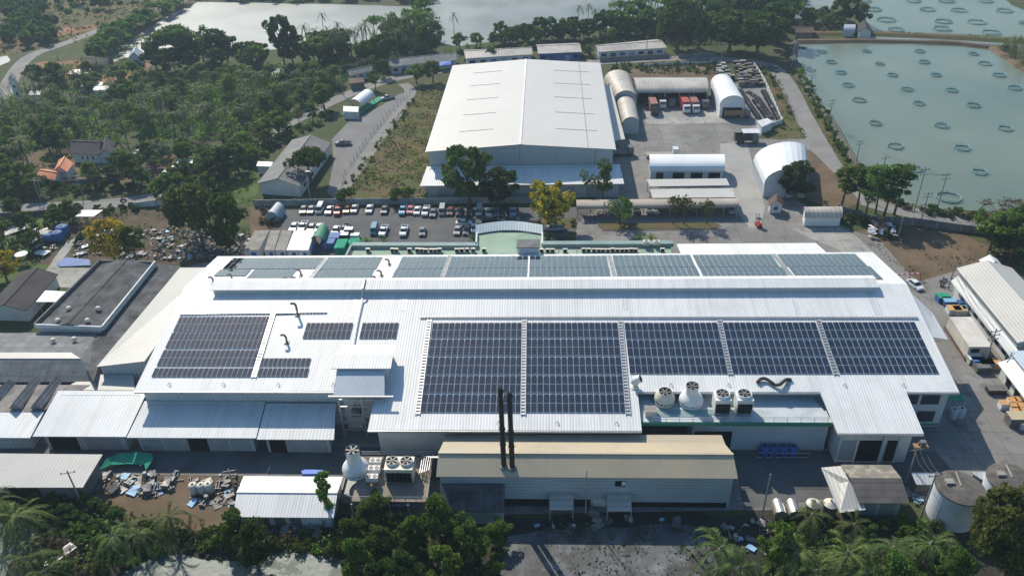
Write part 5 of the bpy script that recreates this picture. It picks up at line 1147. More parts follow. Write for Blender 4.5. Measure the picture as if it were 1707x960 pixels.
# lorries
def lorry(label, px, py, rot, boxm, cabm, L_=9.5, tank=False, flat=False):
    t = thing('lorry', label, 'lorry', (0,0,0)); PROTOS.append(t); USED.add(t.name)
    loft([(-L_/2-1.9,.6,1.7,1.15,1.1),(-L_/2-1.7,.6,2.9,1.2,1.1),(-L_/2-.1,.6,3.0,1.2,1.12)], 'cab', cabm, t)
    mb = MB(); mb.box(0,-L_/2-1.84,1.75,2.0,.1,.85); mb.build('windscreen', M['glass'], t)
    mb = MB(); mb.box(0,0,.75,1.0,L_+.4,.3); mb.build('chassis', M['dsteel'], t)
    if flat: mb = MB(); mb.box(0,0,1.05,2.4,L_,.15); mb.build('flatbed', M['pole'], t)
    elif tank:
        mb = MB()
        for s_ in (-1,1): mb.box(s_*1.15,.1,1.1,.1,L_,1.8)
        mb.box(0,L_/2,1.1,2.3,.1,1.8); mb.box(0,-L_/2+.1,1.1,2.3,.1,1.8); mb.box(0,.1,1.1,2.2,L_,.3); mb.build('tipper_body', boxm, t)
    else: mb = MB(); mb.box(0,.15,1.1,2.45,L_,2.6); mb.build('container', boxm, t)
    for y in (-L_/2-.9, L_/2-2.4, L_/2-1.2):
        for s_ in (-1,1): mb = MB(); mb.tube([(s_*.85,y,.5),(s_*1.22,y,.5)], .5, 12); mb.build('wheel', M['black'], t)
    t.location = at(px,py,0); t.rotation_euler = (0,0,rot); return t
wp, gp = paint('white'), paint('grey')
lorry('lorry with a dull brown-red container and dark cab, leftmost under the garage', 1087, 183, .03, M['rustbox'], paint('black'), 9)
lorry('white-cabbed open tipper lorry, second from the left at the garage', 1101, 174, .03, M['dsteel'], wp, 7, tank=True)
lorry('grey tipper lorry backed deep into the garage', 1116, 172, .03, M['dsteel'], gp, 7, tank=True)
lorry('lorry with the brightest red container and a white cab', 1139, 180, .05, M['redbox'], wp, 9)
lorry('lorry with a darker red container and white cab, right of the bright red one', 1154, 180, .05, M['rustbox'], wp, 9)
lorry('flatbed lorry at the right post of the garage', 1170, 175, .1, M['dsteel'], gp, 6, flat=True)
lorry('flatbed lorry parked crosswise in front of the white arched tent hall', 1223, 196, math.pi/2, M['wood'], gp, 6.5, tank=True)
lorry('black-bodied lorry beside the small white canopy in the upper right yard', 1238, 238, math.pi/2, M['soot'], gp, 5.2, tank=True)
lorry('flatbed lorry with a pale cargo frame behind the arched workshop', 1098, 262, math.pi/2, M['pole'], wp, 8, flat=True)
lorry('flatbed lorry parked between the cream warehouse and the yard', 1033, 259, math.pi/2, M['wood'], gp, 4.5, flat=True)
mono('small_canopy', 'small white canopy on posts beside the black-bodied lorry', 'canopy', Q(3.4, (1239,222), (1268,222), (1265,214.5), (1236,215)), M['white_roof2'], posts=3)
mono('white_hut', 'low white hut with a pale roof at the lower corner of the motorbike lot', 'hut', Q(2.8, (1270,212), (1290,203), (1279,197), (1261,202)), M['white_roof2'], M['wall'])
# forklift
t = thing('forklift', 'red-brown forklift driving alone in the open yard', 'forklift', (0,0,0)); PROTOS.append(t); USED.add(t.name)
loft([(-1.0,.35,1.0,.6,.55),(.9,.35,1.1,.6,.5)], 'body', M['red'], t)
mb = MB()
for s_ in (-1,1):
    for y in (-.5,.7): mb.box(s_*.5,y,1.0,.07,.07,1.2)
mb.box(0,.1,2.2,1.15,1.4,.07); mb.build('roll_cage', M['black'], t)
mb = MB()
for s_ in (-1,1): mb.box(s_*.35,1.15,.1,.1,.12,3.0)
for z in (.8,1.8,3.0): mb.box(0,1.15,z,.8,.08,.1)
mb.build('mast', M['dsteel'], t); mb = MB()
for s_ in (-1,1): mb.box(s_*.3,1.8,.1,.14,1.2,.06)
mb.build('fork', M['dsteel'], t)
wheels(t, (-.75,.7), 1.1, .33); t.location = at(1264,378,0); t.rotation_euler = (0,0,.15)
# motorbikes
def bike_proto(c):
    t = thing('motorbike', 'x', 'motorbike', (0,0,0)); PROTOS.append(t)
    for y in (-.62,.62): mb = MB(); mb.tube([(-.06,y,.3),(.06,y,.3)], .3, 10); mb.build('wheel', M['black'], t)
    loft([(-.5,.35,.75,.12,.1),(0,.3,.7,.14,.12),(.5,.5,.85,.12,.1)], 'body', c, t)
    loft([(-.05,.7,.8,.13,.13),(.75,.78,.88,.12,.1)], 'seat', M['black'], t)
    mb = MB(); mb.tube([(-.33,-.45,1.02),(.33,-.45,1.02)], .04, 5); mb.tube([(0,-.62,.35),(0,-.42,1.05)], .05, 5); mb.build('handlebar', M['dsteel'], t)
    return t
bikes = [bike_proto(c) for c in (paint('black'), paint('red'), paint('grey'), paint('white'), M['tankblue'])]
Z4b = lambda x, y: (1150+x/5.648, 80+y/5.648)
rows = [((470,405),(645,670),'the left row beside the arched tent hall'),((545,425),(610,465),'the short rear start of the middle row'),((605,500),(735,680),'the left side of the middle double row'),((635,480),(765,670),'the right side of the middle double row'),((690,415),(840,690),'the row along the white road wall')]
for (p0_, p1_, nm) in rows:
    a, b = at(*Z4b(*p0_)), at(*Z4b(*p1_)); n_ = int((b-a).length/.82)
    for i in range(n_):
        p = a.lerp(b, i/(n_-1)); p.x += rng.uniform(-.1,.1)
        pr = bikes[rng.choice((0,0,0,1,2,2,3,4))]
        place(pr, p, math.atan2((b-a).y,(b-a).x)+rng.uniform(-.15,.15), 'parked motorbike, %s from the far end of %s' % (ordw(i+1), nm), 'motorbikes parked in rows', 1.05)
# rider on the lane
mbk = bikes[0]; p = at(206,336)
copy_tree(mbk, p, -math.pi/2+.15, 'motorbike being ridden along the left lane')
per = thing('person', 'person in dark clothes riding the motorbike on the left lane', 'person', p)
def skin_body(t, verts, edges, rad, m, name='body'):
    me = bpy.data.meshes.new(name); off = OFF[t.name]
    me.from_pydata([(v[0],v[1],v[2]) for v in verts], edges, []); me.materials.append(m)
    o = bpy.data.objects.new(name, me); COL.objects.link(o); o.parent = t
    md = o.modifiers.new('Skin', 'SKIN'); o.modifiers.new('Sub', 'SUBSURF').levels = 1
    for i, r in enumerate(rad): me.skin_vertices[0].data[i].radius = (r, r)
    me.skin_vertices[0].data[0].use_root = True
    return o
# seated rider facing +x
V_ = [(0,0,.85),(.05,0,1.1),(.1,0,1.35),(.13,0,1.47),(.15,0,1.6),(.12,.2,1.33),(.3,.26,1.13),(.52,.25,1.08),(.12,-.2,1.33),(.3,-.26,1.13),(.52,-.25,1.08),(.05,.12,.83),(.4,.2,.8),(.3,.2,.35),(.42,.2,.3),(.05,-.12,.83),(.4,-.2,.8),(.3,-.2,.35),(.42,-.2,.3)]
E_ = [(0,1),(1,2),(2,3),(3,4),(2,5),(5,6),(6,7),(2,8),(8,9),(9,10),(0,11),(11,12),(12,13),(13,14),(0,15),(15,16),(16,17),(17,18)]
R__ = [.15,.15,.16,.06,.1,.07,.05,.04,.07,.05,.04,.1,.08,.05,.04,.1,.08,.05,.04]
skin_body(per, V_, E_, R__, mat('dark_clothes', (.03,.03,.04), rough=.8)); per.rotation_euler = (0,0,.15+math.pi)
mb = MB(); mb.lathe([(.12,-.08),(.14,0),(.11,.1),(.03,.14)], (p.x+.15,p.y,1.66), 10); h_ = mb.build('helmet', paint('black'), per, smooth=True)

# ================================================================== GOODS, SCRAP AND CRATES
def crate_stack(label, p, w_, d_, h_, m, group, top=None, rot=0.0, name='crate_stack', cat='crates'):
    t = thing(name, label, cat, p, group); n_ = max(1, int(h_/.45)); mb = MB()
    for k in range(n_): mb.box(p.x, p.y, p.z+.08+k*h_/n_, w_, d_, h_/n_-.08, rot+rng.uniform(-.03,.03))
    mb.build('crates', m, t); mb = MB()
    for k in (-1,0,1): mb.box(p.x+k*w_*.4, p.y, p.z, .1, d_, .1, 0)
    mb.build('pallet', M['wood'], t)
    if top: mb = MB(); mb.box(p.x, p.y, p.z+h_+.01, w_*1.02, d_*1.02, .1, rot); mb.build('lid', top, t)
    return t
k = 0
for r in range(8):
    y = 160+r*29; x0_ = 320+r*12 if r > 4 else (300 if r in (1,2) else 430); n_ = 10 if r < 5 else 9
    for i in range(n_):
        x = (425+r*8)+i*(250-r*2)/n_*1.05+rng.uniform(-5,5)
        if x > 585+r*14: continue
        p = at(*Z4b(x, y+rng.uniform(-4,4))); k += 1
        crate_stack('dark scrap crate stack, %s in the %s line from the road' % (ordw(i+1), ordw(r+1)), p, rng.uniform(1.3,2.1), rng.uniform(1.0,1.5), rng.uniform(.9,2.0), rng.choice((M['soot'], M['dsteel'], M['soot'], M['greywall'])), 'scrap crate stacks in the motorbike lot', rng.choice((M['lightscrap'], M['dsteel'], M['olive'], M['soot'])))
for i, (x, y) in enumerate(((275,190),(300,215),(322,205),(350,250),(265,230),(290,262),(355,275),(395,300),(310,180),(270,250))):
    p = at(*Z4b(x,y)); crate_stack('loose heap of pale and black bins left of the crate lines, %s one' % ordw(i+1), p, 1.8, 1.6, rng.uniform(.8,1.8), rng.choice((M['soot'], M['lightscrap'])), 'bins left of the crate lines', M['lightscrap'])
# right street goods
Z4 = lambda x, y: (1277+x/3.97, 480+y/3.97)
for i, (x, y, m_, tm, lb) in enumerate(((1165,85,'tankblue','greennet','teal-green pallet load near the right warehouse corner'),(1205,110,'tankblue','ltblue','blue pallet load behind the orange-topped crates'),(1235,165,'wall','orangebox','orange-topped white crates beside the rear of the box container, left'),(1275,170,'wall','card','brown-topped white crates beside the rear of the box container, right'),(1300,130,'dsteel','tankblue','blue and black goods against the lean-to wall'),(1325,155,'soot','ltblue','light blue and black goods beside the lean-to wall'),
  (1400,512,'tankblue','bluetarp','bright blue crate in front of the box container'),(1370,490,'lightscrap','canvas','white sacks in front of the box container'),(1445,520,'lightscrap','canvasb','grey sacks at the foot of the crossarm pole'),(1490,520,'orangebox','orangebox','orange crate right of the crossarm pole'),(1420,545,'dsteel','dsteel','dark machine parts in front of the bright blue crate'))):
    crate_stack(lb, at(*Z4(x,y)), 2.6, 2.0, 1.3, M[m_], 'goods in the right hand street', M[tm])
for i, (x, y) in enumerate(((1565,795),(1618,775),(1660,770),(1630,815),(1675,810),(1640,840),(1690,845),(1700,925))):
    crate_stack('orange topped white crate stack in the right street, %s from the left' % ordw(i+1), at(*Z4(x,y)), 1.5, 1.3, 1.3, M['canvas'], 'orange topped crates', M['orangebox'])
def barrel(label, p, m, r=.5, h_=1.4, group=None, name='plastic_drum'):
    t = thing(name, label, 'drum', p, group); mb = MB(); mb.lathe([(r*.95,0),(r,.15),(r*.96,h_*.4),(r,h_*.5),(r*.96,h_*.6),(r,h_*.9),(r*.8,h_)], p, 16); mb.build('body', m, t, smooth=True)
    mb = MB(); mb.lathe([(r*.3,h_),(r*.3,h_+.1)], p, 8); mb.build('cap', M['black'], t); return t
Z5 = lambda x, y: (x/3.97, 240+y/3.97)
for i, (x, y, r, lb) in enumerate(((392,640,1.5,'nearer upright blue plastic tank in the scrap yard'),(425,600,1.6,'rear upright blue plastic tank in the scrap yard'),)): barrel(lb, at(*Z5(x,y)), M['tankblue'], r, 2.6, 'blue scrap yard tanks')
p = at(*Z5(350,650)); t = thing('plastic_drum', 'blue tank lying on its side in front of the upright blue tanks', 'drum', p, 'blue scrap yard tanks'); mb = MB(); mb.tube([p+Vector((-2,0,1.2)), p+Vector((2,.4,1.2))], 1.2, 16); mb.build('body', M['tankblue'], t)
barrel('pale green ribbed tank half buried in the weeds of the scrap yard', at(*Z5(245,680)), M['teal'], 1.3, 1.8)
for i, (x, y) in enumerate(((1308,712-240),(0,0))): pass
Z5b = lambda x, y: (x/3.97, 720+y/3.97)
for i, (x, y) in enumerate(((1290,400),(1345,400),(1392,395))): barrel('whitish round drum beside the dirt path behind the white gabled shed, %s of three' % ('left','middle','right')[i], at(*Z5b(x,y)), M['fibc'], .72, 2.0, 'three whitish drums')
Z8b = lambda x, y: (1277+x/3.97, 480+y/3.97)
for i, (x, y) in enumerate(((1230,855),(1278,850))): barrel('grey plastic drum below the dark green awning, %s of two' % ('left','right')[i], at(*Z8b(x,y)), M['canvasb'], .8, 2.0, 'drums below the green awning')
def sheet(label, p, w_, d_, m, rot, tilt=.1, h_=.3, group=None, name='metal_sheet'):
    mb = MB(); c, s_ = math.cos(rot), math.sin(rot)
    mb.obox((p.x,p.y,p.z+h_+w_*tilt*.5), (c*w_/2,s_*w_/2,w_*tilt/2), (-s_*d_/2,c*d_/2,0), (0,0,.05)); o = mb.build(name, m)
    return tag(o, label, 'scrap', group)
for x, y, w_, d_, m_, r_, lb, cat in ((110,575,5.5,4,'lightscrap',.6,'rusty pale tank shell lying in the weeds at the left end of the scrap yard',0),(280,610,6,4.5,'lightscrap',-.3,'large rust-stained pale panel left of the blue tanks',0),(230,655,4,2,'lightscrap',.5,'narrow pale panel in front of the rust-stained one',0),(280,730,4.2,2.2,'canvas',-.25,'clean white board beside the round table top',0),(270,588,4,1.2,'pale_sheet',.7,'narrow grey strip behind the rust-stained panel',0),
    (565,685,1.6,1.4,'canvas',.6,'small white tub on the path edge',0),(525,735,2.6,1.4,'lightscrap',.1,'pale block near the dark blue tarpaulin',0)):
    sheet(lb, at(*Z5(x,y)), w_, d_, M[m_], r_)
p = at(*Z5(165,790)); t = thing('round_table', 'white round table top on a single leg in the weeds', 'table', p); mb = MB(); mb.lathe([(1.5,2.6),(1.5,2.75)], p, 20); mb.build('table_top', M['canvas'], t); mb = MB(); mb.lathe([(.08,0),(.08,2.6)], p, 8); mb.build('leg', M['steel'], t)
# yard canopy and net
mono('scrap_canopy', 'cream canopy roof at the entrance of the scrap yard', 'canopy', Q(3.2, (125,361,3.0), (156,361,3.0), (172,350,3.4), (136,350,3.4)), M['pale_sheet'], posts=3)
t = thing('green_shade_net', 'green net fence curving along the scrap yard path', 'net', at(140,385)); mb = MB(); P = [at(*Z5(x,y)) for x,y in ((485,675),(500,640),(545,600),(600,570),(640,550))]
for a, b in zip(P, P[1:]): mb.quad(a, b, b+Vector((.8,0,1.6)), a+Vector((.8,0,1.6)))
for a, b in zip(P, P[1:]): mb.quad(a+Vector((.1,0,0)), a+Vector((.9,0,1.6)), b+Vector((.9,0,1.6)), b+Vector((.1,0,0)))
mb.build('net', M['greennet'], t)
tag(patch('dark_blue_tarpaulin', [(95,440),(110,430),(150,434),(152,444),(100,446)], .3, M['tankblue'], .3), 'dark blue tarpaulin spread at the lower edge of the scrap yard', 'tarpaulin'); 
bpy.data.objects['dark_blue_tarpaulin'].pop('kind', None)
# scattered scrap: individual pieces
def scatter_scrap(px, n_, names, seed, label, group):
    rg = random.Random(seed); pts = rndin(wpoly(px), n_, rg)
    protos = []
    for nm, m_, dims in names:
        mb = MB(); w_, d_, h_ = dims
        if nm == 'steel_tube': mb.tube([(-w_/2,0,h_),(w_/2,0,h_*1.4)], h_, 7)
        elif nm == 'metal_rack':
            for s_ in (-1,1): mb.box(s_*w_/2,0,0,.15,d_,h_); mb.box(0,s_*d_/2,h_*.3,w_,.15,.15)
            mb.box(0,0,h_*.8,w_,.15,.15)
        elif nm == 'oil_drum': mb.lathe([(w_/2,0),(w_/2,h_),(w_/2*.8,h_+.05)], (0,0,0), 12)
        else:
            mb.slab([(-w_/2,-d_/2,h_),(w_/2,-d_/2*.7,h_*1.3),(w_/2*.8,d_/2,h_*.8),(-w_/2,d_/2,h_*1.1)], h_*.7)
        o = mb.build(nm, m_); tag(o, label % nm.split('_')[1], 'scrap', group+' '+nm.split('_')[1]+'s'); protos.append(o)
    for i, (x, y) in enumerate(pts):
        pr = protos[i % len(protos)]
        o = pr if i < len(protos) else pr.copy()
        if i >= len(protos): COL.objects.link(o)
        s_ = rg.uniform(.35,.95); o.location = (x,y,.03); o.rotation_euler = (rg.uniform(-.1,.1),rg.uniform(-.15,.15),rg.uniform(0,6.3)); o.scale = (s_,s_,s_)
sk_ = [('junk_crate', M['lightscrap'], (1.8,1.2,.7)), ('junk_crate', M['scrapm'], (2.0,1.4,.9)), ('metal_rack', M['dsteel'], (1.8,1.2,.7)), ('steel_tube', M['lightscrap'], (3.5,.2,.14)), ('plywood_sheet', M['scrapm'], (2.6,1.5,.25)), ('plywood_sheet', M['ltblue'], (2.0,1.6,.3)), ('oil_drum', M['lightscrap'], (.9,.9,1.1)), ('metal_rack', M['scrapm'], (2.0,1.4,.8))]
scatter_scrap([(125,410),(165,385),(260,385),(262,432),(130,432)], 55, sk_, 5, 'piece of scrap (%s) lying around the yellow flowering tree of the scrap yard', 'scrap yard')
scatter_scrap([(262,378),(330,385),(420,392),(415,436),(265,432)], 75, sk_, 6, 'piece of scrap (%s) heaped between the yellow tree and the site cabins', 'scrap heap')
scatter_scrap([(5,385),(115,380),(110,420),(20,430)], 30, sk_, 7, 'piece of scrap (%s) among the weeds at the left end of the scrap yard', 'weedy scrap')
scatter_scrap([(145,792),(300,792),(290,820),(235,835),(150,812)], 55, sk_, 8, 'piece of scrap (%s) dumped beside the green net by the front alley', 'alley dump')
scatter_scrap([(318,800),(400,792),(395,845),(320,840)], 45, sk_, 9, 'piece of scrap (%s) dumped left of the white gabled shed', 'shed dump')
scatter_scrap([(395,868),(545,868),(530,892),(400,896)], 36, sk_, 10, 'piece of scrap (%s) strewn below the white gabled shed', 'lower dump')
scatter_scrap([(870,862),(1120,858),(1150,880),(900,885)], 16, sk_, 11, 'piece of scrap (%s) strewn below the boiler house', 'boiler dump')
scatter_scrap([(1525,805),(1560,808),(1545,850),(1525,845)], 18, sk_, 12, 'piece of scrap (%s) stacked left of the nearer big round tank', 'tank side scrap')
scatter_scrap([(1195,880),(1280,860),(1290,930),(1210,930)], 20, sk_, 13, 'piece of scrap (%s) lying below the horizontal drum tanks', 'drum side scrap')
scatter_scrap([(1560,470),(1600,462),(1606,478),(1570,484)], 8, sk_, 14, 'piece of scrap (%s) lying near the corner of the right grey warehouse', 'corner scrap')
scatter_scrap([(180,255),(262,252),(262,275),(190,280)], 14, sk_, 15, 'piece of scrap (%s) lying in the housing plot by the lane', 'plot scrap')
t = thing('green_shade_net', 'bright green net draped on stakes beside the front alley', 'net', at(205,785)); mb = MB(); P = [at(x,y) for x,y in ((168,791),(187,782),(212,780),(243,781),(246,790))]
for a, b in zip(P, P[1:]): mb.slab([a+Vector((0,0,1.1)), b+Vector((0,0,1.0)), b+Vector((.5,2.2,1.5)), a+Vector((.5,2.2,1.7))], .05)
mb.build('net', M['greennet'], t)
for p in P: mb = MB(); mb.tube([p, p+Vector((0,0,1.6))], .05, 5); mb.build('stake', M['dsteel'], t)
# car park goods
Z6b = lambda x, y: (400+x/7.11, 330+y/7.11)
for x, y, w_, d_, h_, m_, tm, lb in ((1060,580,3.2,3,1.8,'tankblue','tankblue','big blue plastic crates right of the green barrel tent'),(1125,520,3,3,1.9,'tankblue','tankblue','rear blue plastic crates behind the others by the green tent'),(835,640,2.4,2.5,1.4,'tankblue','bluetarp','small blue crates in front of the green tent'),
  (1210,620,2.6,4.5,1.9,'greennet','greennet','green crate stack at the corner of the green annex'),(1225,500,3,1.6,1.8,'soot','canvas','white-topped pallets behind the green crates, left'),(1300,440,2.2,1.6,1.9,'soot','canvas','white-topped pallets behind the green crates, right'),(1370,480,2.2,1.6,1.2,'canvas','canvas','white sack pallet in the car park near the green cloth')):
    crate_stack(lb, at(*Z6b(x,y)), w_, d_, h_, M[m_], None, M[tm])
o = patch('green_cloth', [(574,403),(600,402),(603,411),(590,414),(572,418)], 1.0, M['greennet'], 0); o.pop('kind'); tag(o, 'flat bright green cloth spread behind the annex parapet', 'cloth')
md = o.modifiers.new('thick', 'SOLIDIFY'); md.thickness = .9
o = patch('blue_tarpaulin', [(503,789),(510,786),(540,787),(541,793),(505,794)], .6, M['bluetarp'], 0); o.pop('kind'); tag(o, 'blue tarpaulin lying behind the white gabled shed', 'tarpaulin'); md = o.modifiers.new('thick', 'SOLIDIFY'); md.thickness = .5
# pickup wreck and machine
p = at(1497,655) ; p = at(*Z4(1515,690)); crate_stack('dark trolley of machine parts in the right hand street shade edge', p, 3.2, 1.6, 1.0, M['soot'], None, M['dsteel'])
p = at(*Z4(1645,895)); crate_stack('olive-brown machine on wheels at the lower right street edge', p, 3.0, 2.2, 1.8, M['dsteel'], None, M['tan_roof'])
t = thing('boat', 'small white boat lying on the bank at the bottom left among the palms', 'boat', (0,0,0)); PROTOS.append(t); USED.add(t.name)
loft([(-2.6,.5,.75,.1,.15),(-1.6,.15,.75,.5,.8),(0,.1,.75,.7,.95),(2.2,.2,.75,.6,.85)], 'hull', M['fib'], t); mb = MB(); mb.box(0,.3,.62,1.3,3.2,.16); mb.build('deck', M['scrapm'], t); mb = MB(); mb.box(0,.3,.8,1.5,.3,.08); mb.build('thwart', M['wood'], t)
t.location = at(103,928); t.rotation_euler = (0,0,-.6)
# red-white barrier / truck by the dirt field
t = thing('striped_barrier', 'red and white striped barrier frame at the lower corner of the dirt field', 'barrier', at(1520,460)); P0, P1 = at(1484,458,1.6), at(1536,456,1.6)
for i in range(12): a, b = P0.lerp(P1,i/12), P0.lerp(P1,(i+1)/12); mb = MB(); mb.obox((a+b)/2,(b-a)/2,(0,.08,0),(0,0,.12)); mb.build('boom_segment', M['red'] if i % 2 else M['wall'], t)
for p in (P0, P0.lerp(P1,.66), P1): mb = MB(); mb.box(p.x,p.y,0,.15,.15,1.6); mb.build('post', M['red'], t)
car('car','white', 1524, 478, .3, 'white car under the red and white barrier by the dirt field')
t = thing('rubbish_pile', 'pile of white and grey sheets around a dead shrub beside the yard', 'rubbish pile', at(1463,388)); p = at(1463,388)
for i in range(22):
    q0 = p+Vector((rng.uniform(-3.5,3.5),rng.uniform(-3,3),rng.uniform(.2,1.6))); mb = MB(); a = rng.uniform(0,3); mb.obox(q0,(math.cos(a)*.9,math.sin(a)*.9,rng.uniform(-.3,.3)),(-math.sin(a)*.5,math.cos(a)*.5,.1),(0,0,.05)); mb.build('sheet', M['canvas' if i % 2 else 'canvasb'], t)
# fish pens
def pen(px, py, wpx, label, group):
    p = at(px,py,0); zc = (Vector((p.x,p.y,0))-Vector((0,0,HC))).dot(_f); r = wpx*zc/FL/2
    t = thing('fish_pen', label, 'fish pen', p, group); n_ = 10; mb = MB(); hh = .75
    ring = [p+Vector((r*kr*math.cos(2*math.pi*k/n_), r*kr*math.sin(2*math.pi*k/n_), hh*kz)) for k, kr, kz in [(k_, rng.uniform(.93,1.05), rng.uniform(.8,1.1)) for k_ in range(n_)]]; ring.append(ring[0])
    mb.tube(ring, .065, 5, cap=False); mb.build('top_rail', M['teal'], t)
    mb = MB()
    for k in range(n_): mb.quad(ring[k]-Vector((0,0,hh-.05)), ring[k+1]-Vector((0,0,hh-.05)), ring[k+1]-Vector((0,0,.35)), ring[k]-Vector((0,0,.35)))
    mb.build('net', M['teal'], t); mb = MB()
    for k in range(n_): mb.tube([ring[k]-Vector((0,0,hh)), ring[k]+Vector((0,0,.3))], .05, 4)
    mb.build('stakes', M['teal'], t)
Z4t = lambda x, y: (1277+x/3.97, y/3.97)
low = [[(372,343,60),(668,338,55),(1017,338,66),(1371,355,68)],[(430,410,72),(753,422,58),(1046,410,74),(1449,420,85)],[(494,480,70),(837,495,70),(1122,495,70),(1540,497,80)],[(542,563,78),(933,590,78),(1225,596,82),(1646,582,90)],[(616,662,86),(1010,684,74),(1371,697,90)],[(722,815,80),(1163,832,88),(1583,850,92)],[(857,968,98),(1296,980,100)],[(985,1120,90),(1410,1139,96)],[(1205,1307,160),(1630,1347,110)]]
up = [[(650,5,95),(975,5,95),(1195,6,100),(1455,6,100)],[(713,62,105),(1069,62,98),(1278,67,104),(1578,70,104)],[(797,130,120),(1176,141,108),(1396,146,120),(1700,150,60)],[(861,196,104),(1166,190,120),(1492,215,118)]]
for nm, rows_ in (('main pond', low), ('upper pond', up)):
    for r, row in enumerate(rows_):
        for i, (x, y, w_) in enumerate(row):
            a = Z4t(x,y); pen(a[0], a[1]+1.5, w_/3.97, 'teal net fish pen in the %s, %s row, %s from the left' % (nm, ordw(r+1), ordw(i+1)), 'fish pens')
t = thing('rowing_boat', 'thin dark boat floating at the upper left corner of the main fish pond', 'boat', (0,0,0)); PROTOS.append(t); USED.add(t.name)
loft([(-2.3,.1,.4,.05,.1),(-1,0,.35,.4,.5),(1,0,.35,.4,.5),(2.3,.1,.4,.05,.1)], 'hull', M['soot'], t); mb = MB(); mb.box(0,0,.3,.8,.3,.06); mb.build('thwart', M['wood'], t); t.location = at(1335,80.5,.05); t.rotation_euler = (0,0,1.3)
# ================================================================== POLES AND WIRES
POLES = {}
def pole(key, px, py, ytop, label, arms=2, lamp=False, lean=None, r=.16):
    p = at(px,py); h_ = hfor(p, ytop); t = thing('utility_pole' if not lamp else 'lamp_post', label, 'utility pole' if not lamp else 'lamp post', p); tp = p+Vector((0,0,h_))
    if lean: tp += Vector((lean,0,0))
    mb = MB(); mb.tube([p-Vector((0,0,.1)), tp], [r,r*.65], 8); mb.build('shaft', M['pole'], t)
    for k in range(arms):
        c = p.lerp(tp, 1-.07-k*.11); mb = MB(); mb.obox(c, (1.1,.25,0), (0,.06,0), (0,0,.06)); a = mb.build('crossarm', M['dsteel'], t)
        for s_ in (-1,0,1): mb = MB(); mb.lathe([(.07,.05),(.1,.15),(.05,.3)], c+Vector((s_*1.0,s_*.22,0)), 6); mb.build('insulator', M['soot'], a)
    if lamp: mb = MB(); mb.obox(tp+Vector((.6,-.1,.05)), (.7,0,0), (0,.12,0), (0,0,.06)); mb.build('lamp_head', M['steel'], t)
    POLES[key] = (p, tp); return t
pole('a', 73,331, 295, 'right one of the twin concrete poles beside the left lane')
pole('b', 138,326, 291, 'concrete pole in the weeds beside the left lane, right of the twin poles', 1)
pole('a2', 67,333, 298, 'left one of the twin concrete poles beside the left lane', 1)
pole('c', 255,313, 276, 'concrete pole among the shrubs at the middle of the left lane')
pole('d', 346,311, 280, 'concrete pole at the lane bend above the brown-green trees')
pole('e', 457,194, 151, 'concrete pole beside the road at the left end of the gravel lot')
pole('f', 515.5,168, 130, 'concrete pole between the road and the round tree of the gravel lot')
pole('g', 573,160, 108, 'tall concrete pole left of the white arched tent on the gravel lot')
pole('h', 621,116, 93, 'concrete pole in front of the long shop row')
pole('i', 687,108, 86, 'slim concrete pole at the road bend by the shop row', 1)
pole('j', 403,210, 178, 'concrete pole at the edge of the palm grove', 1)
pole('l1', 518,334, 286, 'slim lamp post in front of the round umbrella tree', 0, True)
pole('k', 1077,99, 60, 'concrete pole in front of the long low grey row house', 1)
pole('m', 1192,94, 56, 'white concrete pole left of the big dark trees', 1)
pole('n', 1202,103, 72, 'white lamp post behind the truck garage', 0, True)
pole('o', 1242,93, 56, 'pale concrete pole in front of the big dark trees', 1)
pole('q', 1319,115, 67, 'pale pole where the pond road bends', 1)
pole('s', 1348,162, 118, 'pole on the pond bank, upper one along the road')
pole('t', 1380,212, 165, 'pole on the pond bank, second down along the road')
pole('u', 1426,276, 233, 'pole with crossarms standing against the pond, left of the tall tree row')
pole('v', 1458,340, 258, 'pole among the tall thin trees', 1)
pole('w', 1524,352, 278, 'pole at the right end of the tall thin tree row')
pole('x', 1563,346, 288, 'tallest crossarm pole standing at the pond edge')
pole('y', 1536,366, 320, 'shorter pole with a wide crossarm beside the pond road')
pole('z', 1496,398, 361, 'leaning pole at the edge of the dirt field', 0)
pole('aa', 1580,482, 439, 'pole in front of the right grey warehouse corner', 1)
pole('bb', 1640,608, 548, 'crossarm pole in front of the white box container', 3)
pole('cc', 1510,804, 737, 'pole with a transformer platform above the dark alley')
pole('dd', 1535,861, 787, 'pole left of the nearer big round tank', 1)
pole('ee', 1270,862, 790, 'white pole in the alley right of the boiler house', 0)
pole('ff', 976,858, 785, 'thin pole in front of the boiler house wall', 0, r=.1)
pole('gg', 136,838, 784, 'leaning pole in front of the big pale shed roof', 1)
pole('hh', 393,824, 782, 'thin pole left of the white gabled shed', 1)
pole('ii', 445,414, 375, 'x', 0) if False else None
p, tp = POLES['cc']; t = thing('transformer_platform', 'transformer box mounted near the top of the alley pole', 'transformer', tp); mb = MB(); c = p.lerp(tp,.93); mb.box(c.x+.3,c.y-.2,c.z,2.2,1.0,.15); mb.build('platform', M['wood'], t); mb = MB(); mb.box(c.x+.5,c.y-.2,c.z+.16,.8,.7,.9); mb.build('transformer', M['dsteel'], t)
def wire(a, b, label, n_=3, sag=1.0):
    A, B = POLES[a][1]-Vector((0,0,.4)), POLES[b][1]-Vector((0,0,.4)); mb = MB()
    for k in range(n_):
        o = Vector(((k-(n_-1)/2)*.9,0,0)); mb.tube([A.lerp(B,t/8)+o-Vector((0,0,sag*4*(t/8)*(1-t/8))) for t in range(9)], .035, 3)
    tag(mb.build('power_line', M['soot']), label, 'power line')
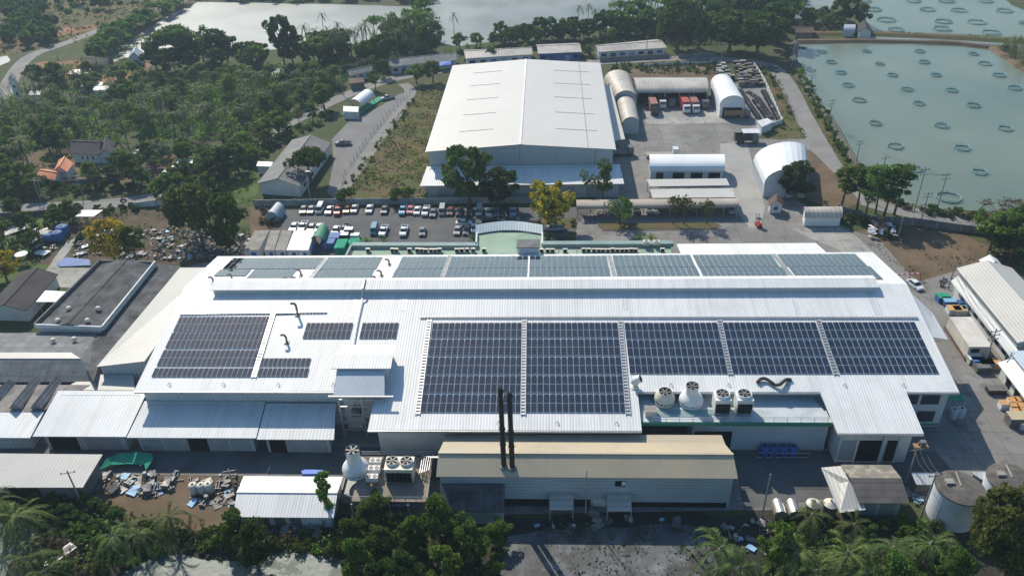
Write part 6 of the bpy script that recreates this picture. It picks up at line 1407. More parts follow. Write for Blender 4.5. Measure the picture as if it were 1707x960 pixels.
for a, b, lb in (('a','c','overhead wires above the left lane between the twin poles and the lane shrubs'),('c','d','overhead wires at the bend of the left lane'),('e','f','overhead wires along the road beside the gravel lot, left span'),('f','g','overhead wires along the gravel lot, middle span'),('g','h','overhead wires from the gravel lot to the shop row'),('j','e','overhead wires beside the palm grove'),
                 ('q','s','overhead wires at the top of the pond road'),('s','t','overhead wires along the pond bank'),('t','u','overhead wires down to the tall tree row'),('u','w','overhead wires crossing in front of the pond behind the thin trees'),('w','x','short overhead wires between the two pond edge poles'),('cc','dd','overhead wires from the transformer pole to the tank pole'),('aa','bb','overhead wires over the white box container'),('k','m','overhead wires behind the truck garage')):
    wire(a, b, lb)
# ================================================================== VEGETATION
def leaf_mesh(name, C, N, size, m, nrg, flat=.5, aspect=1.6):
    """C centres (n,3), N outward normals (n,3): one small quad for every centre"""
    n = len(C); r = nrg.normal(size=(n,3)); n_ = N*flat+r*(1-flat); n_ /= np.linalg.norm(n_, axis=1)[:,None]+1e-9
    u = np.cross(n_, nrg.normal(size=(n,3))); u /= np.linalg.norm(u, axis=1)[:,None]+1e-9; v = np.cross(n_, u)
    s = (size*nrg.uniform(.6,1.4,size=n))[:,None]; u = u*s*.5*aspect; v = v*s*.5
    V = np.stack([C-u, C-v*.8, C+u, C+v*.8], axis=1).reshape(-1,3)
    me = bpy.data.meshes.new(name); me.vertices.add(4*n); me.vertices.foreach_set('co', V.ravel())
    me.loops.add(4*n); me.loops.foreach_set('vertex_index', np.arange(4*n, dtype=np.int32))
    me.polygons.add(n); me.polygons.foreach_set('loop_start', np.arange(0,4*n,4, dtype=np.int32)); me.polygons.foreach_set('loop_total', np.full(n,4,dtype=np.int32))
    me.update(calc_edges=True); me.materials.append(m); return me
def crown_points(nrg, R, H, nclump, nleaf, z0, shape='round', gap=.0):
    """clumps spread over an uneven envelope; leaves spread over the outside of each clump"""
    C = []; N = []; cl = []
    lop = nrg.uniform(.75,1.25,size=8)
    for i in range(nclump):
        a = nrg.uniform(0,2*math.pi); h = nrg.uniform(-1,1); k = lop[int(a/(2*math.pi)*8) % 8]
        rad = math.sqrt(max(0,1-h*h)) if shape != 'umbrella' else (1-.5*abs(h))
        rr = R*rad*nrg.uniform(.35,.95)*k
        if shape == 'tall': z = z0+H*(.5+.5*h); rr = R*nrg.uniform(.1,.9)*(1-.35*abs(h))
        elif shape == 'umbrella': z = z0+H*(.45+.4*math.cos(rr/R*1.4)+.15*h)
        else: z = z0+H*(.5+.47*h)
        cl.append((rr*math.cos(a), rr*math.sin(a), z, nrg.uniform(.55,1.15)))
    cr = R*(.30 if shape != 'tall' else .42)*(26/nclump)**.25
    for x, y, z, k in cl:
        d = nrg.normal(size=(nleaf,3)); d /= np.linalg.norm(d,axis=1)[:,None]; rad = nrg.uniform(.45,1.08,size=nleaf)[:,None]**.6
        p = d*rad*cr*k*np.array([1,1,.72])+np.array([x,y,z]); keep = (d[:,2] > -.55)|(nrg.random(nleaf) < .35)
        C.append(p[keep]); N.append(d[keep])
    return np.concatenate(C), np.concatenate(N), cl
TREES = {}
def tree_proto(key, name, label, R, H, trunk, nclump, nleaf, size, m, seed, shape='round', barkm='bark', tr=.28):
    nrg = np.random.default_rng(seed); C, N, cl = crown_points(nrg, R, H, nclump, nleaf, trunk, shape)
    t = thing(name, label, 'tree', (0,0,0)); PROTOS.append(t)
    me = leaf_mesh('crown', C, N, size, m, nrg); o = bpy.data.objects.new('crown', me); COL.objects.link(o); o.parent = t
    mb = MB(); top = trunk+H*.55; bend = nrg.uniform(-.3,.3,2)
    pts = [(0,0,-.2),(bend[0]*.4,bend[1]*.4,trunk*.6),(bend[0],bend[1],trunk+H*.2),(bend[0]*1.5,bend[1],top)]
    mb.tube(pts, [tr*1.5,tr,tr*.75,tr*.3], 8)
    for x, y, z, k in cl[:min(12,len(cl))]:
        s = Vector((bend[0],bend[1],max(trunk*.55, min(z-R*.25, trunk+H*.3)))); e = Vector((x,y,z)); mid = s.lerp(e,.5)+Vector((0,0,-.25*R*.3)); mb.tube([s,mid,e], [tr*.5,tr*.33,tr*.1], 5)
    mb.build('trunk', M[barkm], t); TREES[key] = (t, trunk+H, R); return t
def palm_proto(key, name, label, H, nf, L_, seed, m, droop=1.0):
    nrg = np.random.default_rng(seed); t = thing(name, label, 'palm tree', (0,0,0)); PROTOS.append(t)
    lean = nrg.uniform(-.1,.1,2)*H; top = Vector((lean[0],lean[1],H)); mb = MB()
    mb.tube([(0,0,-.2),(lean[0]*.2,lean[1]*.2,H*.3),(lean[0]*.55,lean[1]*.55,H*.65),tuple(top)], [.26,.17,.14,.13], 7); mb.build('trunk', M['palmbark'], t)
    mb = MB()
    for i in range(nf):
        a = i*2.39996+nrg.uniform(-.2,.2); up = nrg.uniform(.05,1.25) if i > nf*.3 else nrg.uniform(-.5,.15); l = L_*nrg.uniform(.8,1.1)
        d = Vector((math.cos(a),math.sin(a),0)); side = Vector((-d.y,d.x,0)); P = []; n = 7
        for k in range(n+1):
            s = k/n; P.append(top+d*(l*math.cos(up*.7)*(s-.12*s*s))+Vector((0,0,l*(math.sin(up)*.9*s-droop*(.62+.15*math.cos(up))*s*s))))
        for k in range(n):
            p, q = P[k], P[k+1]; w_ = .5*math.sin(math.pi*min(1,(k+.8)/n*.92))**.5*l*.19; ax = (q-p)
            mb.quad(p+side*.03, q+side*.02, q-side*.02, p-side*.03)
            for s_ in (-1,1):
                for j in (0,.5):
                    b0 = p+ax*j; b1 = p+ax*(j+.4); tip = b0+ax*(1.0+j*.3)+side*s_*w_+Vector((0,0,-w_*.38+.12)); mb.poly([b0,b1,tip+ax*.08,tip])
    mb.build('fronds', m, t)
    mb = MB(); mb.lathe([(.1,-.7),(.38,-.35),(.3,0),(.08,.3)], top, 7); mb.build('fruit_cluster', M['palmbark'], t)
    TREES[key] = (t, H+L_*.45, L_); return t
tree_proto('d1','broadleaf_tree','x',5.0,7.0,2.6,34,110,.52,LEAF['dark'],1)
tree_proto('d2','broadleaf_tree','x',4.4,7.5,2.4,30,110,.50,LEAF['dark'],2)
tree_proto('m1','broadleaf_tree','x',4.6,6.0,2.4,30,105,.50,LEAF['mid'],3)
tree_proto('m2','broadleaf_tree','x',4.0,6.4,2.2,26,105,.46,LEAF['mid'],4)
tree_proto('l1','broadleaf_tree','x',3.8,5.0,1.8,24,100,.48,LEAF['light'],5)
tree_proto('u1','umbrella_tree','x',5.8,4.2,2.8,40,120,.45,LEAF['dark'],6,'umbrella')
tree_proto('o1','broadleaf_tree','x',5.2,5.6,2.6,34,110,.48,LEAF['olive'],7)
tree_proto('y1','flowering_tree','x',4.4,6.2,2.0,34,105,.44,LEAF['yellow'],8)
tree_proto('t1','tall_thin_tree','x',2.1,8.0,5.5,20,75,.40,LEAF['mid'],9,'tall',tr=.16)
tree_proto('t2','tall_thin_tree','x',2.3,7.2,6.0,18,75,.40,LEAF['mid'],10,'tall',tr=.16)
tree_proto('s1','sparse_tree','x',3.3,3.6,2.4,18,55,.34,LEAF['mid'],11,'round',tr=.14)
tree_proto('s2','sparse_tree','x',2.8,3.4,2.6,15,42,.32,LEAF['olive'],12,'round',tr=.12)
tree_proto('b1','bare_tree','x',2.6,4.6,2.0,14,40,.28,LEAF['brown'],13,'round',tr=.14)
tree_proto('g1','big_leafy_tree','x',7.2,8.0,3.2,60,240,.40,LEAF['olive'],14,tr=.5)
tree_proto('n1','broadleaf_tree','x',4.2,5.5,1.6,34,190,.34,LEAF['mid'],15)
tree_proto('n2','broadleaf_tree','x',3.8,5.0,1.4,30,190,.33,LEAF['dark'],16)
tree_proto('r1','vine_pillar','x',1.5,7.2,1.0,18,110,.32,LEAF['light'],17,'tall')
palm_proto('p1','coconut_palm','x',8.0,18,4.2,21,LEAF['palm']); palm_proto('p2','coconut_palm','x',6.2,17,4.0,22,LEAF['palm']); palm_proto('p3','coconut_palm','x',10.5,17,4.0,23,LEAF['palm'])
palm_proto('p4','coconut_palm','x',2.6,17,4.4,24,LEAF['palm']); palm_proto('q1','banana_plant','x',1.4,11,2.9,25,LEAF['light'],.8); palm_proto('f1','areca_palm','x',1.3,26,2.4,26,LEAF['light'],.7)
def bush_proto(key, R, H, nl, size, m, seed, name='bush'):
    nrg = np.random.default_rng(seed); C, N, cl = crown_points(nrg, R, H, 12, nl, .1, 'round'); C[:,2] = np.maximum(C[:,2],.05)
    o = bpy.data.objects.new(name, leaf_mesh(name, C, N, size, m, nrg)); COL.objects.link(o); tag(o,'x','bush'); TREES[key] = (o, H, R); PROTOS.append(o)
bush_proto('h1',1.8,2.0,70,.32,LEAF['mid'],31); bush_proto('h2',2.0,1.8,70,.32,LEAF['dark'],32); bush_proto('h3',1.6,1.6,60,.3,LEAF['light'],33); bush_proto('h4',1.9,1.9,50,.3,LEAF['olive'],34); bush_proto('h5',2.0,2.6,50,.28,LEAF['brown'],35)
trng = random.Random(77)
def tree(key, px, py, ytop=None, label='x', group=None, wpx=None, k=None):
    pr, H, R = TREES[key]; b = at(px,py); s = 1.0
    if ytop is not None: s = hfor(b,ytop)/H
    if k: s = k
    sx = s
    if wpx:
        zc = (b-Vector((0,0,HC-3))).dot(_f); sx = wpx*zc/FL/2/R
        if key[0] in 'pqf': sx = (sx+s)/2
    return place(pr, b, trng.uniform(0,6.28), label, group, (sx,sx,s))
# --- trees one can point at
N_ = [
 ('d1',783,345,247,88,'tall dark tree standing against the lean-to of the cream warehouse'),('d2',832,345,282,78,'lower dark spreading tree just right of the tall dark one by the warehouse lean-to'),
 ('y1',921,380,304,78,'large tree covered in yellow blossom at the end of the car park'),('s1',1004,338,272,62,'sparse green tree against the right end of the warehouse lean-to'),
 ('s1',1033,374,334,66,'low sparse green tree in the planting strip, leftmost'),('s2',1122,374,331,34,'thin tree in the planting strip, left one of the close pair'),('s2',1140,374,332,40,'thin tree in the planting strip, right one of the close pair'),('s2',1178,374,337,32,'thin tree at the right end of the planting strip'),
 ('u1',520,306,257,80,'dense round umbrella tree at the corner of the long dark roofed house'),('o1',338,402,308,95,'big brown-green spreading tree at the right end of the scrap yard'),('d2',388,428,325,72,'dark green tree leaning in front of the brown-green one by the site cabins'),
 ('y1',194,443,368,66,'tree with bright yellow blossom in the scrap yard'),('m2',228,437,378,46,'green tree touching the right side of the yellow blossom tree'),('y1',12,468,423,52,'yellow blossom tree cut by the left picture edge'),('y1',168,263,256,14,'small yellow shrub-like tree before the slate roofed house'),
 ('d2',1325,332,274,70,'dark green tree in front of the largest white tent hall'),('s1',1308,330,284,30,'smaller green tree at the left of the dark one by the tent hall'),
 ('t1',1402,345,277,46,'tall thin tree, leftmost of the row before the fish pond'),('t2',1428,352,278,46,'tall thin tree, second from the left in the row before the fish pond'),('t1',1442,366,280,40,'tall thin tree, third from the left in the row before the fish pond'),('t2',1459,356,279,40,'tall thin tree, fourth from the left in the row before the fish pond'),('t1',1473,362,279,44,'tall thin tree, fifth from the left in the row before the fish pond'),('t2',1490,358,277,46,'tall thin tree, rightmost of the row before the fish pond'),
 ('s1',1628,386,350,36,'small round green tree by the pond road at the right'),('b1',1660,372,338,60,'brown leafless tree at the right edge of the pond bank'),('b1',1690,372,336,56,'second brown leafless tree cut by the right edge of the pond bank'),('b1',1685,415,376,60,'dry brown tree in front of the pond road at the right edge'),
 ('d2',1700,440,378,60,'dark tree at the right picture edge above the grey warehouse'),('m2',1670,420,385,44,'green bushy tree on the right of the dirt field'),('b1',1463,392,362,28,'dead grey shrub-like tree rising from the pile of white sheets'),
 ('g1',1668,975,840,150,'huge leafy olive-green tree filling the bottom right corner'),
 ('r1',551,868,788,30,'climber-covered post between the white gabled shed and the equipment deck'),
 ('n1',735,905,838,74,'bushy green tree in front of the dark side shed of the boiler house'),('n2',790,935,875,66,'dark bushy tree right of the bushy green one at the bottom'),('n1',690,915,868,52,'green tree below the equipment deck canopy'),('n2',640,930,882,60,'dark green tree below the equipment deck'),('n1',590,920,872,56,'light bushy tree right below the climber-covered post'),
 ('n1',395,900,862,62,'green bushy tree at the lower left corner of the white gabled shed'),('n2',430,945,880,70,'dark bush tree below the white gabled shed, beside the foamy water'),('n2',680,985,925,70,'dark tree at the bottom edge left of centre'),('n1',745,985,918,64,'green tree at the bottom edge, centre left'),('n1',600,965,905,60,'low green tree at the foamy water near the bottom'),
 ('p4',292,893,836,72,'young coconut palm at the end of the brown dirt path'),('p4',62,965,905,70,'coconut palm beside the small white boat'),('p4',200,925,868,52,'coconut palm left of the middle one in the lower left thicket'),('p4',243,915,870,50,'coconut palm in the middle of the lower left thicket'),('p4',12,880,805,64,'coconut palm cut by the left edge below the big pale shed'),('p4',48,900,828,60,'coconut palm under the big pale shed roof'),('p4',90,985,930,60,'coconut palm at the bottom edge left of the foamy water'),
 ('p4',1197,960,878,80,'coconut palm standing alone on the dark ground in the lower right'),('p4',1225,985,920,60,'lower coconut palm just right of the lone one at the bottom'),('p4',1318,965,885,78,'coconut palm below the horizontal drum tanks'),('p4',1398,968,888,76,'coconut palm below the cone-topped tanks'),('p4',1474,955,880,72,'coconut palm below the pump shed'),('p4',1535,950,872,72,'coconut palm between the pump shed palm and the huge olive tree'),('p4',1352,990,925,70,'coconut palm at the bottom edge right of centre'),('p4',1440,992,930,70,'coconut palm at the bottom edge below the pump shed palm'),
 ('n1',1292,950,880,60,'light green bushy tree below the white alley pole'),('n1',1480,1000,935,80,'green tree at the bottom edge under the palms'),('n2',1570,1000,925,70,'dark tree at the bottom edge beside the huge olive one'),
 ('f1',1066,402,390,34,'left clump of the feathery palm bush by the annex parapet'),('f1',1085,402,389,34,'right clump of the feathery palm bush by the annex parapet'),('f1',790,402,388,22,'small palm at the left corner of the curved canopy'),('f1',912,402,384,26,'small dark palm at the right corner of the curved canopy'),('f1',612,410,393,26,'palm bush behind the green cloth'),('f1',640,408,394,24,'palm bush at the left of the annex parapet'),
 ('m1',541,183,141,42,'round green tree at the upper corner of the gravel lot'),('s1',626,150,118,32,'slim-crowned tree between road and gravel drive'),('m2',640,130,100,26,'small dark green tree before the long shop row'),('d1',720,92,40,52,'large dark round tree behind the long shop row'),('m2',695,140,108,30,'green tree at the fork of road and gravel drive'),('m2',722,138,102,34,'green tree at the rear left corner of the warehouse'),('s1',473,220,183,36,'pale thin tree on the verge left of the gravel lot'),
 ('p3',540,58,19,None,'tall coconut palm silhouetted on the left pond'),('p2',513,75,37,None,'shorter coconut palm left of the silhouetted tall one'),('p3',757,58,19,None,'lone coconut palm standing out against the middle pond'),
 ('p3',964,42,7,None,'coconut palm against the middle pond, leftmost of the group of four'),('p3',980,38,4,None,'coconut palm against the middle pond, second of the group of four'),('p2',992,42,12,None,'coconut palm against the middle pond, third of the group of four'),('p3',1020,36,-2,None,'coconut palm against the middle pond, rightmost of the group of four'),
 ('d1',1433,45,9,34,'round dark tree above the grey pond hut'),('d2',1405,40,-12,50,'tall dark tree behind the pond tents'),
 ('d1',1262,92,22,90,'huge dark tree beside the bend of the road'),('d2',1215,85,18,80,'big dark tree left of the huge one by the road bend'),('o1',1128,82,3,76,'big olive tree in front of the middle pond end'),('m1',1165,84,24,60,'green tree between the olive and the big dark tree'),('d1',1290,72,5,66,'dark tree behind the huge one by the road bend'),('d1',1235,50,-20,80,'dark tree behind the big trees of the road bend'),
 ('d1',475,112,30,48,'tall dark tree rising before the left pond'),('d2',490,112,42,40,'dark tree at the right shoulder of the tall one by the left pond'),('u1',300,112,52,90,'wide umbrella-crowned tree on the near shore of the left pond'),('d2',370,108,50,50,'dark tree right of the umbrella-crowned one by the left pond'),('d1',262,118,72,44,'dark tree at the left of the umbrella-crowned one'),('s1',345,84,46,50,'airy tree against the bright left pond'),
]
for key, x, y, yt, w_, lb in N_: tree(key, x, y, yt, lb, None, w_)
# --- groves: many alike trees
WOOD = {'dark': ([], []), 'mid': ([], [])}; WTR = MB()
WORDS = {'p':'coconut palm','q':'banana plant','h':'bush','b':'bare tree','s':'sparse tree','y':'flowering tree','f':'areca palm','u':'umbrella tree'}
def wood_tree(key, x, y, s, rg):
    """a far tree of the continuous wood: same kind of crown, fewer and larger leaf clumps"""
    nrg = np.random.default_rng(rg.randrange(10**6)); pr, H, R = TREES[key]; R *= s; H *= s
    if key[0] == 'p': C = nrg.normal(size=(260,3))*np.array([.42,.42,.12])*R; C[:,2] -= .25*np.hypot(C[:,0],C[:,1]); C += np.array([0,0,H*.85]); N = C*0+np.array([0,0,1.])
    else: C, N, cl = crown_points(nrg, R, H*.72, 22, 42, H*.28)
    C = C+np.array([x,y,0.]); k = 'dark' if key[0] in 'do' else 'mid'; WOOD[k][0].append(C); WOOD[k][1].append(N)
    WTR.tube([(x,y,0),(x,y,H*.75)], [.3*s,.14*s], 5)
def grove(px, mix, n_, label, group, smin=.7, smax=1.15, seed=1, mind=2.6, far=False):
    rg = random.Random(seed); poly = wpoly(px); placed = []; tries = 0
    xs = [p[0] for p in poly]; ys = [p[1] for p in poly]
    while len(placed) < n_ and tries < n_*60:
        tries += 1; x, y = rg.uniform(min(xs),max(xs)), rg.uniform(min(ys),max(ys))
        if not inpoly(x,y,poly) or any((x-a)**2+(y-b)**2 < mind**2 for a, b in placed): continue
        placed.append((x,y)); key = rg.choice(mix); pr, H, R = TREES[key]; s = rg.uniform(smin,smax)
        if key[0] == 'p': s *= 1.15
        if far: wood_tree(key, x, y, s, rg); continue
        wd = WORDS.get(key[0],'broadleaf tree')
        place(pr, (x,y,0), rg.uniform(0,6.28), label % wd, wd+'s: '+group, (s*rg.uniform(.85,1.15),s*rg.uniform(.85,1.15),s))
grove([(5,165),(60,158),(150,155),(215,150),(300,140),(330,150),(420,150),(500,150),(560,150),(520,172),(470,196),(400,225),(340,225),(200,232),(100,236),(5,250)], ['p1','p2','p2','p1','p3','m1','m2','l1','p1','p2','p1','l1','q1','p2'], 165, '%s in the dense grove above the left lane', 'left grove', .6,1.0, 1, 3.8)
grove([(60,128),(120,128),(180,128),(250,125),(255,150),(150,156),(70,160)], ['p1','m2','l1','p2','d2'], 18, '%s around the pale roofs deep in the left grove', 'roof grove', .6,.95, 2, 4)
grove([(340,120),(420,130),(560,128),(580,140),(560,152),(430,150),(340,140)], ['m1','m2','p2','d2','p1','q1'], 30, '%s on the far side of the left grove, near the creek', 'creek grove', .5,.85, 3, 5)
grove([(245,118),(300,105),(380,100),(440,105),(435,122),(330,128),(250,130)], ['d1','d2','m1'], 14, '%s in the dark belt on the near shore of the left pond', 'pond shore belt', .8,1.2, 4, 5)
grove([(500,100),(560,88),(640,78),(700,80),(740,86),(640,108),(560,112),(510,112)], ['d1','d2','m1','p3','p1','p3'], 34, '%s in the tall belt between the left pond and the shop row', 'tall belt', .85,1.25, 5, 4.5)
grove([(620,60),(690,50),(696,12),(706,14),(712,60),(745,78),(700,85),(620,80)], ['d1','m1','p3','d2','p1'], 18, '%s on the strip between the two upper ponds', 'strip grove', .8,1.2, 6, 5, far=True)
grove([(755,84),(800,72),(960,62),(1060,54),(1130,60),(1110,68),(960,72),(780,82)], ['d2','m1','m2','d1','s1','q1'], 42, '%s in the row behind the row houses', 'row house grove', .65,1.0, 7, 4.0)
grove([(1000,50),(1060,34),(1180,5),(1290,-10),(1330,-5),(1325,28),(1300,60),(1200,70),(1100,62),(1020,60)], ['d1','m1','d2','m2','p3','d1'], 60, '%s in the wood above the road bend', 'upper right wood', .9,1.35, 8, 5.5, far=True)
grove([(1335,45),(1400,50),(1425,42),(1400,30),(1345,35)], ['m2','m1','q1','p2'], 14, '%s around the pond huts', 'pond hut grove', .5,.8, 9, 3.5)
grove([(195,92),(225,62),(290,26),(306,16),(296,10),(262,28),(180,66),(140,98),(170,104)], ['d2','p1','m2','p2'], 40, '%s on the bank between the country road and the left pond', 'left bank row', .55,.85, 10, 4, far=True)
grove([(300,12),(330,0),(640,2),(700,8),(700,-14),(300,-20)], ['d1','d2','m1'], 44, '%s on the far shore of the upper ponds', 'far shore', .7,1.1, 11, 6, far=True)
grove([(704,8),(720,-2),(860,-18),(1180,-24),(1180,-34),(700,-22)], ['d1','d2'], 20, '%s on the farthest shore of the middle pond', 'farthest shore', .7,1.0, 12, 7, far=True)
grove([(0,75),(60,84),(110,66),(90,62),(100,46),(60,40),(0,50)], ['d2','m2','d1','m1'], 20, '%s near the track at the upper left corner', 'upper left trees', .5,.85, 13, 4.5, far=True)
grove([(0,40),(80,34),(70,-10),(0,-14)], ['d1','m1','o1'], 20, '%s in the thicket of the upper left corner', 'corner thicket', .6,1.0, 14, 5, far=True)
grove([(120,28),(220,10),(300,-5),(300,-18),(110,-18),(90,10)], ['m2','s1','h4','h1'], 34, '%s dotting the dry field at the upper left', 'dry field dots', .6,1.0, 15, 6, far=True)
grove([(0,262),(70,256),(90,250),(110,258),(60,275),(0,300)], ['p2','p4','m2','d2'], 9, '%s around the orange roofed house', 'orange house trees', .8,1.1, 16, 4)
grove([(0,300),(60,303),(120,312),(200,306),(250,300),(250,312),(110,328),(0,336)], ['h1','h2','m2','h4','q1'], 34, '%s along the far side of the left lane', 'lane side shrubs', .7,1.1, 17, 2.5)
grove([(195,262),(260,262),(340,250),(370,236),(400,228),(350,262),(330,280),(250,298),(200,296)], ['m2','h1','h2','s1','q1','b1'], 34, '%s in the housing plot beside the lane', 'plot shrubs', .6,.95, 18, 3)
grove([(262,325),(330,298),(372,266),(425,245),(430,268),(395,290),(350,325),(300,345),(262,340)], ['m2','h1','h2','h4','d2','b1','l1'], 42, '%s on the near side of the lane bend', 'lane bend thicket', .6,.95, 19, 3)
grove([(425,242),(470,218),(545,188),(560,196),(545,204),(490,228),(440,262)], ['h1','m2','h2','h3','s2'], 24, '%s on the verge between road and gravel lot', 'verge shrubs', .6,.9, 20, 3)
grove([(0,366),(60,364),(120,360),(130,372),(60,388),(60,430),(0,445)], ['h1','h2','h4','m2'], 26, '%s in the weeds left of the scrap yard', 'weed shrubs', .6,1.0, 21, 3)
grove([(120,348),(220,344),(225,352),(120,362)], ['h2','h1','h4'], 10, '%s on the near verge of the left lane', 'near verge shrubs', .6,.9, 22, 2.5)
grove([(1332,110),(1352,145),(1375,185),(1412,260),(1432,292),(1420,292),(1395,245),(1352,170),(1325,120)], ['h1','h2','h3'], 34, '%s on the bank between the road and the fish pond', 'pond bank shrubs', .6,.95, 23, 2.2)
grove([(1440,300),(1500,342),(1590,356),(1707,362),(1707,372),(1590,366),(1500,350),(1440,315)], ['h1','h4','h5','h2'], 36, '%s along the lower shore of the fish pond', 'lower pond shrubs', .6,.95, 24, 2.2)
grove([(1640,392),(1707,400),(1720,440),(1690,450),(1650,425)], ['h5','h4','h1','b1','m2'], 24, '%s beside the right grey warehouse gable', 'right edge shrubs', .8,1.2, 25, 2.6)
grove([(1395,356),(1500,382),(1480,398),(1445,376),(1400,372)], ['h2','h4','h1','h5'], 20, '%s in the corner of the dirt field below the tall thin trees', 'dirt field shrubs', .6,1.0, 26, 2.2)
grove([(1672,80),(1707,92),(1740,110),(1707,116),(1680,98)], ['p4','p2','h1'], 9, '%s on the right bank of the main fish pond', 'right bank palms', .8,1.0, 27, 3)
grove([(560,342),(712,340),(712,333),(562,333)], ['s2','h1','m2'], 9, '%s behind the car park wall at the dry grass field', 'wall side saplings', .4,.6, 28, 3)
grove([(1040,110),(1190,104),(1198,118),(1180,124),(1010,120),(1010,114)], ['h1','h3','h4','h2'], 36, '%s on the dirt plot behind the truck garage', 'garage shrubs', .5,.85, 29, 2.4)
grove([(0,860),(140,880),(330,892),(480,905),(560,920),(470,922),(330,925),(240,930),(200,955),(120,975),(60,960),(60,885),(0,850)], ['h1','h2','h3','h4','h5','p4','h1'], 80, '%s in the lower left thicket above the foamy water', 'lower left thicket', .6,1.0, 30, 2.2)
grove([(0,800),(50,826),(140,832),(200,860),(170,885),(60,860),(0,850)], ['h2','h1','h4'], 26, '%s in the shade below the big pale shed', 'shade shrubs', .7,1.0, 31, 2.2)
grove([(570,868),(700,872),(830,900),(840,985),(560,990),(640,940)], ['h1','h2','n2','n1','h4'], 44, '%s in the thicket below the equipment deck', 'deck thicket', .45,.8, 32, 2.6)
grove([(1290,880),(1500,868),(1570,875),(1590,990),(1280,1000)], ['h1','h2','h3','p4','h4'], 60, '%s in the palm thicket at the lower right', 'lower right thicket', .6,1.0, 33, 2.4)
grove([(645,215),(690,165),(700,165),(600,300),(575,320),(572,300)], ['h3','h1','h4'], 26, '%s along the wire fence of the dry grass field', 'fence shrubs', .3,.6, 34, 2)
grove([(1262,112),(1290,128),(1330,215),(1300,225),(1312,190)], ['h4','h1'], 9, '%s on the verge beside the motorbike lot', 'lot verge shrubs', .5,.8, 35, 3)
grove([(886,372),(958,370),(958,378),(886,378)], ['h4','h5','h3'], 12, '%s in the flower bed under the yellow blossom tree', 'flower bed shrubs', .35,.5, 36, 1.6)
grove([(422,350),(430,346),(470,372),(440,378)], ['h4','h5'], 4, '%s beside the blue and white barrel tent', 'tent shrubs', .6,.9, 37, 2)
grove([(772,100),(880,92),(960,91),(985,90),(1000,96),(770,106)], ['h1','m2','s1'], 16, '%s in front of the row houses behind the warehouse', 'row house shrubs', .45,.7, 38, 3)
# the continuous far wood as one mass
def join_wood():
    nrg = np.random.default_rng(5); V = []; K = []
    for i, k in enumerate(('dark','mid')):
        C = np.concatenate(WOOD[k][0]); N = np.concatenate(WOOD[k][1]); me = leaf_mesh('tmp', C, N, .95, LEAF[k], nrg); a = np.empty(len(me.vertices)*3); me.vertices.foreach_get('co', a); V.append(a.reshape(-1,3)); K.append(len(C)); bpy.data.meshes.remove(me)
    tv = np.array(WTR.v); nt_ = len(WTR.f); allv = np.concatenate(V+[tv]); nq = sum(K); base_ = 4*nq
    me = bpy.data.meshes.new('distant_wood'); me.vertices.add(len(allv)); me.vertices.foreach_set('co', allv.ravel())
    lt = [len(f) for f in WTR.f]; li = np.concatenate([np.arange(4*nq), np.array([base_+v for f in WTR.f for v in f])]).astype(np.int32)
    tot = np.array([4]*nq+lt, dtype=np.int32); st = np.concatenate([[0], np.cumsum(tot)[:-1]]).astype(np.int32)
    me.loops.add(len(li)); me.loops.foreach_set('vertex_index', li); me.polygons.add(len(tot)); me.polygons.foreach_set('loop_start', st); me.polygons.foreach_set('loop_total', tot)
    for m_ in (LEAF['dark'], LEAF['mid'], M['bark']): me.materials.append(m_)
    me.polygons.foreach_set('material_index', np.array([0]*K[0]+[1]*K[1]+[2]*nt_, dtype=np.int32)); me.update(calc_edges=True)
    o = bpy.data.objects.new('distant_wood', me); COL.objects.link(o); o['kind'] = 'stuff'
join_wood()
# --- ground cover nobody could count
def cover(name, px, dens, h_, size, m, seed=1, label='', patchy=.5):
    nrg = np.random.default_rng(seed); poly = wpoly(px); P = np.array(poly); lo, hi = P.min(0), P.max(0); area = 0
    for i in range(len(poly)): a, b = poly[i], poly[(i+1)%len(poly)]; area += a[0]*b[1]-b[0]*a[1]
    area = abs(area)/2; n_ = int(area*dens); pts = []
    bb = (hi[0]-lo[0])*(hi[1]-lo[1]); k = int(n_*bb/max(area,1)*1.6)
    X = nrg.uniform(lo[0],hi[0],k); Y = nrg.uniform(lo[1],hi[1],k); ins = np.zeros(k,bool); j = len(poly)-1
    for i in range(len(poly)):
        xi, yi = poly[i]; xj, yj = poly[j]
        c = ((yi > Y) != (yj > Y)) & (X < (xj-xi)*(Y-yi)/((yj-yi) if yj != yi else 1e-9)+xi); ins ^= c; j = i
    X, Y = X[ins], Y[ins]
    nv = np.array([noise.noise(Vector((x*.16,y*.16,seed)))+.5*noise.noise(Vector((x*.6,y*.6,seed))) for x, y in zip(X,Y)]); kp = nv > (patchy-.5)*.9
    X, Y, nv = X[kp], Y[kp], nv[kp]; Z = nrg.uniform(0,1,len(X))*h_*np.clip(nv*1.6+.5,.3,1.5)
    C = np.stack([X,Y,Z+size*.2],1); N = np.tile([0,0,1.],(len(X),1))
    o = bpy.data.objects.new(name, leaf_mesh(name, C, N, size, m, nrg, .4)); COL.objects.link(o); o['kind'] = 'stuff'; return o
cover('undergrowth', [(0,165),(60,155),(300,130),(330,145),(560,140),(540,178),(470,205),(370,234),(200,240),(0,255)], 1.6, 1.6, .8, LEAF['light'], 1, patchy=.40)
cover('undergrowth', [(330,118),(440,112),(700,85),(755,85),(640,112),(600,112),(575,150),(430,155),(330,150)], 1.3, 1.8, .8, LEAF['mid'], 2, patchy=.35)
cover('reeds', [(300,160),(420,135),(560,125),(560,160),(430,195),(330,200)], 1.6, 1.2, .6, LEAF['light'], 43, patchy=.5)
cover('reeds', [(380,140),(440,132),(560,130),(555,150),(420,158)], 2.2, 1.6, .6, LEAF['light'], 3, patchy=.3)
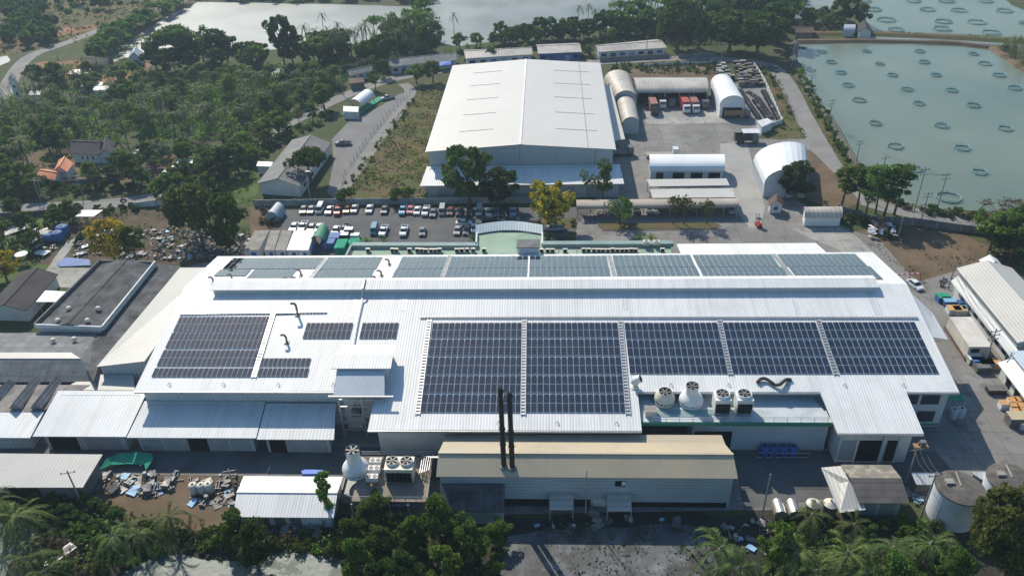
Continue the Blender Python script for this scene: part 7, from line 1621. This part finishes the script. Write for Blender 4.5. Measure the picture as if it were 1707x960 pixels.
cover('undergrowth', [(760,86),(980,66),(1060,56),(1320,30),(1310,70),(1130,80),(980,78),(770,90)], 1.0, 1.5, .8, LEAF['dark'], 4, patchy=.35)
cover('undergrowth', [(-10,256),(110,250),(330,245),(380,235),(420,240),(340,290),(200,312),(-10,330)], .9, .9, .55, LEAF['mid'], 5, patchy=.55)
cover('undergrowth', [(-10,366),(120,358),(150,350),(240,348),(240,352),(140,380),(110,410),(60,440),(-10,470)], 1.4, .9, .5, LEAF['mid'], 6, patchy=.42)
cover('weeds', [(120,365),(260,355),(330,350),(420,385),(415,436),(150,440),(110,420)], .7, .5, .4, LEAF['olive'], 7, patchy=.62)
cover('undergrowth', [(260,330),(330,300),(425,245),(500,205),(560,195),(430,268),(395,300),(340,340),(262,345)], 1.3, 1.0, .55, LEAF['mid'], 8, patchy=.4)
cover('meadow_grass', [(745,150),(700,152),(640,218),(575,322),(576,334),(710,337),(724,250)], 2.0, .22, .42, LEAF['light'], 9, patchy=.6)
cover('dry_grass', [(745,150),(700,152),(640,218),(575,322),(576,334),(710,337),(724,250)], 1.6, .2, .4, LEAF['brown'], 10, patchy=.5)
cover('thicket', [(-20,820),(50,830),(150,835),(240,860),(400,875),(560,880),(700,872),(840,885),(860,960),(820,1000),(600,990),(600,930),(440,915),(330,918),(210,935),(140,990),(-20,850)], 3.2, 1.1, .42, LEAF['mid'], 11, patchy=.36)
cover('dry_brush', [(120,850),(330,880),(420,905),(330,915),(210,930),(150,960),(110,900)], 3.0, .9, .35, LEAF['brown'], 12, patchy=.5)
cover('thicket', [(1285,885),(1400,868),(1560,868),(1620,890),(1600,1010),(1240,1010)], 3.2, 1.1, .42, LEAF['mid'], 13, patchy=.36)
cover('weeds', [(840,885),(1000,872),(1180,880),(1190,930),(1060,920),(1000,890),(880,900),(840,930)], 2.2, .4, .35, LEAF['dark'], 14, patchy=.5)
cover('weeds', [(850,895),(940,930),(900,1000),(1180,1000),(1210,940),(1100,890),(1000,905)], 1.3, .35, .3, LEAF['dark'], 44, patchy=.62)
cover('rubble', [(860,890),(1190,885),(1230,960),(1180,1010),(840,1010)], .9, .12, .22, LEAF['rubble2'], 45, patchy=.5)
cover('undergrowth', [(1300,70),(1326,76),(1322,98),(1345,142),(1382,200),(1420,266),(1440,294),(1500,340),(1590,354),(1707,360),(1707,374),(1560,362),(1440,330),(1385,245),(1345,168),(1312,115)], 1.3, .7, .5, LEAF['mid'], 15, patchy=.42)
cover('weeds', [(1430,388),(1500,378),(1640,396),(1645,430),(1590,448),(1500,465)], .6, .25, .35, LEAF['olive'], 16, patchy=.62)
cover('weeds', [(1262,108),(1290,112),(1336,212),(1345,230),(1265,230),(1305,205)], 1.6, .35, .4, LEAF['olive'], 17, patchy=.45)
cover('bank_grass', dense([(1335,60),(1450,59),(1600,65),(1707,72)])+dense([(1707,66),(1600,60),(1450,54),(1335,54)]), .8, 1.1, .5, LEAF['brown'], 18, patchy=.45)
cover('weeds', [(-30,-20),(330,-25),(300,8),(240,45),(120,75),(60,80),(-30,110)], .25, .8, .9, LEAF['olive'], 19, patchy=.5)
cover('undergrowth', [(60,128),(140,98),(240,60),(250,70),(200,95),(260,118),(200,125),(70,160)], 1.1, 1.2, .7, LEAF['mid'], 20, patchy=.4)
cover('weeds', [(1035,112),(1190,106),(1198,125),(1010,124)], 1.4, .6, .5, LEAF['olive'], 21, patchy=.4)
cover('weeds', [(395,290),(430,282),(425,335),(360,345),(370,310)], 1.8, .4, .45, LEAF['light'], 22, patchy=.35)
cover('rubble', [(262,382),(300,380),(420,394),(415,436),(262,434)], 2.2, .55, .62, LEAF['rubble'], 31, patchy=.42)
cover('rubble', [(125,400),(180,385),(262,382),(262,434),(150,434),(120,425)], 1.0, .4, .5, LEAF['rubble'], 32, patchy=.55)
cover('rubble', [(10,385),(100,380),(105,410),(30,430)], .5, .4, .6, LEAF['rubble'], 33, patchy=.6)
cover('rubble', [(142,792),(300,792),(290,818),(235,832),(150,812)], 3.2, .5, .42, LEAF['rubble'], 34, patchy=.40)
cover('rubble', [(322,800),(400,792),(395,840),(325,838)], 3.2, .4, .42, LEAF['rubble2'], 35, patchy=.45)
cover('rubble', [(392,868),(556,868),(540,892),(400,894)], 3.0, .4, .38, LEAF['rubble'], 36, patchy=.5)
cover('rubble', [(850,856),(1180,850),(1200,872),(1000,882),(870,876)], 1.2, .25, .32, LEAF['rubble2'], 37, patchy=.5)
cover('rubble', [(1000,880),(1240,880),(1250,940),(1180,950)], .35, .1, .26, LEAF['rubble'], 38, patchy=.5)
cover('rubble', [(180,256),(262,254),(262,275),(190,282)], .5, .3, .5, LEAF['rubble'], 39, patchy=.6)
cover('weeds', [(125,372),(330,352),(420,388),(415,436),(130,436)], 1.4, .5, .4, LEAF['mid'], 40, patchy=.66)
finish_protos()
# ------------------------------------------------------------------ the air
hz = bpy.data.meshes.new('haze'); x0, x1, y0, y1, z0, z1 = -640, 640, -20, 1180, -1.0, 104
hz.from_pydata([(x0,y0,z0),(x1,y0,z0),(x1,y1,z0),(x0,y1,z0),(x0,y0,z1),(x1,y0,z1),(x1,y1,z1),(x0,y1,z1)], [], [(0,3,2,1),(4,5,6,7),(0,1,5,4),(1,2,6,5),(2,3,7,6),(3,0,4,7)])
hm = bpy.data.materials.new('haze_air'); hm.use_nodes = True; nn = hm.node_tree.nodes; nn.remove(nn['Principled BSDF'])
pv = nn.new('ShaderNodeVolumePrincipled'); pv.inputs['Color'].default_value = (.6,.78,1,1); pv.inputs['Density'].default_value = .0002; pv.inputs['Anisotropy'].default_value = .3
hm.node_tree.links.new(pv.outputs[0], nn['Material Output'].inputs['Volume']); hz.materials.append(hm)
ho = bpy.data.objects.new('haze', hz); sc.collection.objects.link(ho); ho['kind'] = 'stuff'
